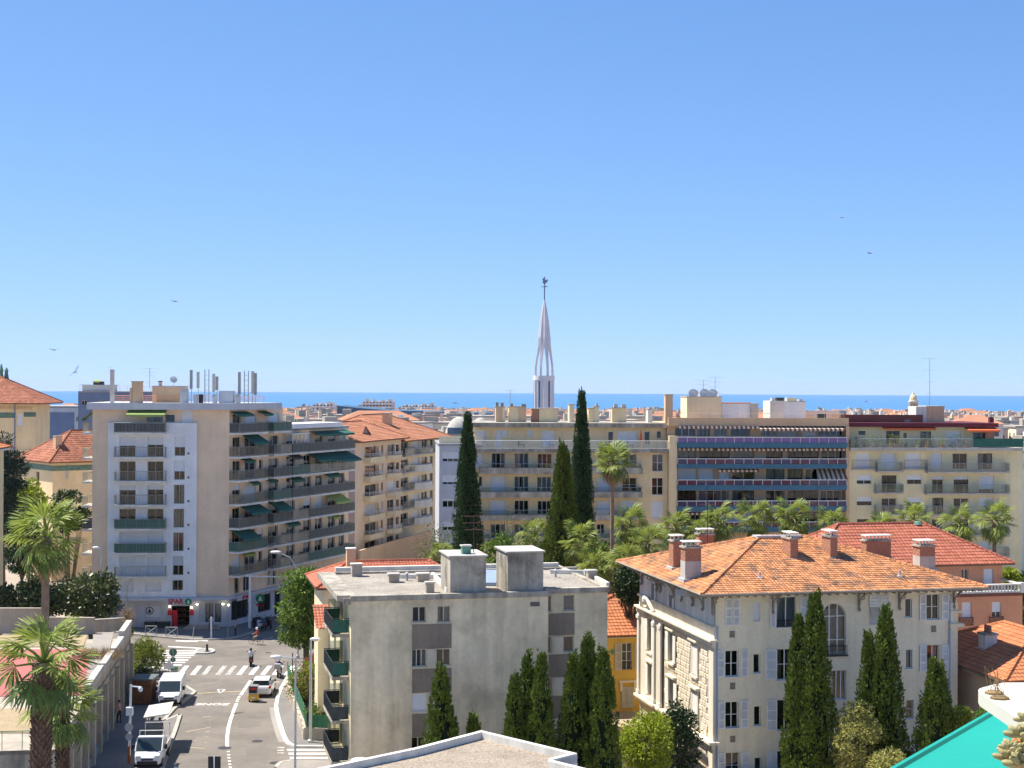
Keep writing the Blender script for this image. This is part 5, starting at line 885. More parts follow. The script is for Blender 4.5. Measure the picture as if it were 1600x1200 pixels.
V.part('gutter', 'wood_grey', lambda b: (b.tube([FV.p(-ov, ov + .06, ve), FV.p(ur_ + 1.6, ov + .06, ve)], .07, 6), b.tube([FV.p(-ov - .06, ov, ve), FV.p(-ov - .06, -LS - ov, ve)], .07, 6)))
V.part('rafter', 'wood_grey', lambda b: [b.fbox(FV, -ov + .3 + i * .6, -ov + .38 + i * .6, .02, ov - .1, ve - .26, ve - .141) for i in range(int((ur_ + 3) / .6))], None, False, 'stuff')
def bracket(F, u, d0, L=1.2):
    b = MB(); b.fbox(F, u - .07, u + .07, d0, d0 + .12, ve - 1.5, ve - .15); b.fbox(F, u - .07, u + .07, d0 + .12, d0 + L, ve - .32, ve - .18)
    b.tube([F.p(u, d0 + .1, ve - 1.3), F.p(u, d0 + .25, ve - .85), F.p(u, d0 + .6, ve - .5), F.p(u, d0 + L - .05, ve - .3)], .06, 5); b.ball(F.p(u, d0 + .14, ve - 1.5), .1, .1, .14); b.tube([F.p(u, d0 + L * .6, ve - .2), F.p(u, d0 + L * .75, ve - .6), F.p(u, d0 + L * .55, ve - .72)], .05, 5); b.build('eave_bracket', 'wood_grey', V.r)
for zm, x in ((V2, 10), (V2, 362), (V2, 590), (V3, 110), (V3, 425), (V3, 850)): bracket(FV, FV.hit(*zm(x, 300))[0], 0)
for x in (95, 185, 205, 280, 330, 395, 455): bracket(FVl, FVl.hit(*V1(x, 160))[0], .05)
# chimneys rise from the roof planes
def roof_hit(x, y):
    best = None; r = ray(x, y)
    P = [FV.p(-ov, ov, ve), FV.p(ur_ + 1.6, ov, ve), FV.p(ur_ + 1.6, -LS - ov, ve), FV.p(-ov, -LS - ov, ve)]; r0, r1 = FV.p(-ov + 8.2, -LS / 2, vr), FV.p(ur_ - 8, -LS / 2, vr)
    for f in ((P[0], P[1], r1), (P[3], P[0], r0)):
        a_, b_, c_ = map(Vector, f); n = (b_ - a_).cross(c_ - a_); t = (a_ - CV).dot(n) / r.dot(n); q = CV + r * t
        if best is None or q.z < best.z: best = q
    return best
def chimney(B, q, w, dp, h, F, m='brick', lower=None, pots='slab', low=1.2):
    u, d_ = (q - F.o).dot(F.u), (q - F.o).dot(F.n); z = q.z; o = boxpart(B, 'chimney', m, F, u - w / 2, u + w / 2, d_ - dp, d_, z - low, z + h)
    if lower: boxpart(B, 'chimney_base', lower, F, u - w / 2 - .012, u + w / 2 + .012, d_ - dp - .012, d_ + .012, z - low, z + h * .58, o)
    boxpart(B, 'flashing', 'lead', F, u - w / 2 - .18, u + w / 2 + .18, d_ - dp - .18, d_ + .18, z - low, z + .03, o)
    boxpart(B, 'chimney_cap', 'concrete_dirty', F, u - w / 2 - .09, u + w / 2 + .09, d_ - dp - .09, d_ + .09, z + h, z + h + .12, o)
    b = MB(); n = max(2, round(w / .35))
    if pots == 'slab':
        for k in range(n + 1):
            for s_ in (.1, dp - .1): c = F.p(u - w / 2 + .08 + (w - .16) * k / n, d_ - s_, 0); b.bar((c[0], c[1], z + h + .12), (c[0], c[1], z + h + .42), .04)
        b.fbox(F, u - w / 2 - .05, u + w / 2 + .05, d_ - dp - .05, d_ + .05, z + h + .42, z + h + .5)
    else:
        for k in range(n): c = F.p(u - w / 2 + w * (k + .5) / n, d_ - dp / 2, z + h + .12); b.lathe(c, [(.12, 0), (.1, .5), (.13, .52)], 8)
    b.build('chimney_top', 'trim_white' if pots == 'slab' else 'brick', o)
for x, y, wpx, hpx, lo in ((1060, 887, 17, 40, None), (1083, 905, 26, 48, 'concrete_light'), (1241, 873, 13, 30, None), (1303, 872, 12, 32, None)):
    q = roof_hit(x, y); s_ = q.y / FPX; chimney(V, q, wpx * s_, 1.0 if wpx > 15 else 1.5, hpx * s_, FV, 'brick', lo)
q = Vector(FV.p(3.6, -15.5, ve + 1.1)); q = at(1104, 868, 121.5); chimney(V, q, 1.2, .9, 1.6, FV, 'brick')
q = at(1373, 872, 121); chimney(V, q, 2.1, .9, 1.3, FV, 'brick'); q = at(1449, 905, 116); q.z = max(q.z, 12.6); chimney(V, q, 1.25, 1.1, 1.7, FV, 'brick', 'concrete_light')
for zm, x, y in ((V2, 290, 88), (V3, 430, 205)): q = roof_hit(*zm(x, y)); V.part('vent_pipe', 'lead', lambda b: b.lathe(q, [(.25, -.05), (.25, .06), (.08, .08), (.08, .45)], 8))
V.part('ridge_flashing', 'lead', lambda b: b.fbox(FV, 6.2, 9.8, -LS / 2 - .5, -LS / 2 + .5, vr - .02, vr + .13))
antenna(V, FV.p(3.9, -12.5, vr - 1), 5.0, 'iron', 3, .3); antenna(V, FV.p(11.6, -9.5, vr - .3), 4.3, 'iron', 4, .1)
V.done()
# ---------------------------------------------------------------- yellow house
FY = Fr(at(950, 1000, 124)[:2], 12.5); Yh = Bld('yellow_house', 'ochre yellow house with orange roof squeezed between grey block and villa', FY.p(2, -4, 0), 'house'); ye = FY.hit(975, 991.5)[1]
fy = Yh.fac(FY, -6, 5.2, -.5, ye, 'stucco_yellow'); fy.win(H5(840, 550, 892, 688), 'd', 2, 'white_frame', 2); fy.win(H5(838, 778, 900, 880), 'd', 2, 'white_frame', 2); fy.end(); mb_ = Yh.mb('stucco_yellow')
for r in ((804, 552, 838, 690), (904, 548, 936, 688), (838, 778, 868, 885), (870, 778, 900, 885)): shutter(Yh, FY, H5(*r), m='shutter')
a = FY.rect(*H5(822, 742, 918, 752)); Yh.part('lintel', 'stucco_cream', lambda b: (b.fbox(FY, a[0], a[1], .003, .25, a[2], a[3]), b.fbox(FY, a[0] + .1, a[0] + .3, .003, .15, a[2] - .7, a[2]), b.fbox(FY, a[1] - .3, a[1] - .1, .003, .15, a[2] - .7, a[2])))
a = FY.rect(*H5(842, 655, 890, 688), .1); Yh.part('balconet', 'iron', lambda b: rail(b, [FY.p(a[0], .12, 0), FY.p(a[1], .12, 0)], a[2], .6, .1)); Yh.part('cornice', 'stucco_cream', lambda b: b.fbox(FY, -6, 5.2, .003, .2, ye - .25, ye - .05))
u, z = FY.hit(*H5(790, 594)); Yh.part('wall_tile', 'copper_green', lambda b: b.face(FY.p(u - .22, .02, z), FY.p(u, .02, z - .28), FY.p(u + .22, .02, z), FY.p(u, .02, z + .28)))
Yh.foot([FY.p(-6, 0, 0), FY.p(5.2, 0, 0), FY.p(5.2, -9, 0), FY.p(-6, -9, 0)], -.5, ye, 'stucco_yellow', skip=(0,)); hip_roof(Yh, FY, -6.4, 5.6, -9.4, .5, ye, ye + 2.6, 8.4, 3.3, 'tile_orange', .42, .3); Yh.done()
# ---------------------------------------------------------------- pink house with the balustrade
FP = Fr(at(1496, 950, 132)[:2], 12.5); P = Bld('pink_house', 'salmon pink house with balustraded terrace behind the villa', FP.p(2, -5, 0), 'house'); pz = FP.hit(1550, 927)[1]; pu = FP.hit(1597.5, 980)[0]
fp_ = P.fac(FP, -12, pu, 0, pz, 'stucco_pink')
for r, s in (((915, 405, 990, 525), 'r'), ((1150, 402, 1222, 525), 'r.65'), ((912, 652, 988, 715), 'd'), ((1147, 645, 1225, 690), 'd'), ((915, 800, 990, 900), 'd')): fp_.win(V3(*r), s, 2)
fp_.end(); P.foot([FP.p(-12, 0, 0), FP.p(pu, 0, 0), FP.p(pu, -13, 0), FP.p(-12, -13, 0)], 0, pz, 'stucco_pink', skip=(0,), roof='membrane')
for r in ((903, 525, 1003, 590), (1138, 520, 1240, 590)):
    a = FP.rect(*V3(*r), .2); b = MB(); rail(b, [FP.p(a[0], .02, 0), FP.p(a[0], .25, 0), FP.p(a[1], .25, 0), FP.p(a[1], .02, 0)], a[2], a[3] - a[2], .12); [b.bar(FP.p(a[0] + (a[1] - a[0]) * k / 4, .25, a[2] + .1), FP.p(a[0] + (a[1] - a[0]) * (k + 1) / 4, .25, a[3] - .1), .02) for k in range(4)]; b.build('balconet', 'iron_brown', P.r)
P.part('cornice', 'brown_panel', lambda b: b.fbox(FP, -12, pu, .003, .12, pz - .25, pz + .02)); bz = FP.hit(1550, 913)[1]; u0 = FP.hit(1505, 920)[0]
bl = P.part('balustrade', 'trim_white', lambda b: (b.fbox(FP, u0 - 2, pu + .1, -.25, .1, pz + .03, pz + .15), b.fbox(FP, u0 - 2, pu + .1, -.25, .1, bz - .12, bz), b.fbox(FP, pu - .25, pu + .12, -.3, .15, pz, bz + .1), b.fbox(FP, pu - .15, pu + .1, -8, -.3, bz - .12, bz)))
bm = MB(); bm.lathe((0, 0, 0), [(.07, 0), (.05, .08), (.09, .25), (.05, (bz - pz) * .7), (.07, bz - pz - .27)], 6); me = bm.mesh('baluster', 'trim_white')
for i in range(24):
    o = bpy.data.objects.new('baluster', me); COL.objects.link(o); o.parent = bl; o.location = Vector(FP.p(u0 - 2 + i * (pu - u0 + 1.8) / 24 + .1, -.08, pz + .15)) - P.r.location
FP2 = Fr(FP.p(0, -3.4, 0)[:2], 12.5); pe = FP2.hit(1520, 880)[1]; pu2 = FP2.hit(1566, 900)[0]; fq = P.fac(FP2, -12, pu2, pz, pe, 'stucco_pink'); fq.win(V3(912, 148, 965, 225), 'd', 2); fq.win(V3(1085, 145, 1160, 270), 'r'); fq.end()
P.foot([FP2.p(-12, 0, 0), FP2.p(pu2, 0, 0), FP2.p(pu2, -9, 0), FP2.p(-12, -9, 0)], pz, pe, 'stucco_pink', skip=(0,)); hip_roof(P, FP2, -12.5, pu2 + .8, -9.6, .8, pe, pe + 3.2, 5, 6.3, 'tile_red', .45, .34)
P.part('roof_cap', 'copper_green', lambda b: b.lathe(FP2.p(pu2 - 6, -4.4, pe + 3.1), [(.5, 0), (.3, .25), (.1, .3)], 8)); P.done()
# ---------------------------------------------------------------- house with orange roof at the right edge
FR_ = Fr(at(1571, 1065, 103.2)[:2], -77.5); Rh = Bld('right_edge_house', 'tan house with orange tile roof and white chimney at the right edge', FR_.p(-6, -5, 0), 'house'); re = 6.6
Rh.foot([FR_.p(-14, -.7, 0), FR_.p(-.7, -.7, 0), FR_.p(-.7, -10, 0), FR_.p(-14, -10, 0)], -.5, re, 'stucco_tan'); hip_roof(Rh, FR_, -14.7, 0, -10.7, 0, re, re + 2.4, 5.3, 5.3, 'tile_orange', .42, .3)
r_ = ray(1534, 1014); k_ = 2.4 / 5.35; kn = FR_.n * k_ + Vector((0, 0, 1)); t_ = (re - CZ - (CV - FR_.o).dot(FR_.n) * k_) / r_.dot(kn); q = CV + r_ * t_
chimney(Rh, q, .95, .95, 1.05, FR_, 'trim_white', None, 'pots', .6); Rh.part('eave_board', 'wood_grey', lambda b: b.fbox(FR_, -14, -.2, -.3, -.1, re - .3, re - .141)); Rh.part('drainpipe', 'lead', lambda b: b.tube([FR_.p(-.8, -.6, 0), FR_.p(-.8, -.6, re - .2)], .05, 6)); Rh.done()
# ---------------------------------------------------------------- left hand villas
FL = Fr(at(30, 660, 235)[:2], 8); LVl = Bld('cream_tower_villa', 'cream villa with square tower, green frieze and orange pyramid roof at left edge', FL.p(-4, -5, 0), 'villa'); ZL = Zm(0, 570, 9.23)
le = FL.hit(40, 630)[1]; lu = FL.hit(55, 700)[0]; fl_ = LVl.fac(FL, -16, lu, 0, le, 'stucco_warm'); fl_.win(ZL(245, 705, 325, 885), 'r'); fl_.end(); LVl.foot([FL.p(-16, 0, 0), FL.p(lu, 0, 0), FL.p(lu, -14, 0), FL.p(-16, -14, 0)], 0, le, 'stucco_warm', skip=(0,))
hip_roof(LVl, FL, -17.5, lu + 1.8, -15.8, 1.6, le, FL.hit(20, 588, -7)[1], 8, 8.5, 'tile_old', .5, .4)
for r in ((-140, 690, 225, 765), (345, 685, 520, 750)): a = FL.rect(*ZL(*r)); LVl.part('frieze', 'frieze_green', lambda b: (b.fbox(FL, a[0], a[1], .003, .08, a[2], a[3]), [b.fbox(FL, a[0] + (a[1] - a[0]) * k / 8, a[0] + (a[1] - a[0]) * k / 8 + .08, .08, .13, a[2], a[3]) for k in range(8)]))
LVl.part('frieze', 'stucco_tan', lambda b: [b.fbox(FL, -10 + i * .45, -9.8 + i * .45, .003, .15, le - 1.0, le - .5) for i in range(int((lu + 10) / .45))], None, False, 'stuff'); LVl.part('string_course', 'stucco_cream', lambda b: b.fbox(FL, -16, lu, .003, .15, le - 7.3, le - 7.1)); LVl.part('drainpipe', 'slate_blue', lambda b: b.tube([FL.p(FL.hit(23, 700)[0], .1, 0), FL.p(FL.hit(23, 700)[0], .1, le)], .08, 6))
zt_ = FL.hit(8, 584, -7)[1]
for x in (2, 10): q = at(x, 590, 243); LVl.part('roof_finial', 'copper_green', lambda b: b.lathe((q.x, q.y, zt_ - 1.2), [(.5, 0), (.35, .8), (.25, 1.4), (.35, 1.7), (.05, 2.2 + (.6 if x < 5 else 0))], 8))
LVl.done(); LVl = Bld('cream_hip_roof_villa', 'lower cream villa with weathered red hip roof beside the tower villa', (*at(82, 780, 205)[:2], 0), 'villa')
F3 = Fr(at(82, 780, 205)[:2], 38); e3 = F3.hit(84, 722)[1]; f3 = LVl.fac(F3, 0, 13, 0, e3, 'stucco_warm'); f3.win((102, 726, 106.5, 748), 'rg', 1); f3.end(); F4 = Fr(F3.p(0, 0, 0)[:2], -52); f4 = LVl.fac(F4, -11, 0, 0, e3, 'stucco_warm'); f4.uw((-6, -4.7, e3 - 4.3, e3 - 1.5), 'd', 1); f4.end(); LVl.foot([F3.p(0, 0, 0), F3.p(13, 0, 0), F3.p(13, -11, 0), F3.p(0, -11, 0)], 0, e3, 'stucco_warm', skip=(0, 3))
hip_roof(LVl, F3, -.8, 13.8, -11.8, .8, e3, e3 + 4.0, 5.5, 5.5, 'tile_old', .5, .4); LVl.part('frieze', 'frieze_green', lambda b: (b.fbox(F3, .02, 13, .003, .08, e3 - 1.2, e3 - .5), b.fbox(F4, -11, .0, .003, .08, e3 - 1.2, e3 - .5)))
for x, y, w in ((92, 705, .9), (121, 704, .9)): q = at(x, y, 208 if x < 100 else 213); boxpart(LVl, 'chimney', 'stucco_tan', F3, *[(q - F3.o).dot(F3.u) - w / 2, (q - F3.o).dot(F3.u) + w / 2, (q - F3.o).dot(F3.n) - w, (q - F3.o).dot(F3.n)], e3 + .4, at(x, 682, q.y).z, None, 'concrete')
LVl.done()
FS = Fr(at(-90, 760, 150)[:2], 6); S = Bld('cream_edge_house', 'edge of a cream house with orange roof at far left of the picture', FS.p(0, -4, 0), 'house'); sz = FS.hit(10, 708)[1]; su = FS.hit(-27, 800)[0]; fs = S.fac(FS, -4, su, 0, sz, 'stucco_pale'); fs.end(); F8 = Fr(FS.p(su, 0, 0)[:2], 96); f8 = S.fac(F8, 0, 9, 0, sz, 'stucco_pale'); [f8.uw((u_, u_ + 1.1, z_, z_ + 1.7), 'rg', 1) for u_ in (1.5, 5.5) for z_ in (sz - 2.6, sz - 5.8, sz - 9)]; f8.end(); S.foot([FS.p(-4, 0, 0), FS.p(su, 0, 0), FS.p(su, -9, 0), FS.p(-4, -9, 0)], 0, sz, 'stucco_pale', skip=(0, 1)); hip_roof(S, FS, -4.5, su + .7, -9.6, .7, sz + .3, sz + 1.8, 4, 4, 'tile_orange', .4, .3); S.part('cornice', 'trim_white', lambda b: b.fbox(FS, -4.5, su + .75, -9, .75, sz, sz + .2)); S.part('cornice', 'trim_white', lambda b: b.fbox(FS, -4, su + .5, .003, .5, sz - 4.2, sz - 3.6)); S.done()
# blue grey block behind
FB = Fr(at(58, 660, 290)[:2], 4); Bb = Bld('blue_grey_block', 'pale block with large slate blue wall panel behind the tower', FB.p(10, -8, 0)); bz0 = FB.hit(90, 637)[1]; bu1 = FB.hit(150, 680)[0]; fbb = Bb.fac(FB, 0, bu1 + 4, 0, bz0, 'grey_blue')
for r in ((1097, 742, 1127, 815), (1145, 742, 1175, 815), (1230, 742, 1260, 815), (1275, 742, 1303, 815), (1097, 990, 1127, 1060), (1145, 990, 1175, 1060), (1230, 990, 1260, 1060)): fbb.win(ZL(*r), 'd', 2)
fbb.end(); Bb.foot([FB.p(0, 0, 0), FB.p(bu1 + 4, 0, 0), FB.p(bu1 + 4, -14, 0), FB.p(0, -14, 0)], 0, bz0, 'grey_blue', skip=(0,), roof='membrane', rz=bz0 + .3)
a = FB.rect(*ZL(555, 685, 1072, 1140)); Bb.part('wall_panel', 'slate_blue', lambda b: b.fbox(FB, a[0], a[1], .003, .06, a[2] - 12, a[3])); a = FB.rect(*ZL(515, 850, 690, 950), 6); b = MB(); rail(b, [FB.p(a[0], 6, 0), FB.p(a[1], 6, 0)], a[2], a[3] - a[2], bars='h'); b.build('railing', 'rail_tan', Bb.r); Bb.done()
FB2 = Fr(at(122, 640, 265)[:2], 4); B3 = Bld('slate_penthouse_block', 'dark blue penthouse block with roof terrace peeping over the tower', FB2.p(10, -8, 0)); z1 = FB2.hit(150, 613)[1]; w1 = FB2.hit(260, 620)[0]; f_ = B3.fac(FB2, 0, w1, 0, z1, 'slate_blue'); f_.win(ZL(1178, 515, 1253, 580), 'd', 2); f_.win(ZL(1430, 510, 1500, 570), 'd', 2); f_.end(); B3.foot([FB2.p(0, 0, 0), FB2.p(w1, 0, 0), FB2.p(w1, -14, 0), FB2.p(0, -14, 0)], 0, z1, 'slate_blue', skip=(0,), roof='membrane', rz=z1 + .2)
a = FB2.rect(*ZL(1185, 295, 1600, 385), -3); boxpart(B3, 'penthouse', 'roller_grey', FB2, a[0], a[1], -9, -3, z1 + .2, a[3], None, 'lead', .4); a = FB2.rect(*ZL(1345, 240, 1490, 290), -4); boxpart(B3, 'chimney', 'iron', FB2, a[0], a[1], -5, -4, a[2], a[3]); awning(B3, FB2, *FB2.rect(*ZL(1350, 320, 1440, 340), -2)[:2], z1 + 2.2, 1, .3, 'canvas_lime', d=-2.98)
b = MB(); rail(b, [FB2.p(.2, -.3, 0), FB2.p(w1, -.3, 0)], z1 + .2, .9, bars='h'); b.build('railing', 'rail_grey', B3.r); antenna(B3, FB2.p(FB2.hit(167, 600)[0], -3, z1), 4.5, arms=2); B3.done()
# ---------------------------------------------------------------- church with the open spire
YS = 318.0; Cs = Bld('church', 'church with pale domes and tall white openwork spire topped by a rooster vane', at(850, 700, YS)[:2] + (terrain_z(0, YS),) if False else (at(850, 600, YS).x, YS, terrain_z(0, YS)), 'church')
ZS = Zm(800, 420, 5.22); c0 = Vector((at(850, 600, YS).x, YS, 0)); zy = lambda y: at(850, 420 + y / 5.22, YS).z; sc_ = YS / FPX / 5.22; z0s = terrain_z(0, YS)
b = MB(); n = 12; Rr = 82 * sc_
b.prism([(c0.x + Rr * cos(2 * pi * (k + .5) / n), c0.y + Rr * sin(2 * pi * (k + .5) / n)) for k in range(n)], z0s, zy(908)); sp = b.build('spire_shaft', 'spire_white', Cs.r)
for k in range(n):
    a_ = 2 * pi * k / n; b = MB(); p = Vector((cos(a_), sin(a_), 0)); q = c0 + p * Rr * .99
    if k % 2: b.tube([(q.x, q.y, z0s), (q.x, q.y, zy(905))], .28, 6)
    else: F_ = Fr((q.x, q.y), math.degrees(a_) + 90); b.fbox(F_, -.16, .16, -.05, .06, zy(1130), zy(915))
    b.build('shaft_rib' if k % 2 else 'window_slit', 'spire_white' if k % 2 else 'city_dark', sp)
b = MB(); b.prism([(c0.x + Rr * 1.06 * cos(2 * pi * k / 24), c0.y + Rr * 1.06 * sin(2 * pi * k / 24)) for k in range(24)], zy(908), zy(872)); b.build('ring', 'spire_white', Cs.r)
prof = [(872, 80), (800, 78), (740, 70), (680, 60), (620, 51), (560, 43.5)]
m_r = 8
for k in range(m_r):
    for s_ in (-1, 1):
        pts = []
        for i, (y, r) in enumerate(prof):
            t = i / 5; a_ = 2 * pi * (k + .5) / m_r + s_ * (pi / m_r) * (t ** 2.6); pts.append(c0 + Vector((cos(a_), sin(a_), 0)) * (r * sc_ - .15) + Vector((0, 0, zy(y))))
        b = MB(); b.tube(pts, [.27, .22, .21, .22, .26, .36], 5); b.build('spire_rib', 'spire_white', Cs.r)
b = MB(); P_ = [(575, 45), (540, 41), (430, 32), (330, 18), (255, 4)]; k0 = len(b.v)
for y, r in P_:
    for k in range(8): a_ = 2 * pi * k / 8; b.v.append((c0.x + r * sc_ * cos(a_), c0.y + r * sc_ * sin(a_), zy(y)))
for i in range(4):
    for k in range(8): a_, d_ = k0 + i * 8 + k, k0 + i * 8 + (k + 1) % 8; b.f.append((a_, d_, d_ + 8, a_ + 8)); b.m.append(0)
b.f.append(tuple(range(k0 + 7, k0 - 1, -1))); b.m.append(0); cone = b.build('spire_cone', 'spire_white', Cs.r)
for k in range(8): a_ = 2 * pi * k / 8; b = MB(); b.tube([(c0.x + r * sc_ * cos(a_), c0.y + r * sc_ * sin(a_), zy(y)) for y, r in P_], [.2, .18, .15, .1, .05], 4); b.build('cone_edge', 'spire_white', cone)
b = MB(); b.tube([(c0.x, c0.y, zy(258)), (c0.x, c0.y, zy(65))], .13, 6); b.bar((c0.x - .7, c0.y, zy(145)), (c0.x + .7, c0.y, zy(145)), .09); mst = b.build('mast', 'slate_blue', Cs.r)
b = MB(); b.ball((c0.x, c0.y, zy(105)), .42, .15, .5); b.tube([(c0.x + .3, c0.y, zy(108)), (c0.x + .6, c0.y, zy(90)), (c0.x + .5, c0.y, zy(82))], [.25, .16, .05], 5); b.ball((c0.x - .28, c0.y, zy(84)), .16, .12, .25); b.build('rooster_vane', 'slate_blue', mst)
for x0, x1, yt, Y in ((697, 738, 651, 300), (735, 766, 652, 296), (764, 800, 657, 300)):
    ctr = at((x0 + x1) / 2, 690, Y); rx = (x1 - x0) / 2 * Y / FPX * 1.15; zt_ = at(700, yt, Y).z; zb = at(700, 690, Y).z; b = MB(); b.lathe((ctr.x, ctr.y, zb - 14), [(rx, 0), (rx, 14)] + [(rx * cos(t), 14 + (zt_ - zb) * sin(t)) for t in [pi / 2 * i / 8 for i in range(1, 9)]], 24); dm_ = b.build('dome', 'concrete_light', Cs.r, None, True)
    b = MB(); zz = zb + (zt_ - zb) * .45; [b.fbox(Fr((ctr.x + rx * .93 * sin(t), ctr.y - rx * .93 * cos(t)), math.degrees(t)), -.9, .9, -.1, .25, zz - .6, zz + .6) for t in (-.5, 0, .5)]; b.build('dome_window', 'city_dark', dm_, 'stuff')
Cs.done()
# bell tower
YT = 620.0; q0 = at(1427, 650, YT); s_ = YT / FPX; gz = terrain_z(0, YT); Bt = Bld('bell_tower', 'small stone bell tower with domed cupola rising over the distant town', (q0.x, YT, gz), 'bell tower'); zz = lambda y: at(1427, y, YT).z; ZT = Zm(1400, 600, 8)
b = MB(); b.prism([(q0.x + 7.2 * s_ * cos(pi / 4 * (k + .5)), YT + 7.2 * s_ * sin(pi / 4 * (k + .5))) for k in range(8)], gz, zz(628)); o = b.build('shaft', 'stucco_tan', Bt.r)
for k in range(8): a_ = pi / 4 * k; b = MB(); F_ = Fr((q0.x + 6.7 * s_ * cos(a_), YT + 6.7 * s_ * sin(a_)), math.degrees(a_) + 90); b.fbox(F_, -.4, .4, -.2, .06, zz(643), zz(632)); b.build('bell_opening', 'city_dark', o)
b = MB(); b.lathe((q0.x, YT, 0), [(8.4 * s_, zz(628.5)), (8.4 * s_, zz(626.5)), (6.2 * s_, zz(626))], 8); b.build('cornice', 'trim_white', Bt.r)
b = MB(); b.lathe((q0.x, YT, 0), [(6.2 * s_, zz(626)), (5.6 * s_, zz(621)), (4.2 * s_, zz(618)), (2.2 * s_, zz(616.5)), (1.4 * s_, zz(613.5)), (.2 * s_, zz(612)), (.12 * s_, zz(607))], 10); b.build('cupola', 'stucco_warm', Bt.r); Bt.done()
# long dark glass building
def longb(name, label, px, Y, dep, m, cat='building'):
    B = Bld(name, label, (at(px[0][0], 650, Y).x, Y, terrain_z(0, Y)), cat); g_ = terrain_z(0, Y); P = [at(x, y, Y) for x, y in px]; b = MB(); n = len(P)
    for i in range(n - 1):
        p, q = P[i], P[i + 1]; b.hexa([(p.x, Y, g_), (q.x, Y, g_), (q.x, Y + dep, g_), (p.x, Y + dep, g_), (p.x, Y, p.z), (q.x, Y, q.z), (q.x, Y + dep, q.z), (p.x, Y + dep, p.z)])
    b.build('wall', m, B.r); return B, P
B_, P = longb('glass_convention_hall', 'long dark blue glass hall with slanted roofline in the middle distance', [(527, 634), (560, 637.5), (604, 641)], 760, 40, 'city_dark')
for i in range(26): x = P[0].x + (P[-1].x - P[0].x) * i / 25; B_.part('mullion', 'slate_blue', lambda b: b.box(x - .12, x + .12, 759.8, 760, -8, P[0].z + (P[-1].z - P[0].z) * i / 25))
B_.part('sign_panel', 'blue_slab', lambda b: b.box(P[0].x + 2.5, P[0].x + 7.5, 759.7, 759.9, P[0].z - 4.5, P[0].z - 2.6)); B_.done()
B_, P = longb('glass_convention_hall', 'second dark blue glass hall, flatter and wider, right of the slanted one', [(606, 641.5), (660, 642.5), (720, 645), (768, 646)], 765, 40, 'city_dark')
for i in range(40): x = P[0].x + (P[-1].x - P[0].x) * i / 39; B_.part('mullion', 'slate_blue', lambda b: b.box(x - .12, x + .12, 764.8, 765, -8, P[0].z - .02 * i))
B_.done()
def tower(name, label, x0, x1, yt, Y, m, step=3.2):
    B = Bld(name, label, (at(x0, 640, Y).x, Y, terrain_z(0, Y))); g_ = terrain_z(0, Y); a, c = at(x0, yt, Y), at(x1, yt, Y); b = MB(); b.box(a.x, c.x, Y, Y + 25, g_, a.z); b.build('wall', m, B.r); w = MB(); l = MB(); z = a.z - 2.4
    while z > g_ + 8:
        l.box(a.x - .5, c.x + .5, Y - 1.2, Y, z - .25, z + .9); x = a.x + 1
        while x < c.x - 2: w.box(x, x + 1.8, Y - .06, Y - .01, z + .95, z + 2.5); x += 3.2
        z -= step
    w.build('windows', 'city_window', B.r, 'stuff'); l.build('balconies', 'stucco_white', B.r, 'stuff'); b = MB(); [b.box(a.x + (c.x - a.x) * t, a.x + (c.x - a.x) * t + RU(2, 5), Y + 4, Y + 9, a.z, a.z + RU(1, 3)) for t in (.1, .35, .6, .82)]; b.build('roof_housings', 'city_wall3', B.r, 'stuff'); B.done()
tower('seafront_block', 'large stepped seafront apartment block standing highest above the far town', 566, 614, 627.5, 1500, 'city_wall4'); tower('seafront_block', 'low wide seafront block right of the tallest seafront block', 628, 680, 633.5, 1550, 'city_wall3'); tower('seafront_block', 'dark flat roofed seafront block left of the slanted glass hall', 488, 524, 632, 1450, 'city_wall3')
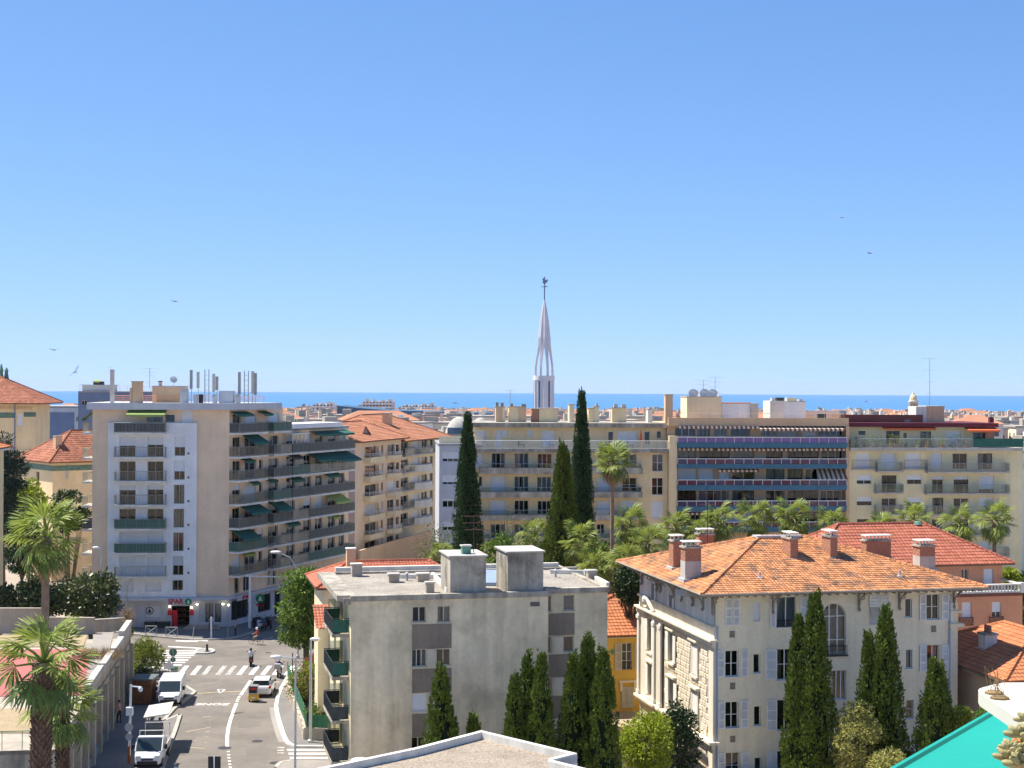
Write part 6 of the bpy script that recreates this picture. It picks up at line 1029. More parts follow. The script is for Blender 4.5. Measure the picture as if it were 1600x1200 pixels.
# ---------------------------------------------------------------- the town down to the sea
cw = ['beige', 'cream', 'tan', 'grey', 'pinkish', 'white', 'ochre']
def town_house(x, y, w, d, h, rot, wi, roofk, mbs=None):
    g_ = terrain_z(x, y); F = Fr((x, y), rot); u0, u1 = -w / 2, w / 2
    W_, Rf, Wn = mbs or (MB(), MB(), MB()); W_.mi = wi if mbs else 0; Rf.mi = 1 if roofk and mbs else 0
    W_.fbox(F, u0, u1, -d, 0, g_ - 2, g_ + h)
    if roofk:
        hr = RU(1.5, 3); o_ = .6; a, b_, c, e = F.p(u0 - o_, o_, g_ + h), F.p(u1 + o_, o_, g_ + h), F.p(u1 + o_, -d - o_, g_ + h), F.p(u0 - o_, -d - o_, g_ + h); r0, r1 = F.p(u0 + d * .35, -d / 2, g_ + h + hr), F.p(u1 - d * .35, -d / 2, g_ + h + hr)
        for f in ((a, b_, r1, r0), (b_, c, r1), (c, e, r0, r1), (e, a, r0)): Rf.face(*f)
        Rf.face(a, e, c, b_)
    else:
        Rf.fbox(F, u0 - .3, u1 + .3, -d - .3, .3, g_ + h, g_ + h + .5)
        for k in range(random.randint(1, 3)): a = RU(u0, u1 - 3); Rf.fbox(F, a, a + RU(1.5, 4), -d * RU(.5, .9), -d * RU(.1, .4), g_ + h + .5, g_ + h + RU(1.5, 3.2))
    for k in range(random.randint(1, 3)): a = RU(u0 + .5, u1 - 1.5); W_.fbox(F, a, a + RU(.7, 1.3), -d * .5 - .6, -d * .5 + .6, g_ + h - .5, g_ + h + RU(2.2, 3.6))
    z = g_ + h - 2.6; nw = max(2, int(w / 3.1))
    for fl_i in range(3):
        for k in range(nw): a = u0 + w * (k + .5) / nw; Wn.fbox(F, a - .6, a + .6, -.05, .04, z - .9, z + .9)
        for k in range(max(1, int(d / 4))): a = -d * (k + .5) / max(1, int(d / 4)); Wn.hexa([F.p(u, dd, zz_) for zz_ in (z - .9, z + .9) for u, dd in ((u0 - .04, a + .6), (u0 + .02, a + .6), (u0 + .02, a - .6), (u0 - .04, a - .6))])
        z -= 3.1
    if mbs: return
    rn = 'orange tiled' if roofk else 'flat roofed'; px = 800 + FPX * x / y
    zone = next(n for lim, n in ZONES if px < lim); size = 'tall' if h > 17 else ('low' if h < 11 else ('wide' if w > 19 else ('narrow' if w < 14 else 'medium'))); dist = 'near' if y < 420 else ('midway' if y < 700 else 'far')
    t = thing('town_building', '%s %s %s %s building in the town, %s' % (dist, size, rn, cw[wi], zone), 'building', (x, y, g_), 'buildings of the distant town'); W_.build('wall', 'city_wall%d' % wi, t); Rf.build('roof', 'city_tile' if roofk else 'city_flat', t); Wn.build('windows', 'city_window', t, 'stuff')
ZONES = ((140, 'left of the tower'), (440, 'behind the tower roof'), (500, 'just right of the tower'), (560, 'above the low balcony block'), (620, 'above the orange roofed block'), (690, 'left of the pale domes'), (760, 'behind the tall dark cypress'), (830, 'left of the spire foot'), (900, 'right of the spire foot'), (970, 'right of the tallest cypress'), (1045, 'above the cream block chimneys'), (1130, 'behind the rooftop dishes'), (1210, 'left of the white roof box'), (1330, 'right of the white roof box'), (1420, 'left of the bell tower'), (1480, 'right of the bell tower'), (1540, 'above the orange awning'), (9999, 'at the right edge'))
spots = []; y = 262.0
while y < 1885:
    half = y * .345 + 12; x = -half
    while x < half:
        w = RU(11, 24); d = RU(10, 16); h = (RU(6, 10) if y < 420 else (RU(11, 19.5) if y < 750 else RU(12, 21))) + (3 if R() < .15 and y > 900 else 0); px = 800 + FPX * (x + w / 2) / y; lim = 20
        zt_ = terrain_z(x, y) + h + 3
        top = 605 + (CZ - zt_) / y * FPX
        ok = not (abs(px - 850) < 40 and y < 350) and not (520 < px < 775 and 700 < y < 820) and not (abs(px - 1427) < 25 and 590 < y < 660) and not (665 < px < 810 and y < 330) and not (y < 330 and px < 330)
        spots.append((x + w / 2, y + RU(-4, 4), w, d, h, RU(-14, 18), random.choice((0, 0, 1, 1, 2, 3, 4, 5, 5, 6)), 1 if R() < .36 else 0, px, top, ok)); x += w + RU(.5, 5)
    y += RU(15, 21)
def seen(s):   # parts of the town that show above the near roofs
    px, top = s[8], s[9]; lim = 700 if 430 < px < 690 else (662 if px < 1045 else (655 if px < 1330 else (664 if px < 1480 else 690)))
    if px < 130: lim = 640
    elif px < 430: lim = 630
    return -10 < px < 1610 and top < lim
good = [s for s in spots if s[10]]; near = [s for s in good if seen(s)]; near.sort(key=lambda s: s[1]); ind = near[:285]; ids = set(map(id, ind))
for s in ind: town_house(*s[:8])
bw, br, bn = MB(), MB(), MB()
for s in good:
    if id(s) not in ids: town_house(*s[:8], (bw, br, bn))
far_t = bw.build('far_town', ['city_wall%d' % i for i in range(7)], None, 'stuff', loc=(0, 1200, -15)); tag(far_t, 'mass of small distant houses merging towards the seafront', 'town')
br.build('roofs', ['city_flat', 'city_tile'], far_t, 'stuff'); bn.build('windows', 'city_window', far_t, 'stuff')
# ---------------------------------------------------------------- boats and gulls
def boat(name, label, px, L):
    r = ray(*px); q = CV + r * ((-22 - CZ) / r.z); t = thing(name, label, 'boat', q); s = L / 10; b = MB()
    b.prism([(q.x - 5 * s, q.y - 1.2 * s), (q.x + 3.4 * s, q.y - 1.2 * s), (q.x + 5 * s, q.y), (q.x + 3.4 * s, q.y + 1.2 * s), (q.x - 5 * s, q.y + 1.2 * s)], -22, -22 + 1.3 * s); b.build('hull', 'boat_white', t)
    b = MB(); b.hexa([(q.x + a * s, q.y + c * s, -22 + z * s) for z, l in ((1.3, 1), (2.6, .8)) for a, c in ((-3 * l, -1), (2 * l, -1), (2 * l, 1), (-3 * l, 1))]); b.build('cabin', 'boat_white', t); b = MB(); b.box(q.x - 2 * s, q.x + 1.4 * s, q.y - 1.06 * s, q.y - .9 * s, -22 + 1.7 * s, -22 + 2.2 * s); b.build('window', 'city_window', t); return t, q, s
t, q, s = boat('yacht', 'small white yacht at anchor off the town, left of the spire', (711, 630.5), 16); b = MB(); b.tube([(q.x, q.y, -22 + 2.6 * s), (q.x + s, q.y, -22 + 6 * s)], .12 * s, 5); b.build('mast', 'boat_white', t)
t, q, s = boat('motorboat', 'white motorboat with foaming wake far out above the blue banded block', (1353, 628), 18); b = MB(); b.face((q.x, q.y - 2, -21.9), (q.x + 75, q.y - 9, -21.9), (q.x + 95, q.y, -21.9), (q.x + 75, q.y + 9, -21.9)); b.tube([(q.x - 5, q.y, -21.4), (q.x + 22, q.y - 3, -21)], [1.6, .3], 6); b.build('wake', 'foam', t)
boat('sailing_boat', 'tiny pale boat near the horizon right of the spire', (1200, 620.5), 14)
def gull(px, Y, roll, label):
    q = at(*px, Y); t = thing('gull', label, 'gull', q, 'gulls in the sky'); b = MB(); b.tube([q + Vector((-.18, .1, 0)), q + Vector((0, 0, .02)), q + Vector((.2, -.12, 0))], [.02, .06, .015], 6); b.build('body', 'slate_blue', t)
    for s_ in (-1, 1):
        b = MB(); d = Vector((.35 * s_ * cos(roll), .3 * s_, .35 * s_ * sin(roll) + .16)); e = d * 1.5 + Vector((0, 0, -.12)); f = Vector((.12, -.08, 0)); b.face(q - f, q + f, q + d + f * .6, q + d - f * .7); b.face(q + d - f * .7, q + d + f * .6, q + e - f); b.build('wing', 'slate_blue', t)
gull((274, 471), 120, .3, 'gull gliding highest above the left tower'); gull((85, 547), 130, .1, 'gull low over the sea at the left edge'); gull((117, 582), 110, 1.1, 'banking gull just above the dark blue penthouse'); gull((1360, 396), 150, .2, 'gull high in the sky at the right'); gull((1316, 340), 160, .5, 'topmost gull at the right')
# ---------------------------------------------------------------- terrace building along the street (left)
FO = Fr((-28.0, 100.0), 98.1); O = Bld('terrace_building', 'low concrete building with a red court and planters on its roof at lower left', FO.p(10, -8, 0)); Z4 = Zm(0, 930, 4.444)
fo = O.fac(FO, -9, 31.4, 0, 5.15, 'concrete', t=.7); tb = O.mb('teal_wall')
for i in range(11):
    a = -8.2 + i * 3.6; fo.uw((a, a + 2.5, .9, 3.9), 'd', 1, 'concrete'); O.part('infill_panel', 'concrete_light', lambda b: b.fbox(FO, a + .05, a + 2.45, -.3, -.2, 1.9, 2.9)); O.part('infill_panel', 'stucco_tan', lambda b: b.fbox(FO, a + .05, a + 2.45, -.35, -.25, 3.0, 3.8)); O.part('pier', 'concrete', lambda b: b.fbox(FO, a + 2.7, a + 3.4, .003, .3, 0, 4.2)); O.part('base_wall', 'teal_wall', lambda b: b.fbox(FO, a - .15, a + 2.65, .004, .12, 0, .85))
fo.end(); near = FO.p(-9, 0, 0); far_ = FO.p(31.4, 0, 0)
O.foot([near, far_, FO.p(31.4, -45, 0), FO.p(-9, -45, 0)], 0, 4.6, 'concrete_dirty', skip=(0,)); fz = 4.6
O.part('roof_deck', 'concrete', lambda b: b.prism([near, far_, FO.p(31.4, -45, 0), FO.p(-9, -45, 0)], 4.35, fz))
def sheet(name, m, pts, z, dz): O.part(name, m, lambda b: b.prism([gnd(x, y, z)[:2] for x, y in pts], z - .02, z + dz))
sheet('court', 'court_red', [(-60, 1016), (157, 1014), (128, 1087), (-60, 1090)], fz, .03); sheet('dry_lawn', 'dry_grass', [(-60, 994), (137, 993), (130, 1011), (-60, 1012)], fz, .06); sheet('dry_lawn', 'dry_grass', [(-60, 1110), (100, 1106), (92, 1146), (-60, 1146)], fz, .06); sheet('path', 'pavement', [(147, 990), (178, 988), (150, 1100), (128, 1096)], fz, .05)
for (x0, y0), (x1, y1), h in (((181, 996), (194, 976), .5), ((165, 1022), (179, 1003), .5), ((141, 1075), (162, 1031), .6), ((194, 985), (206, 968), .9)): u0, z0 = FO.hit(x0, y0); u1, z1 = FO.hit(x1, y1); O.part('parapet_block', 'concrete_light', lambda b: b.fbox(FO, min(u0, u1), max(u0, u1), -.45, .02, 5.15, 5.15 + h))
for pts, top in ((((-60, 990), (66, 990)), 952), (((66, 990), (147, 991)), 967), (((147, 988), (196, 985)), 967)):
    p, q = gnd(*pts[0], fz), gnd(*pts[1], fz); e = (q - p).normalized(); F_ = Fr(p[:2], math.degrees(math.atan2(e.y, e.x))); h = at(pts[1][0], top, q.y).z; O.part('back_wall', 'concrete', lambda b: (b.fbox(F_, 0, (q - p).length - .02, -.3, 0, fz, h), b.fbox(F_, 0, (q - p).length - .02, -.36, .06, h, h + .1)))
b = MB(); rail(b, [FO.p(-8.8, -1, 0), FO.p(-8.8, -16, 0)], fz, 1.1, 1.6, 'g'); b.build('railing', 'bin_green', O.r); O.done()
# ---------------------------------------------------------------- garden wall and fence right of the road
Gw = thing('garden_wall', 'stone garden wall with green mesh fence along the right pavement', 'wall', (*gnd(470, 1120)[:2], 0)); pts = [Vector((*gnd(*S5(x, y))[:2], 0)) for x, y in ((1268, 440), (1300, 540), (1345, 660), (1392, 780), (1405, 838))]
for i in range(4):
    p, q = pts[i], pts[i + 1]; e = (q - p).normalized(); F_ = Fr(p[:2], math.degrees(math.atan2(e.y, e.x))); L = (q - p).length; b = MB(); b.fbox(F_, 0, L, -.15, .15, 0, 1.0); b.build('wall', 'concrete', Gw); b = MB(); b.fbox(F_, 0, L, -.02, .02, 1.0, 2.1); [b.fbox(F_, L * k / 3, L * k / 3 + .05, -.04, .04, 1.0, 2.2) for k in range(3)]; b.build('fence_panel', 'bin_green', Gw)
    for k in range(int(L / .6)): b = MB(); b.fbox(F_, k * .6 + .02, k * .6 + .57, .15, .2 + .04 * (k % 2), .05, .9 + .06 * (k % 3)); b.build('stone', 'stone', Gw)
p, q = pts[4], Vector((*gnd(*S5(1600, 852))[:2], 0)); e = (q - p).normalized(); F_ = Fr(p[:2], math.degrees(math.atan2(e.y, e.x))); L = (q - p).length; b = MB(); b.fbox(F_, .3, L, -.2, .0, 0, 1.0); b.build('wall', 'concrete_dirty', Gw)
n = int(L / .55)
for k in range(n): b = MB(); b.fbox(F_, .3 + k * .55, .3 + k * .55 + .5, -.12, -.08, 1.05, 1.95); b.build('fence_board', 'bin_green', Gw)
# ---------------------------------------------------------------- lamps, poles, signs
def lamp(name, label, base, h, arm, head_r=.42, z0=0, m='lamp_metal', straight=False, rad=.075):
    c = Vector((base[0], base[1], z0)); t = thing(name, label, 'street lamp', c, 'street lamps'); b = MB(); a = Vector((arm[0], arm[1], 0)); top = c + Vector((0, 0, h))
    if straight: b.tube([c, c + Vector((0, 0, h * .5)), top], [rad * 1.2, rad, rad * .75], 8); b.tube([top - Vector((0, 0, .05)), top + a], rad * .6, 6) if a.length > .1 else None
    else: b.tube([c, c + Vector((0, 0, h * .72)), c + Vector((0, 0, h * .86)) + a * .1, c + Vector((0, 0, h * .95)) + a * .4, top + a], [rad * 1.2, rad * .9, rad * .75, rad * .65, rad * .5], 8)
    b.build('pole', m, t); b = MB(); hd = top + a + Vector((0, 0, .02)); d = a.normalized() if a.length > .1 else Vector((1, 0, 0)); b.ball(hd + d * head_r * .4, head_r * (1 if abs(d.x) > .5 else .5), head_r * .5, .14, 10, 6); b.build('lamp_head', 'lamp_head', t, None, True); b = MB(); b.ball(hd + d * head_r * .4 - Vector((0, 0, .07)), head_r * .6, head_r * .35, .1, 8, 5); b.build('lens', 'frosted', t); b = MB(); b.lathe(c, [(rad * 2.2, 0), (rad * 2.2, .25), (rad * 1.3, .35)], 8); b.build('foot', m, t); return t
def gpt(x, y): q = gnd(x, y); return (q.x, q.y)
def up_to(x, y, Y): return at(x, y, Y).z
q = gpt(198, 985); lamp('street_lamp', 'curved street lamp before the white balcony panel left of the shop', q, up_to(198, 899, q[1]), (1.5, 0), .5)
lamp('street_lamp', 'slim street lamp left of the tower base', (at(157.6, 900, 150).x, 150), up_to(157, 856, 150), (-.35, 0), .35, straight=True); lamp('street_lamp', 'tall curved street lamp behind the street tree', (at(466, 900, 148).x, 148), up_to(466, 863, 148), (-1.95, 0), .55)
q = gpt(485, 1162); lamp('street_lamp', 'straight street lamp on the right pavement by the green fence', q, up_to(489, 999, q[1]), (.15, 0), .4, straight=True, rad=.1); q = gpt(461, 1215); lamp('street_lamp', 'nearest street lamp with short arm over the road', q, up_to(461, 1027, q[1]), (-1.15, 0), .4, straight=True)
lamp('street_lamp', 'street lamp head with curved arm at the bottom of the grey wall', (at(622, 1180, 86).x, 86), up_to(565, 1188, 86), (-1.9, 0), .55); lamp('street_lamp', 'pale lamp with curved arm beside the upper left palm', (at(115, 800, 190).x, 190), up_to(95, 792, 190), (-1.5, 0), .5)
q = gpt(201.7, 1195); t = thing('camera_pole', 'pale pole with surveillance dome, junction box and rusty orange foot', 'pole', (q[0], q[1], 0)); h = up_to(204, 1070, q[1]); c = Vector((q[0], q[1], 0)); b = MB(); b.tube([c, c + Vector((.1, 0, h))], [.1, .07], 8); b.build('pole', 'lamp_head', t); b = MB(); b.tube([c, c + Vector((0, 0, 1.3))], .108, 8); b.build('painted_foot', 'rust_orange', t)
b = MB(); b.box(c.x - .2, c.x + .25, c.y - .2, c.y + .1, h * .62, h * .72); b.build('junction_box', 'lamp_head', t); b = MB(); b.tube([c + Vector((.1, 0, h - .1)), c + Vector((.7, 0, h - .15))], .05, 6); b.ball(c + Vector((.75, 0, h - .3)), .17, .17, .2); b.build('camera_dome', 'lamp_head', t)
for z, r in ((2.6, .3), (1.95, .25)): b = MB(); b.tube([c + Vector((0, -.13, z)), c + Vector((0, -.10, z))], r, 14); b.build('sign_disc', 'pole_grey', t)
q = gpt(390, 983); t = thing('signal_mast', 'pale mast with long horizontal arm and traffic lights at the shop corner', 'mast', (q[0], q[1], .12)); h = up_to(390, 899, q[1]); c = Vector((q[0], q[1], .12)); b = MB(); b.tube([c, c + Vector((0, 0, h))], [.17, .12], 8); b.bar(c + Vector((-.4, 0, h - .2)), c + Vector((3.3, 0, h - .25)), .07, 6); b.build('mast', 'lamp_head', t)
for z in (2.3, 1.6): b = MB(); b.box(c.x - .45, c.x - .2, c.y - .2, c.y + .1, z, z + .6); b.build('traffic_light', 'black_plastic', t)
c = at(335, 1194, 90); t = thing('traffic_signal', 'black back of a traffic signal at the bottom of the road', 'traffic light', (c.x, c.y, 0)); b = MB(); b.tube([(c.x, c.y + .1, 0), (c.x, c.y + .1, c.z + .3)], .06, 6); b.build('pole', 'lamp_metal', t); b = MB(); z0 = c.z - .5; b.prism([(c.x - .36, c.y - .05), (c.x + .36, c.y - .05), (c.x + .36, c.y + .05), (c.x - .36, c.y + .05)], z0, z0 + .95); b.build('backboard', 'black_plastic', t); b = MB(); b.bar((c.x, c.y - .09, z0), (c.x, c.y - .09, z0 + .98), .035); b.build('bracket', 'lamp_head', t)
def post(name, label, cat, px, ytop, r=.04, m='pole_grey', lean=0, group=None, z=.12):
    q = gnd(*px, z); h = max(.5, up_to(px[0], ytop, q.y) - z); t = thing(name, label, cat, q, group); b = MB(); b.tube([q, q + Vector((lean, 0, h))], [r, r * .9], 8); b.build('pole', m, t); b = MB(); b.lathe(q, [(r * 2, 0), (r * 2, .06), (r, .1)], 8); b.build('foot', m, t); return t, q, h
t, q, h = post('road_sign', 'round road sign on a post beside the green bin', 'road sign', (270, 1059), 1014); b = MB(); b.tube([q + Vector((0, .03, h - .3)), q + Vector((0, .06, h - .3))], .36, 14); b.tube([q + Vector((0, .03, h - .95)), q + Vector((0, .06, h - .95))], .25, 14); b.build('sign_disc', 'copper_green', t)
t, q, h = post('road_sign', 'pale triangular road sign on a post by the parked van', 'road sign', (263.5, 1067), 1030); b = MB(); F_ = Fr(q[:2], 40); b.face(F_.p(-.5, .06, h - .7), F_.p(.5, .06, h - .7), F_.p(0, .06, h + .15)); b.face(F_.p(-.5, .04, h - .7), F_.p(0, .04, h + .15), F_.p(.5, .04, h - .7)); b.build('sign_triangle', 'sign_white', t)
t, q, h = post('road_sign', 'blue round keep right sign by the terrace building corner', 'road sign', (191, 990), 944); b = MB(); b.tube([q + Vector((0, -.08, h - .4)), q + Vector((0, -.05, h - .4))], .4, 14); b.build('sign_disc', 'sign_blue', t)
post('bollard', 'dark bollard standing on the traffic island', 'bollard', (323.5, 1018), 1006.5, .12, 'iron', z=.13); post('marker_post', 'leaning pale post on the shop corner pavement', 'post', (301, 996), 979.5, .05, 'pole_grey', .15); post('marker_post', 'thick white post on the shop corner pavement', 'post', (330, 997), 964, .09, 'lamp_head'); post('marker_post', 'thin post beside the waiting woman in black', 'post', (356, 996), 981, .035); post('marker_post', 'pale post left of the shop barriers', 'post', (223, 978), 961, .07, 'lamp_head'); post('marker_post', 'thin post with small sign under the street tree', 'post', (457, 1052), 1020, .05, 'iron')
for x0, x1, y0, y1, l in ((227, 245, 979, 993, 'left cross braced barrier at the kerb before the shop'), (259, 277, 981, 995, 'right cross braced barrier at the kerb before the shop')):
    p, q = gnd(x0, y1, .12), gnd(x1, y1, .12); t = thing('crowd_barrier', l, 'barrier', p); u_ = Vector((0, 0, 1.0)); b = MB(); [b.bar(a, c, .03, 5) for a, c in ((p, p + u_), (q, q + u_), (p + u_, q + u_), (p + u_ * .1, q + u_ * .1))]; b.build('frame', 'lamp_metal', t); b = MB(); b.bar(p + u_ * .1, q + u_ * .95, .02); b.bar(q + u_ * .1, p + u_ * .95, .02); b.build('cross_brace', 'lamp_metal', t)
q = gnd(272, 1060, .12); t = thing('litter_bin', 'green litter bin at the zebra crossing corner', 'bin', q); b = MB(); b.lathe(q, [(.3, 0), (.33, .85)], 12); b.build('body', 'pole_grey', t); b = MB(); b.lathe(q, [(.35, .85), (.36, .95), (.2, 1.05)], 12); b.build('lid', 'bin_green', t)
for x0, x1, l in ((226, 243, 'dark long planter left below the shop window'), (246, 264, 'dark long planter right below the shop window')):
    p = gnd(x0, 981, .12); q = gnd(x1, 981, .12); t = thing('planter_box', l, 'planter', p); b = MB(); b.hexa([(p.x, p.y, .12), (q.x, q.y, .12), (q.x, q.y + .8, .12), (p.x, p.y + .8, .12), (p.x - .05, p.y - .05, .75), (q.x + .05, q.y - .05, .75), (q.x + .05, q.y + .85, .75), (p.x - .05, p.y + .85, .75)]); b.build('trough', 'bin_black', t); b = MB(); b.box(p.x + .05, q.x - .05, p.y + .05, p.y + .75, .75, .8); b.build('soil', 'soil', t)
# kiosk, stone pillar, bus shelter
p = gnd(206, 1101, .12); t = thing('wooden_kiosk', 'brown slatted wooden kiosk with grey roof against the terrace building', 'kiosk', p); w, d_, h = 1.55, 2.0, 2.1
b = MB(); b.box(p.x + .05, p.x + w - .05, p.y + .05, p.y + d_ - .05, .12, h); b.build('body', 'black_plastic', t)
for k in range(11): b = MB(); b.box(p.x + k * w / 11 + .01, p.x + (k + 1) * w / 11 - .01, p.y, p.y + .045, .2, h - .05); b.build('slat', 'wood_brown', t)
for k in range(10): b = MB(); b.box(p.x + w - .045, p.x + w, p.y + k * d_ / 10 + .01, p.y + (k + 1) * d_ / 10 - .01, .2, h - .05); b.build('slat', 'wood_brown', t)
b = MB(); b.box(p.x - .15, p.x + w + .15, p.y - .15, p.y + d_ + .15, h, h + .14); b.build('roof', 'shelter_grey', t)
p = gnd(225, 1062, .12); t = thing('gate_pillar', 'pale stone gate pillar at the end of the hedge', 'pillar', p); b = MB(); b.box(p.x, p.x + .7, p.y, p.y + .7, .1, 1.0); b.build('shaft', 'concrete', t); b = MB(); b.box(p.x - .08, p.x + .78, p.y - .08, p.y + .78, 1.0, 1.15); b.build('cap', 'concrete_light', t)
c = gnd(246, 1110, 2.5); FSh = Fr((c.x, c.y), 98.1); t = thing('bus_shelter', 'bus shelter with pale sloping roof and glass back on the left pavement', 'bus shelter', (c.x, c.y, .12)); b = MB(); b.hexa([FSh.p(u, d__, z) for zz_ in (0, .08) for u, d__, z in ((-2.1, 1.0, 2.62 + zz_), (2.1, 1.0, 2.62 + zz_), (2.1, -.8, 2.38 + zz_), (-2.1, -.8, 2.38 + zz_))]); b.build('roof', 'panel_white', t)
for u in (-1.9, 0, 1.9): b = MB(); b.tube([FSh.p(u, -.65, .12), FSh.p(u, -.65, 2.4)], .05, 6); b.build('post', 'shelter_grey', t)
for u in (-1.9, .03): b = MB(); b.fbox(FSh, u + .06, u + 1.8, -.66, -.64, .4, 2.2); b.build('glass_panel', 'rail_glass', t)
b = MB(); b.fbox(FSh, -1.4, 1.2, -.5, -.1, .5, .56); b.fbox(FSh, -1.2, -1.1, -.5, -.1, .12, .5); b.fbox(FSh, .9, 1.0, -.5, -.1, .12, .5); b.build('bench', 'shelter_grey', t); b = MB(); b.fbox(FSh, -2.0, -1.94, -.6, .5, .3, 2.2); b.build('end_panel', 'shelter_grey', t)
# ---------------------------------------------------------------- vehicles (built at the origin, nose towards +x, then placed)
def wheel(parent, x, y, r, w=.2, n=16):
    b = MB(); b.tube([(x, y - w / 2, r), (x, y + w / 2, r)], r, n); o = b.build('wheel', 'tyre', parent); b = MB(); s = 1 if y > 0 else -1; b.tube([(x, y + s * (w / 2 - .02), r), (x, y + s * (w / 2 + .012), r)], r * .6, 10); b.build('rim', 'rim', o); return o
def loft(b, secs):
    k = len(b.v); n = len(secs[0])
    for s in secs: b.v.extend(s)
    for i in range(len(secs) - 1):
        for j in range(n): a, c = k + i * n + j, k + i * n + (j + 1) % n; b.f.append((a, c, c + n, a + n)); b.m.append(b.mi)
    b.f.append(tuple(k + j for j in reversed(range(n)))); b.m.append(b.mi); b.f.append(tuple(k + (len(secs) - 1) * n + j for j in range(n))); b.m.append(b.mi)
def sec(x, w, z0, z1, r=.12, top=.9): return [(x, -w * .94, z0), (x, w * .94, z0), (x, w, z0 + r), (x, w, z1 - r), (x, w * top, z1), (x, -w * top, z1), (x, -w, z1 - r), (x, -w, z0 + r)]
def place(t, px, z, head): q = gnd(*px, z); t.location = (q.x, q.y, z); t.rotation_euler.z = radians(head)
def car(label):
    t = thing('car', label, 'car'); b = MB(); loft(b, [sec(-2.02, .62, .42, .78), sec(-1.95, .8, .3, .93), sec(-1.5, .87, .24, 1.0), sec(0, .89, .22, .98), sec(1.2, .88, .22, .92), sec(1.75, .82, .26, .8), sec(2.05, .62, .36, .66)]); b.build('body', 'car_white', t, None, False)
    g_ = MB(); loft(g_, [sec(-1.72, .72, .95, 1.02, .02), sec(-1.25, .74, .95, 1.36, .05, .8), sec(.1, .74, .95, 1.42, .05, .8), sec(1.05, .74, .9, .98, .02)]); g_.build('windows', 'car_glass', t); r = MB(); loft(r, [sec(-1.62, .62, 1.36, 1.4, .01), sec(-.9, .65, 1.4, 1.47, .02), sec(.15, .62, 1.39, 1.45, .02)]); r.build('roof', 'car_white', t)
    for s in (-1, 1):
        for (x0, z0), (x1, z1) in (((.95, .95), (.15, 1.42)), ((-.4, .96), (-.35, 1.42)), ((-1.72, .98), (-1.35, 1.39))): p = MB(); p.tube([(x0, s * .77, z0), (x1, s * .63, z1)], .05, 4); p.build('pillar', 'car_white', t)
        l = MB(); l.box(-2.0, -1.78, s * .78 - .09, s * .78 + .09, .78, .98); l.build('tail_light', 'lamp_red', t); l = MB(); l.box(1.72, 1.95, s * .62 - .12, s * .62 + .12, .62, .76); l.build('headlight', 'headlight', t); l = MB(); l.box(.55, .7, s * .95 - .09, s * .95 + .09, .92, 1.06); l.build('mirror', 'black_plastic', t)
        wheel(t, 1.3, s * .8, .31); wheel(t, -1.25, s * .8, .31)
    l = MB(); l.box(-2.05, -2.0, -.28, .28, .55, .67); l.build('number_plate', 'sign_white', t); return t
t = car('white hatchback driving away beside the yellow delivery trike'); place(t, (411, 1083), 0.008, 93)
def van(label, flat=False):
    t = thing('van' if not flat else 'flatbed_truck', label, 'van' if not flat else 'truck'); b = MB()
    if not flat: loft(b, [sec(-2.5, .9, .35, 1.85, .15), sec(-2.45, .97, .3, 1.95, .15), sec(.9, .97, .3, 1.97, .15), sec(1.02, .96, .3, 1.9, .15)]); b.build('body', 'car_white', t)
    else: loft(b, [sec(.3, .95, .4, 1.9, .12), sec(1.0, .95, .4, 1.95, .12)]); b.build('cab', 'car_white', t); b = MB(); b.box(-2.6, .25, -.95, .95, .7, .82); [b.box(-2.6, .25, s * .93 - .02, s * .93 + .02, .82, 1.2) for s in (-1, 1)]; b.box(-2.62, -2.58, -.95, .95, .82, 1.2); b.build('flatbed', 'car_white', t); b = MB(); [b.bar((-2.5 + k * 2.6, s * .85, .82), (-2.5 + k * 2.6, s * .85, 2.2), .03) for k in (0, 1) for s in (-1, 1)]; [b.bar((-2.5 + k * 2.6, -.85, 2.2), (-2.5 + k * 2.6, .85, 2.2), .03) for k in (0, 1)]; b.build('ladder_frame', 'lamp_metal', t); b = MB(); b.box(-2.2, -.6, -.6, .7, .83, 1.15); b.build('cargo', 'wood_brown', t)
    b = MB(); loft(b, [sec(1.0, .95, .32, 1.22, .12), sec(1.7, .93, .32, 1.12, .12), sec(2.3, .85, .36, .98, .12), sec(2.45, .7, .42, .85, .1)]); b.build('bonnet', 'car_white', t)
    b = MB(); b.face((1.0, -.82, 1.86), (1.0, .82, 1.86), (1.72, .84, 1.16), (1.72, -.84, 1.16)); b.build('windscreen', 'car_glass', t)
    for s in (-1, 1):
        b = MB(); b.face((.1, s * .975, 1.2), (1.55, s * .94, 1.2), (1.0, s * .93, 1.8), (.1, s * .965, 1.8)); b.build('side_window', 'car_glass', t); b = MB(); b.tube([(1.0, s * .88, 1.88), (1.74, s * .9, 1.15)], .05, 4); b.build('pillar', 'car_white', t); b = MB(); b.box(2.2, 2.42, s * .62 - .16, s * .62 + .16, .78, .96); b.build('headlight', 'headlight', t); b = MB(); b.box(1.25, 1.4, s * 1.1 - .1, s * 1.1 + .1, 1.2, 1.5); b.build('mirror', 'black_plastic', t); wheel(t, 1.65, s * .85, .34); wheel(t, -1.6, s * .85, .34)
    b = MB(); b.box(2.38, 2.5, -.68, .68, .4, .62); b.build('bumper', 'black_plastic', t); b = MB(); b.box(2.4, 2.47, -.4, .4, .66, .78); b.build('grille', 'black_plastic', t); return t
t = van('white delivery van parked facing us at the left kerb'); place(t, (268, 1096), .005, -83); t = van('white flatbed truck parked at the kerb at the bottom edge', True); place(t, (238, 1190), .01, -85)
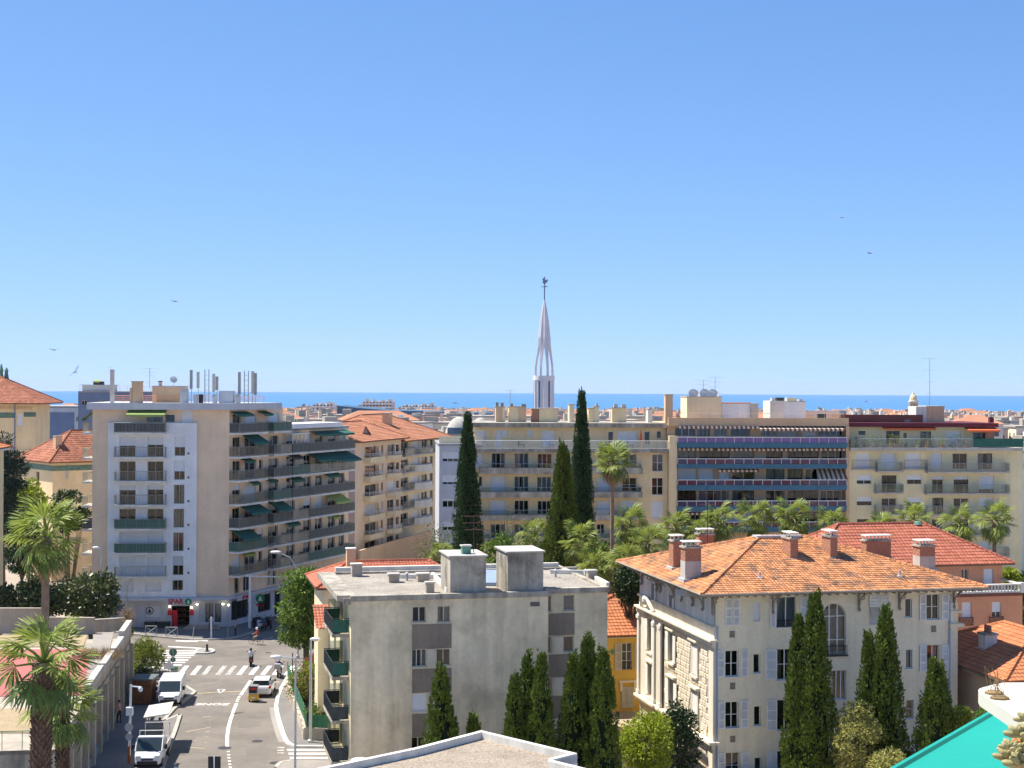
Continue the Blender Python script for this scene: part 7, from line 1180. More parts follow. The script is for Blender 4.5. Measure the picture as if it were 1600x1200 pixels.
# scooters, motorbikes, bicycles, riders
def skin_body(name, J, E, Rd, mats, parent, zones):
    me = bpy.data.meshes.new('tmp'); keys = list(J); me.from_pydata([J[k] for k in keys], [(keys.index(a), keys.index(c)) for a, c in E], []); o = bpy.data.objects.new('tmp', me); COL.objects.link(o); o.modifiers.new('s', 'SKIN'); o.modifiers.new('d', 'SUBSURF').levels = 1
    sv = me.skin_vertices[0].data
    for i, k in enumerate(keys): sv[i].radius = (Rd[k], Rd[k]); sv[i].use_root = k == 'pelvis'
    bpy.context.view_layer.update(); dg_ = bpy.context.evaluated_depsgraph_get(); m2 = bpy.data.meshes.new_from_object(o.evaluated_get(dg_)); bpy.data.objects.remove(o); bpy.data.meshes.remove(me); m2.materials.clear()
    for m in mats: m2.materials.append(M[m])
    segs = [(Vector(J[a]), Vector(J[c]), zones(a, c)) for a, c in E]
    def near_zone(p):
        best = None
        for a, c, z in segs:
            d = c - a; t_ = max(0, min(1, (p - a).dot(d) / max(1e-6, d.dot(d)))); v = (a + d * t_ - p).length
            if best is None or v < best[0]: best = (v, z)
        return best[1]
    for f in m2.polygons: f.material_index = near_zone(f.center); f.use_smooth = True
    b = bpy.data.objects.new(name, m2); COL.objects.link(b); b.parent = parent; return b
EB = [('pelvis', 'waist'), ('waist', 'chest'), ('chest', 'neck'), ('neck', 'head'), ('head', 'crown')] + [(a + s, c + s) if a not in ('chest', 'pelvis') else (a, c + s) for s in 'LR' for a, c in (('chest', 'shoulder'), ('shoulder', 'elbow'), ('elbow', 'wrist'), ('wrist', 'hand'), ('pelvis', 'hip'), ('hip', 'knee'), ('knee', 'ankle'), ('ankle', 'toe'))]
RB = dict(pelvis=.14, waist=.12, chest=.15, neck=.055, head=.095, crown=.075, **{k + s: r for s in 'LR' for k, r in dict(shoulder=.065, elbow=.045, wrist=.034, hand=.038, hip=.09, knee=.062, ankle=.045, toe=.04).items()})
def pose(kind):
    J = dict(pelvis=(0, 0, .95), waist=(.01, 0, 1.12), chest=(.0, 0, 1.33), neck=(0, 0, 1.52), head=(.02, 0, 1.63), crown=(.02, 0, 1.72))
    for s, g_ in (('L', 1), ('R', -1)): J.update({'shoulder' + s: (0, .17 * g_, 1.42), 'elbow' + s: (-.03, .23 * g_, 1.15), 'wrist' + s: (.05, .24 * g_, .92), 'hand' + s: (.08, .23 * g_, .84), 'hip' + s: (0, .09 * g_, .9), 'knee' + s: (.03 * g_, .1 * g_, .5), 'ankle' + s: (-.02 + .05 * g_, .1 * g_, .08), 'toe' + s: (.14 + .05 * g_, .11 * g_, .04)})
    if kind in ('ride', 'sit'):
        J = dict(pelvis=(0, 0, .82), waist=(.02, 0, 1.0), chest=(.06, 0, 1.2), neck=(.09, 0, 1.39), head=(.13, 0, 1.5), crown=(.13, 0, 1.6)); hz = .92 if kind == 'ride' else .75
        for s, g_ in (('L', 1), ('R', -1)): J.update({'shoulder' + s: (.07, .18 * g_, 1.29), 'elbow' + s: (.27, .27 * g_, 1.1), 'wrist' + s: (.48, .28 * g_, hz + .1), 'hand' + s: (.56, .27 * g_, hz + .08), 'hip' + s: (.04, .1 * g_, .8), 'knee' + s: (.45, .15 * g_, .72), 'ankle' + s: (.42, .14 * g_, .3), 'toe' + s: (.6, .15 * g_, .27)})
        if kind == 'sit': J = {k: (v[0], v[1], v[2] - .28) for k, v in J.items()}; [J.update({'ankle' + s: (.42, .14 * g_, .06), 'toe' + s: (.58, .15 * g_, .035)}) for s, g_ in (('L', 1), ('R', -1))]
    return J
def person(label, px=None, z=0, head=0, kind='stand', shirt='cloth_white', trousers='cloth_black', hair='hair', loc=None, helmet=None):
    t = thing('person', label, 'person'); J = pose(kind); zn = lambda a, c: 0 if (a, c) in (('neck', 'head'), ('head', 'crown')) or a[:5] in ('elbow', 'wrist') else (3 if a[:5] == 'ankle' else (2 if a[:3] in ('hip', 'kne') or c[:3] == 'hip' else 1))
    body = skin_body('body', J, EB, RB, ['skin', shirt, trousers, 'black_plastic'], t, zn); hd, cr = Vector(J['head']), Vector(J['crown']); b = MB()
    if helmet: b.ball(hd + Vector((-.01, 0, .05)), .145, .14, .15, 10, 6); b.build('helmet', helmet, t, None, True)
    else: b.ball(hd + Vector((-.035, 0, .05)), .11, .105, .11, 10, 6); b.build('hair', hair, t, None, True)
    b = MB(); b.ball(hd + Vector((.105, 0, .0)), .018, .016, .028, 6, 4); b.build('nose', 'skin', t)
    if loc is None: q = gnd(*px, z); loc = (q.x, q.y, z)
    t.location = loc; t.rotation_euler.z = radians(head); return t
def scooter(label, px=None, head=0, body='cloth_blue', box=None, z=.004, kind='scooter', group=None):
    t = thing('motor_scooter', label, 'scooter', (0, 0, 0), group)
    for x in (.62, -.55): wheel(t, x, 0.0001, .24, .12, 14)
    b = MB(); loft(b, [sec(-.75, .1, .55, .78, .04), sec(-.3, .17, .35, .8, .05), sec(.1, .15, .25, .42, .04), sec(.3, .17, .25, .36, .03)]); b.build('body', body, t); b = MB(); loft(b, [sec(.28, .2, .25, .9, .06), sec(.42, .2, .3, 1.0, .06), sec(.5, .1, .5, .9, .05)]); b.build('front_shield', body, t); b = MB(); loft(b, [sec(-.7, .13, .78, .86, .03), sec(.05, .15, .76, .84, .03)]); b.build('seat', 'black_plastic', t)
    b = MB(); b.tube([(.62, 0, .25), (.42, 0, .95), (.38, 0, 1.05)], .035, 6); b.tube([(.36, -.33, 1.05), (.4, 0, 1.03), (.36, .33, 1.05)], .022, 6); [b.tube([(.4, s * .22, 1.05), (.42, s * .34, 1.25)], .012, 4) for s in (-1, 1)]; [b.ball((.42, s * .36, 1.28), .03, .07, .05, 6, 4) for s in (-1, 1)]; b.build('handlebar', 'black_plastic', t); b = MB(); b.box(-.84, -.78, -.1, .1, .55, .66); b.build('tail_light', 'lamp_red', t)
    if box: b = MB(); b.box(-1.0, -.55, -.24, .24, .86, 1.28); b.build('top_box', box, t)
    if px: q = gnd(*px, z); t.location = (q.x, q.y, z)
    t.rotation_euler.z = radians(head); return t
def on(t, head, dx=0, dz=0): r = radians(head); return (t.location.x + dx * cos(r), t.location.y + dx * sin(r), t.location.z + dz)
t = scooter('black scooter ridden by the person in a white shirt at the crossing', (392, 1040), 95, 'black_plastic'); person('rider in white shirt and dark helmet on a scooter crossing the junction', head=95, kind='ride', shirt='cloth_white', trousers='cloth_black', loc=on(t, 95, -.2), helmet='bin_black')
t = scooter('grey scooter with top box at the right end of the crossing', (436, 1057), 88, 'cloth_white', 'pole_grey'); person('rider in purple top and white helmet at the right end of the crossing', head=88, kind='ride', shirt='cloth_purple', loc=on(t, 88, -.2), helmet='lamp_head')
t = thing('delivery_trike', 'yellow delivery trike with grey cargo box beside the white hatchback', 'trike'); [wheel(t, x, y, .22, .12) for x, y in ((.8, .0001), (-.45, .42), (-.45, -.42))]; b = MB(); loft(b, [sec(-.75, .5, .22, .78, .08), sec(.0, .5, .22, .8, .08), sec(.35, .3, .24, .5, .06)]); b.build('body', 'yellow_paint', t); b = MB(); loft(b, [sec(.55, .25, .3, 1.0, .06), sec(.8, .2, .4, .95, .06)]); b.build('front_shield', 'yellow_paint', t); b = MB(); b.box(-.8, .05, -.48, .48, .82, 1.7); b.build('cargo_box', 'silver', t); b = MB(); b.box(-.83, -.8, -.4, .4, .95, 1.6); b.build('box_panel', 'black_plastic', t); b = MB(); b.box(-.845, -.832, -.3, .3, 1.3, 1.52); b.build('box_sticker', 'red_paint', t); b = MB(); b.box(-.79, -.752, -.2, .2, .4, .55); b.build('number_plate', 'sign_white', t); b = MB(); b.tube([(.75, 0, .3), (.6, 0, 1.05)], .03, 6); b.tube([(.58, -.35, 1.05), (.58, .35, 1.05)], .02, 6); b.build('handlebar', 'black_plastic', t); b = MB(); loft(b, [sec(.05, .2, .78, .9, .03), sec(.4, .18, .76, .86, .03)]); b.build('seat', 'black_plastic', t); place(t, (397, 1095), .004, 92); t.scale = (.8, .8, .8)
def bicycle(label, px, head):
    t = thing('bicycle', label, 'bicycle')
    for x in (-.5, .52): b = MB(); n = 20; b.tube([(x + .33 * cos(2 * pi * k / n), 0, .34 + .33 * sin(2 * pi * k / n)) for k in range(n + 1)], .018, 5, False); [b.bar((x, 0, .34), (x + .33 * cos(k * pi / 4), 0, .34 + .33 * sin(k * pi / 4)), .004, 3) for k in range(8)]; b.build('wheel', 'tyre', t)
    b = MB(); [b.bar(a, c, .018, 5) for a, c in (((-.5, 0, .34), (-.1, 0, .3)), ((-.1, 0, .3), (-.22, 0, .8)), ((-.22, 0, .75), (.4, 0, .78)), ((-.1, 0, .3), (.4, 0, .72)), ((-.5, 0, .34), (-.2, 0, .72)), ((.52, 0, .34), (.38, 0, .95)))]; b.build('frame', 'cloth_purple', t); b = MB(); b.bar((.36, -.28, .97), (.36, .28, .97), .016); b.build('handlebar', 'black_plastic', t); b = MB(); b.ball((-.24, 0, .83), .13, .07, .04); b.build('saddle', 'black_plastic', t); place(t, px, .004, head); return t
t = bicycle('purple bicycle crossing in the shadow of the tower', (400, 1007), 160); person('cyclist in red top and khaki trousers leaning over the bicycle', head=160, kind='ride', shirt='cloth_red', trousers='cloth_khaki', loc=on(t, 160, -.22, .06), helmet='lamp_head')
for i, (x, y, hd, c, l) in enumerate(((399, 981, 120, 'black_plastic', 'leftmost parked scooter with top box near the signal mast'), (406, 984, 115, 'cloth_white', 'pale parked scooter second from the signal mast'), (413, 983, 110, 'bike_blue', 'blue parked scooter third from the signal mast'), (420, 981, 118, 'black_plastic', 'dark parked scooter nearest the street tree'))): scooter(l, (x, y), hd, c, 'black_plastic' if i == 0 else None, .12, group='parked scooters')
scooter('dark motor scooter parked on the light ground left of the tower', (117, 868), 20, 'black_plastic', None, 0.0, group='parked scooters'); scooter('dark motor scooter parked beside the flatbed truck', (221, 1190), 80, 'cloth_blue', None, .12, group='parked scooters')
person('seated person in white shirt on the shop entrance steps', loc=tuple(FA.p(uR - 1.6, 1.05, .22)), head=-100, kind='sit', shirt='cloth_white', trousers='cloth_blue'); person('woman in black holding a phone on the shop corner pavement', (368, 993), .12, 190, 'stand', 'cloth_pink', 'cloth_black'); person('person with pink top leaning against the terrace building wall', loc=tuple(FO.p(FO.hit(176, 1150)[0] + .3, .45, .12)), head=-30, kind='stand', shirt='cloth_pink', trousers='cloth_black')
person('person in black standing inside the bus shelter', loc=tuple(FSh.p(.4, .15, .12)), head=-60, shirt='cloth_black', trousers='cloth_black'); person('person in white and pink standing before the bus shelter bench', loc=tuple(FSh.p(-.8, .2, .12)), head=-80, shirt='cloth_pink', trousers='cloth_blue')
# painted words on the road, to be read by oncoming drivers
c = gnd(*S5(725, 560)); o = text('ZONE', 1.0, 'paint_road', road, p=(c.x, c.y, .004), ext=.001, rot=(0, 0, pi), name='road_lettering'); o.scale = (1.0, 1.05, 1)
# ---------------------------------------------------------------- beside the camera: canopy slab, teal awning, succulents
Nb = Bld('camera_side_building', 'teal awning and white canopy slab of the neighbouring balcony at lower right', (4.5, 5, 0)); Nb.foot([(4.6, -8), (9, -8), (9, 9.5), (4.6, 9.5)], 0, 30, 'stucco_white', roof='concrete_light')
ez = 24.72; A_, B_ = gnd(1405, 1200, ez), gnd(1555, 1113, ez); A2 = A_ + (A_ - B_) * 1.2; dn = (B_ - A_).normalized()
def aw_(b):
    n = 8
    for k in range(n): p, q = A2 + (B_ - A2) * (k / n), A2 + (B_ - A2) * ((k + 1) / n); b.face(p, (4.58, p.y - .3, ez + .3), (4.58, q.y - .3, ez + .3), q)
    b.tube([A2, B_], .018, 6)
aw = Nb.part('awning', 'canvas_teal', aw_); Nb.part('awning_arm', 'rail_white', lambda b: (b.bar(A2 + Vector((0, .1, -.05)), (4.58, A2.y - .2, ez + .1), .02), b.bar(B_ + Vector((0, -.1, -.05)), (4.58, B_.y - .4, ez + .1), .02)), aw)
cz = 25.14; P5 = [gnd(x, y, cz) for x, y in ((1531, 1083), (1528.5, 1078), (1531, 1075.5), (1550, 1070), (1568, 1066.5))]; P5 += [Vector((4.59, P5[-1].y + .1, cz)), Vector((4.59, 3.2, cz)), gnd(1660, 1170, cz)]
sl = Nb.part('canopy_slab', 'panel_white', lambda b: b.prism([(p.x, p.y) for p in P5], cz - .045, cz))
for t_ in (.3, .62): p = P5[4] + (P5[2] - P5[4]) * 0; a = P5[3] + (P5[5] - P5[3]) * t_; c = P5[7] + (P5[6] - P5[7]) * t_; Nb.part('seam', 'concrete', lambda b: b.bar(a + Vector((0, -.05, .002)), Vector((c.x, c.y, cz + .002)), .004), sl)
Nb.done()
for (x, y), k_ in (((1553, 1084), 9), ((1562, 1092), 6)):
    q = gnd(x, y, cz); t = thing('dry_weed', 'dry weed tuft sprouting on the %s of the white canopy slab' % ('tip' if k_ == 9 else 'edge'), 'weed', q); b = MB()
    for k in range(k_): d = Vector((RU(-.02, .02), RU(-.02, .02), RU(.05, .11))); b.bar(q + Vector((RU(-.03, .03), RU(-.03, .03), 0)), q + Vector((RU(-.03, .03), RU(-.03, .03), 0)) + d, .0012, 3)
    b.ball(q + Vector((0, 0, .004)), .035, .03, .008); b.build('stems', 'palm_dead', t, 'stuff')
lm = MB(); k = 8
lm.tube([(0, 0, 0), (.25, 0, .02), (.55, 0, .06), (.85, 0, .14), (1, 0, .2)], [.06, .14, .2, .16, .02], k); lm.v = [(x, y * 1.25, z * .9) for x, y, z in lm.v]; LM = [lm.mesh('leaf', m, smooth=True) for m in ('succulent', 'succ_red')]
c0 = at(1592, 1172, 2.3); t = thing('succulent_plant', 'fleshy pale green and orange succulent rosettes at the bottom right corner', 'succulent', (c0.x, c0.y, c0.z - .22)); b = MB(); b.tube([t.location, t.location + Vector((0, 0, .2))], .012, 6); b.lathe(t.location + Vector((0, 0, -.16)), [(.09, 0), (.12, .16), (.125, .17)], 14); b.build('stem', 'terracotta', t)
for (x, y, r, m) in ((1592, 1173, .030, 1), (1580, 1186, .026, 0), (1597, 1150, .026, 0), (1612, 1165, .03, 0), (1600, 1196, .03, 0), (1580, 1170, .018, 0), (1606, 1125, .02, 0)):
    q = at(x, y, 2.3 + RU(-.03, .03)) - t.location
    for i in range(18):
        o = bpy.data.objects.new('leaf', LM[1 if m and i < 9 else 0]); COL.objects.link(o); o.parent = t; s = r * (.55 + .6 * i / 18); o.scale = (s, s, s); o.location = q; o.rotation_euler = (0, -radians(72 - 75 * i / 18 + RU(-6, 6)), i * 2.4)
# ---------------------------------------------------------------- vegetation
def cypress(x, ytop, Y, wpx, label, z0=0, m='cypress', tops=1, dense=1., off_=(0, 0)):
    p = at(x, ytop, Y); h = p.z - z0; rm = wpx * Y / FPX / 2 * 1.36; t = thing('cypress_tree', label, 'cypress', (p.x, Y, z0), 'cypress trees'); g_ = random.Random(int(x * 7 + ytop)); U = g_.uniform; c = Vector((p.x, Y, z0))
    b = MB(); b.tube([c, c + Vector((.05, 0, h * .4)), c + Vector((0, 0, h * .9))], [.05 * rm + .1, .12, .02], 7); b.build('trunk', 'bark', t)
    f = lambda s: rm * min(1, (s + .06) * 6.) ** .5 * (1 - s ** 1.35) ** .8 if s < 1 else 0
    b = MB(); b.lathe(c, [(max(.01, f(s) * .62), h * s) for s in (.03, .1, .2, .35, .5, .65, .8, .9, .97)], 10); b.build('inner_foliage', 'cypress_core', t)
    b = MB(); K = int((60 + 11 * h * rm * 1.9) * dense)
    for i in range(K):
        s = U(0, 1) ** 1.15 * .97; a = U(0, 2 * pi); r = f(s); rr = r * U(.62, .98); pc = c + Vector((cos(a) * rr, sin(a) * rr, h * s)); pw = U(.16, .3) * (.5 + .5 * r / rm) * (1 + .25 * (rm > 1.5)); ph = U(.5, 1.1) * (1 + .3 * (rm > 1.5)); out = Vector((cos(a), sin(a), 0))
        for j in range(26):
            v = U(0, 1); rad = pw * (1 - v * .85); th = U(0, 2 * pi); q = pc + out * (v * .12) + Vector((cos(th) * rad, sin(th) * rad, (v - .25) * ph)); L = U(.12, .24); d = (Vector((cos(th), sin(th), 0)) * .55 + out * .25 + Vector((0, 0, U(.5, 1.3)))).normalized(); sd_ = d.cross(Vector((U(-1, 1), U(-1, 1), U(-.3, .3)))).normalized() * U(.045, .085)
            k = len(b.v); b.v.extend((tuple(q - sd_), tuple(q + sd_), tuple(q + d * L))); b.f.append((k, k + 1, k + 2)); b.m.append(0)
    for tp in range(tops):
        o_ = Vector((U(-.3, .3) * rm * tp, U(-.2, .2), 0))
        for j in range(40): v = U(0, 1); q = c + o_ + Vector((U(-.1, .1) * (1 - v), U(-.1, .1) * (1 - v), h * (.955 + .05 * v))); d = Vector((U(-.3, .3), U(-.3, .3), 1)); sd_ = Vector((U(-1, 1), U(-1, 1), 0)).normalized() * .06; k = len(b.v); b.v.extend((tuple(q - sd_), tuple(q + sd_), tuple(q + d * .25))); b.f.append((k, k + 1, k + 2)); b.m.append(0)
    b.build('crown', m, t); return t
cypress(731, 645, 150, 50, 'tall dark cypress left of centre before the cream balcony block', 0, 'cypress_dark', 2)
cypress(909, 607, 160, 42, 'tallest cypress, its tip above the sea horizon right of the spire', 0, 'cypress_dark')
cypress(880, 692, 146, 66, 'broad cypress standing just left of and before the tallest one', 0, 'cypress', 1)
cypress(689, 1046, 97, 54, 'stubby cypress in front of the grey block windows', 0, 'cypress', 2); cypress(740, 1129, 96.5, 12, 'tiny young cypress behind the gravel roof', 4)
for x, y, w, Y, l in ((804, 1061, 34, 96, 'shortest left cypress of the group before the grey wall'), (825, 1026, 44, 97, 'middle cypress of the left group before the grey wall'), (846, 1027, 42, 95.5, 'right cypress of the left group before the grey wall'), (896, 1027, 46, 96, 'left cypress of the group at the right end of the grey block'), (919, 1002, 58, 97, 'tallest cypress of the group at the right end of the grey block'), (943, 1018, 50, 95, 'rightmost cypress of the group beside the lime green tree')): cypress(x, y, Y, w, l)
for x, y, w, Y, l in ((1247, 966, 40, 100, 'slimmer left cypress of the first pair before the villa'), (1274, 929, 56, 99.5, 'tallest cypress before the villa, reaching the eaves'), (1357, 992, 40, 100, 'shorter left cypress of the second pair before the villa'), (1384, 954, 56, 99.5, 'taller right cypress of the second pair before the villa'), (1463, 1036, 62, 98, 'squat cypress at the right corner of the villa')): cypress(x, y, Y, w, l)
# palms: every frond is a piece of its own, sharing four meshes
def frond_mesh(name, m, R_, droop, seg=26, span=125, pet=.45, seed=1, thin=1.0):
    g_ = random.Random(seed); U = g_.uniform; b = MB(); pl = R_ * pet; b.tube([(0, 0, 0), (pl * .5, 0, .05 * R_), (pl, 0, .04 * R_)], [.035, .025, .018], 4, False); fl = R_ * (1 - pet) * 1.05
    for k in range(seg):
        a = radians(-span + 2 * span * (k + .5) / seg + U(-2, 2)); L = fl * (1 - .25 * (abs(a) / radians(span)) ** 2) * U(.88, 1.08); da = radians(span) / seg * thin; dr = droop * U(.7, 1.3); fold = (.03 if k % 2 else -.03) * R_
        def P(r, s): aa = a + s; x, y = r * L * cos(aa), r * L * sin(aa); return (pl + x, y, .04 * R_ - dr * R_ * r ** 2.2 + fold * min(r, .6) - abs(y) * .12)
        w = [(0.05, da), (.58, da * 1.05), (.82, da * .6), (1.0, da * .08)]
        for i in range(3): b.face(P(w[i][0], -w[i][1]), P(w[i + 1][0], -w[i + 1][1]), P(w[i + 1][0], w[i + 1][1]), P(w[i][0], w[i][1]))
    return b.mesh(name, m)
FM = {k: [frond_mesh('frond', m, 1.0, d, 24, s_, p_, 10 + i, th) for i, (d, s_, p_, th) in enumerate(v)] for k, m, v in (('g', 'palm_leaf', ((.06, 100, .46, 1.05), (.16, 108, .5, 1.05), (.28, 100, .5, 1.05))), ('d', 'palm_dark', ((.3, 100, .5, 1.05), (.5, 105, .52, 1))), ('x', 'palm_dead', ((.5, 80, .4, .7), (.6, 70, .45, .6))))}
def palm(x, y, Y, rpx, label, tr=.17, z0=0, nf=26, dead=.15, tm='palm_trunk', lean=(0, 0), skirt=True, rough=False):
    p = at(x, y, Y); R_ = rpx * Y / FPX * 1.08; t = thing('palm_tree', label, 'palm', (p.x - lean[0], Y - lean[1], z0), 'palm trees'); g_ = random.Random(int(x * 13 + y)); U = g_.uniform; base = Vector((p.x - lean[0], Y - lean[1], z0)); b = MB(); H_ = p.z - z0
    pts = [base + Vector((lean[0] * (s ** 1.5), lean[1] * (s ** 1.5), H_ * s)) for s in [i / 12 for i in range(13)]]; b.tube(pts, [tr * (1.5 - .5 * min(1, i / 2)) * (1.25 if i > 11 else 1) * (1 + .05 * (i % 2)) for i in range(13)], 10)
    tk = b.build('trunk', tm, t, None, True)
    if rough:
        s_ = MB(); zz_ = 1.0
        while zz_ < H_ - .15:
            for k in range(9): a = 2 * pi * (k + (.5 if int(zz_ / .16) % 2 else 0)) / 9 + U(-.1, .1); f_ = min(1, zz_ / H_); c = base + Vector((lean[0] * f_ ** 1.5, lean[1] * f_ ** 1.5, zz_)); o_ = Vector((cos(a), sin(a), 0)); n_ = Vector((-sin(a), cos(a), 0)); r0 = tr * 1.0; s_.hexa([c + o_ * (r0 * .9) - n_ * .07, c + o_ * (r0 * .9) + n_ * .07, c + o_ * (r0 + .02) + n_ * .06, c + o_ * (r0 + .02) - n_ * .06, c + o_ * (r0 * .9) - n_ * .05 + Vector((0, 0, .14)), c + o_ * (r0 * .9) + n_ * .05 + Vector((0, 0, .14)), c + o_ * (r0 + U(.07, .13)) + n_ * .03 + Vector((0, 0, U(.15, .22))), c + o_ * (r0 + U(.07, .13)) - n_ * .03 + Vector((0, 0, U(.15, .22)))])
            zz_ += .16
        s_.build('leaf_bases', 'palm_bark', tk, 'stuff')
    for i in range(nf):
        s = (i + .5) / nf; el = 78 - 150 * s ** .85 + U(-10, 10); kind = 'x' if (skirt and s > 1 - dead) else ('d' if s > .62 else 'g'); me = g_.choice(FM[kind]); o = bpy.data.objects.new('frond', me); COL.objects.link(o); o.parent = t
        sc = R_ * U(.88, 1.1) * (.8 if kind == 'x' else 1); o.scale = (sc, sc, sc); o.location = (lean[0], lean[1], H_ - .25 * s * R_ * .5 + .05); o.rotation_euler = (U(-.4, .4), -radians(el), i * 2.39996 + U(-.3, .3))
    return t
palm(957, 722, 135, 34, 'tall slim palm rising alone before the cream block', .17, nf=34, dead=.3)
for i, (x, y, r, Y, l) in enumerate(((836, 838, 34, 152, 'palm left of the broad cypress'), (905, 846, 34, 140, 'palm directly right of the broad cypress'), (930, 886, 32, 134, 'low palm at the foot of the tall slim palm, left side'), (985, 822, 34, 150, 'palm just right of the tall slim palm trunk'), (1012, 848, 32, 144, 'drooping palm between tall slim palm and villa roof'), (1056, 824, 32, 152, 'palm before the left edge of the blue banded block'), (978, 880, 34, 132, 'low palm in front of the garden row beside the villa'), (1092, 832, 22, 150, 'small palm behind the villa brick chimneys'), (1122, 814, 32, 154, 'palm under the left part of the blue bands'), (1180, 810, 34, 155, 'palm under the middle of the blue bands'), (1240, 808, 34, 156, 'palm under the right part of the blue bands'), (1298, 822, 32, 155, 'palm under the right end of the blue bands'), (1376, 826, 28, 160, 'palm between blue bands and maroon roofed block'), (1428, 812, 30, 158, 'palm above the pink house roof peak'), (1498, 818, 32, 156, 'palm left of the rightmost palm'), (1554, 812, 34, 152, 'rightmost palm with its trunk clear of the roofs'), (690, 866, 22, 130, 'small palm behind the grey block roof at left'))): palm(x, y, Y, r, l, .2, 0, 25, .12)
palm(72, 838, 77, 66, 'upper left palm with a slim trunk above the magnolias', .2, nf=28, dead=.25, lean=(0, .3))
palm(68, 1035, 62, 80, 'large foreground palm with rough shaggy trunk at lower left', .36, nf=23, dead=.12, tm='palm_bark', lean=(.25, 0), rough=True)
palm(98, 1105, 67, 62, 'low foreground palm behind the shaggy trunked palm', .24, nf=24, dead=.2, tm='palm_bark', rough=True)
# broadleaf trees and shrubs
def crown_tree(name, label, cat, c, rx, ry, rz, blobs, per, L, w, m, trunk=True, zb=None, bm='bark', jag=.9, group=None, flat=.8, extra=None, blob=.34):
    c = Vector(c); zb = 0 if zb is None else zb; t = thing(name, label, cat, (c.x, c.y, zb), group); g_ = random.Random(int(c.x * 31 + c.z * 17 + blobs)); U = g_.uniform; b = MB(); ends = []
    for i in range(blobs):
        d = Vector((g_.gauss(0, 1), g_.gauss(0, 1), g_.gauss(0, 1))).normalized(); k = U(.45, 1.0) ** .5 * jag; bc = c + Vector((d.x * rx * k, d.y * ry * k, d.z * rz * k)); ends.append(bc); br = U(.7, 1.25) * blob * min(rx, ry, rz) + .1
        for j in range(per):
            e = Vector((g_.gauss(0, 1), g_.gauss(0, 1), g_.gauss(0, 1))).normalized(); q = bc + Vector((e.x, e.y, e.z * flat)) * br * U(.35, 1.0) ** .5; dd = (e + Vector((g_.gauss(0, .6), g_.gauss(0, .6), g_.gauss(.1, .6)))).normalized(); a = dd.cross(Vector((g_.gauss(0, 1), g_.gauss(0, 1), g_.gauss(0, 1)))).normalized(); ll = L * U(.7, 1.3); k_ = len(b.v)
            b.v.extend((tuple(q), tuple(q + dd * ll * .5 + a * w), tuple(q + dd * ll), tuple(q + dd * ll * .5 - a * w))); b.f.append((k_, k_ + 1, k_ + 2, k_ + 3)); b.m.append(1 if extra and U(0, 1) < extra[1] else 0)
    b.build('crown', [m, extra[0]] if extra else m, t); s = MB(); base = Vector((c.x, c.y, zb)); fk = base + (c - base) * .55 if trunk else base + Vector((0, 0, .05)); r0 = .04 * (rx + rz) + .05
    s.tube([base, base + (fk - base) * .5 + Vector((.06, .03, 0)), fk], [r0, r0 * .85, r0 * .7], 7)
    for e in ends[::max(1, blobs // 14)]: s.tube([fk, fk + (e - fk) * .55 + Vector((0, 0, .1 * rz)), e], [r0 * .45, r0 * .25, .015], 5)
    s.build('trunk', bm, t); return t
def ct(name, label, cat, x0, y0, x1, y1, Y, blobs, per, L, w, m, dp=1.0, **k):
    p, q = at(x0, y0, Y), at(x1, y1, Y); rx, rz = (q.x - p.x) / 2, (p.z - q.z) / 2; return crown_tree(name, label, cat, ((p.x + q.x) / 2, Y, (p.z + q.z) / 2), rx, rx * dp, rz, blobs, per, L, w, m, **k)
ct('street_tree', 'dense green street tree overhanging the crossing beside the grey block', 'tree', 434, 872, 522, 1028, 137, 120, 85, .34, .085, 'leaf_green', flat=.45, blob=.3)
ct('bougainvillea_shrub', 'yellow green shrub with pink flowers on the garden wall by the road', 'shrub', 452, 1034, 512, 1105, 126, 60, 60, .2, .06, 'leaf_hedge', trunk=False, extra=('flower_pink', .07)); ct('bougainvillea_shrub', 'pink flowering shrub at the foot of the street tree', 'shrub', 478, 1022, 510, 1052, 131, 24, 50, .2, .06, 'leaf_green', trunk=False, extra=('flower_pink', .45))
ct('garden_shrub', 'green shrub inside the green fence beside the grey block', 'shrub', 478, 1098, 512, 1140, 115, 30, 60, .2, .06, 'leaf_green', trunk=False)
ct('clipped_hedge', 'yellow green hedge beside the zebra crossing behind the wooden kiosk', 'hedge', 201, 998, 252, 1066, 139, 75, 75, .2, .06, 'leaf_hedge', trunk=False, dp=1.3); ct('clipped_hedge', 'darker lower hedge below the yellow green one', 'hedge', 209, 1040, 240, 1082, 134.5, 30, 60, .2, .06, 'leaf_dark', trunk=False)
ct('magnolia_tree', 'dark glossy magnolia behind the terrace wall left of the shop', 'tree', 96, 893, 186, 972, 150, 90, 60, .42, .11, 'leaf_mag', blob=.34); ct('magnolia_tree', 'dark glossy magnolia behind the upper left palm trunk', 'tree', 28, 905, 98, 970, 151, 60, 60, .42, .11, 'leaf_mag'); ct('magnolia_tree', 'magnolia half hidden at the left edge of the picture', 'tree', -40, 915, 36, 975, 152, 55, 55, .42, .11, 'leaf_mag')
ct('cedar_tree', 'dark blue green cedar drooping at the left edge', 'tree', -30, 672, 38, 850, 170, 120, 90, .5, .06, 'conifer_blue', flat=.4, blob=.4); ct('round_tree', 'bright lime round tree before the cream tower villa', 'tree', 22, 752, 68, 806, 185, 50, 70, .35, .1, 'leaf_lime'); ct('dark_bush', 'dark bush below the cream villa wall left of the tower', 'bush', 84, 764, 136, 830, 180, 50, 70, .4, .11, 'leaf_dark', trunk=False)
ct('cedar_tree', 'dark spreading conifer behind the upper left palm', 'tree', 8, 790, 60, 905, 165, 70, 80, .45, .07, 'leaf_dark', flat=.4)
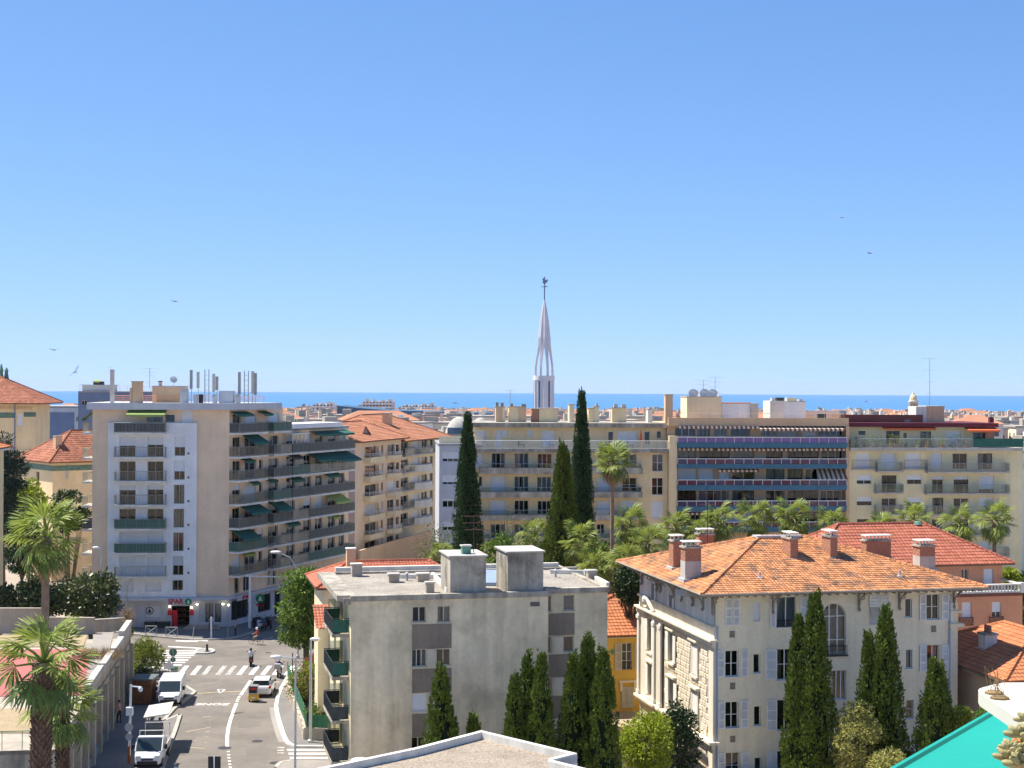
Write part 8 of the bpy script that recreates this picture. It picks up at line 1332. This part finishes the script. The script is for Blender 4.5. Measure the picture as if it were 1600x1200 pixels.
ct('pale_tree', 'sparse pale green tree left of the tall dark cypress', 'tree', 648, 818, 706, 905, 140, 42, 34, .28, .05, 'leaf_pale', blob=.45, bm='twig'); ct('bare_tree', 'half bare twiggy tree right of the tall dark cypress', 'tree', 762, 800, 826, 900, 140, 46, 14, .22, .03, 'leaf_pale', bm='twig', blob=.5); ct('garden_shrub', 'leafy green shrub behind the grey block roof boxes', 'shrub', 755, 838, 812, 900, 136, 50, 60, .3, .08, 'leaf_green')
ct('lime_tree', 'bright lime green tree at the left foot of the villa', 'tree', 966, 1108, 1050, 1215, 99, 85, 80, .22, .055, 'leaf_lime', blob=.3); ct('dark_bush', 'dark bush climbing the villa stone wall', 'bush', 1030, 1095, 1092, 1225, 103.5, 70, 60, .25, .06, 'leaf_dark', trunk=False); ct('yellow_bush', 'yellow green bush between the two villa cypress pairs', 'bush', 1303, 1096, 1374, 1225, 98, 90, 80, .17, .05, 'leaf_yellow', trunk=False, blob=.3)
ct('yellow_bush', 'small yellow green bush at the villa foot bottom right', 'bush', 1360, 1170, 1420, 1240, 94, 50, 60, .17, .05, 'leaf_yellow', trunk=False); ct('garden_shrub', 'green shrub right of the squat cypress', 'shrub', 1480, 1100, 1516, 1150, 98, 34, 60, .2, .05, 'leaf_hedge', trunk=False); ct('garden_shrub', 'dark shrub before the tan house wall', 'shrub', 1528, 1108, 1552, 1140, 92, 26, 50, .2, .05, 'leaf_green', trunk=False)
ct('garden_tree', 'dark green tree behind the left corner of the villa roof', 'tree', 962, 880, 1010, 950, 126, 50, 60, .3, .08, 'leaf_dark'); ct('garden_shrub', 'leafy mass beneath the garden palms near the centre', 'shrub', 890, 850, 1000, 930, 158, 80, 60, .4, .12, 'leaf_green', trunk=False); ct('garden_shrub', 'dark leafy mass under the garden palms behind the villa chimneys', 'shrub', 1010, 850, 1330, 930, 165, 130, 60, .5, .16, 'leaf_dark', trunk=False, dp=.25); ct('garden_tree', 'green tree behind the pink house at the right edge', 'tree', 1580, 890, 1625, 990, 150, 50, 60, .35, .1, 'leaf_green')
ct('garden_tree', 'bright tree beside the pink house upper terrace', 'tree', 1566, 888, 1590, 914, 146, 26, 50, .25, .08, 'leaf_lime'); ct('dead_shrub', 'bare brown shrub on the far end of the terrace building', 'shrub', 187, 948, 210, 978, 133, 24, 30, .25, .02, 'palm_dead', trunk=False, bm='twig', zb=6); ct('planter_shrub', 'small green shrub in the terrace planter under the bare one', 'shrub', 192, 975, 207, 998, 131.5, 14, 40, .18, .05, 'leaf_hedge', trunk=False, zb=5)
for x0, y0, x1, y1, l in ((158, 990, 190, 1018, 'pale dry grass tuft in the far terrace planter'), (148, 1018, 172, 1045, 'pale dry grass tuft in the middle terrace planter'), (132, 1078, 145, 1100, 'pale dry grass tuft in the near terrace planter')):
    p, q = at(x0, y0, 118), at(x1, y1, 118); t = thing('dry_grass', l, 'grass', ((p.x + q.x) / 2, 118, 5.2)); b = MB()
    for k in range(260): c = Vector((RU(p.x, q.x), 118 + RU(-1.5, 1.5), 5.2)); leaf(b, c, RU(.5, 1.0), .015, Vector((random.gauss(0, .35), random.gauss(0, .35), 1)))
    b.build('blades', 'palm_dead', t, 'stuff')
# ---------------------------------------------------------------- thin sea haze over everything
b = MB(); b.box(-13000, 13000, -450, 13200, -26, 62); hz_ = b.build('haze', [], None, 'stuff', loc=(0, 0, 0)); tag(hz_, 'thin bluish summer haze in front of the far town and sea', 'haze')
hm = bpy.data.materials.new('haze'); hm.use_nodes = True; hn = hm.node_tree.nodes; hn.remove(hn['Principled BSDF']); pv_ = hn.new('ShaderNodeVolumePrincipled'); pv_.inputs['Color'].default_value = (.8, .88, 1, 1); pv_.inputs['Density'].default_value = .00003; hm.node_tree.links.new(pv_.outputs[0], hn['Material Output'].inputs['Volume']); hz_.data.materials.append(hm)
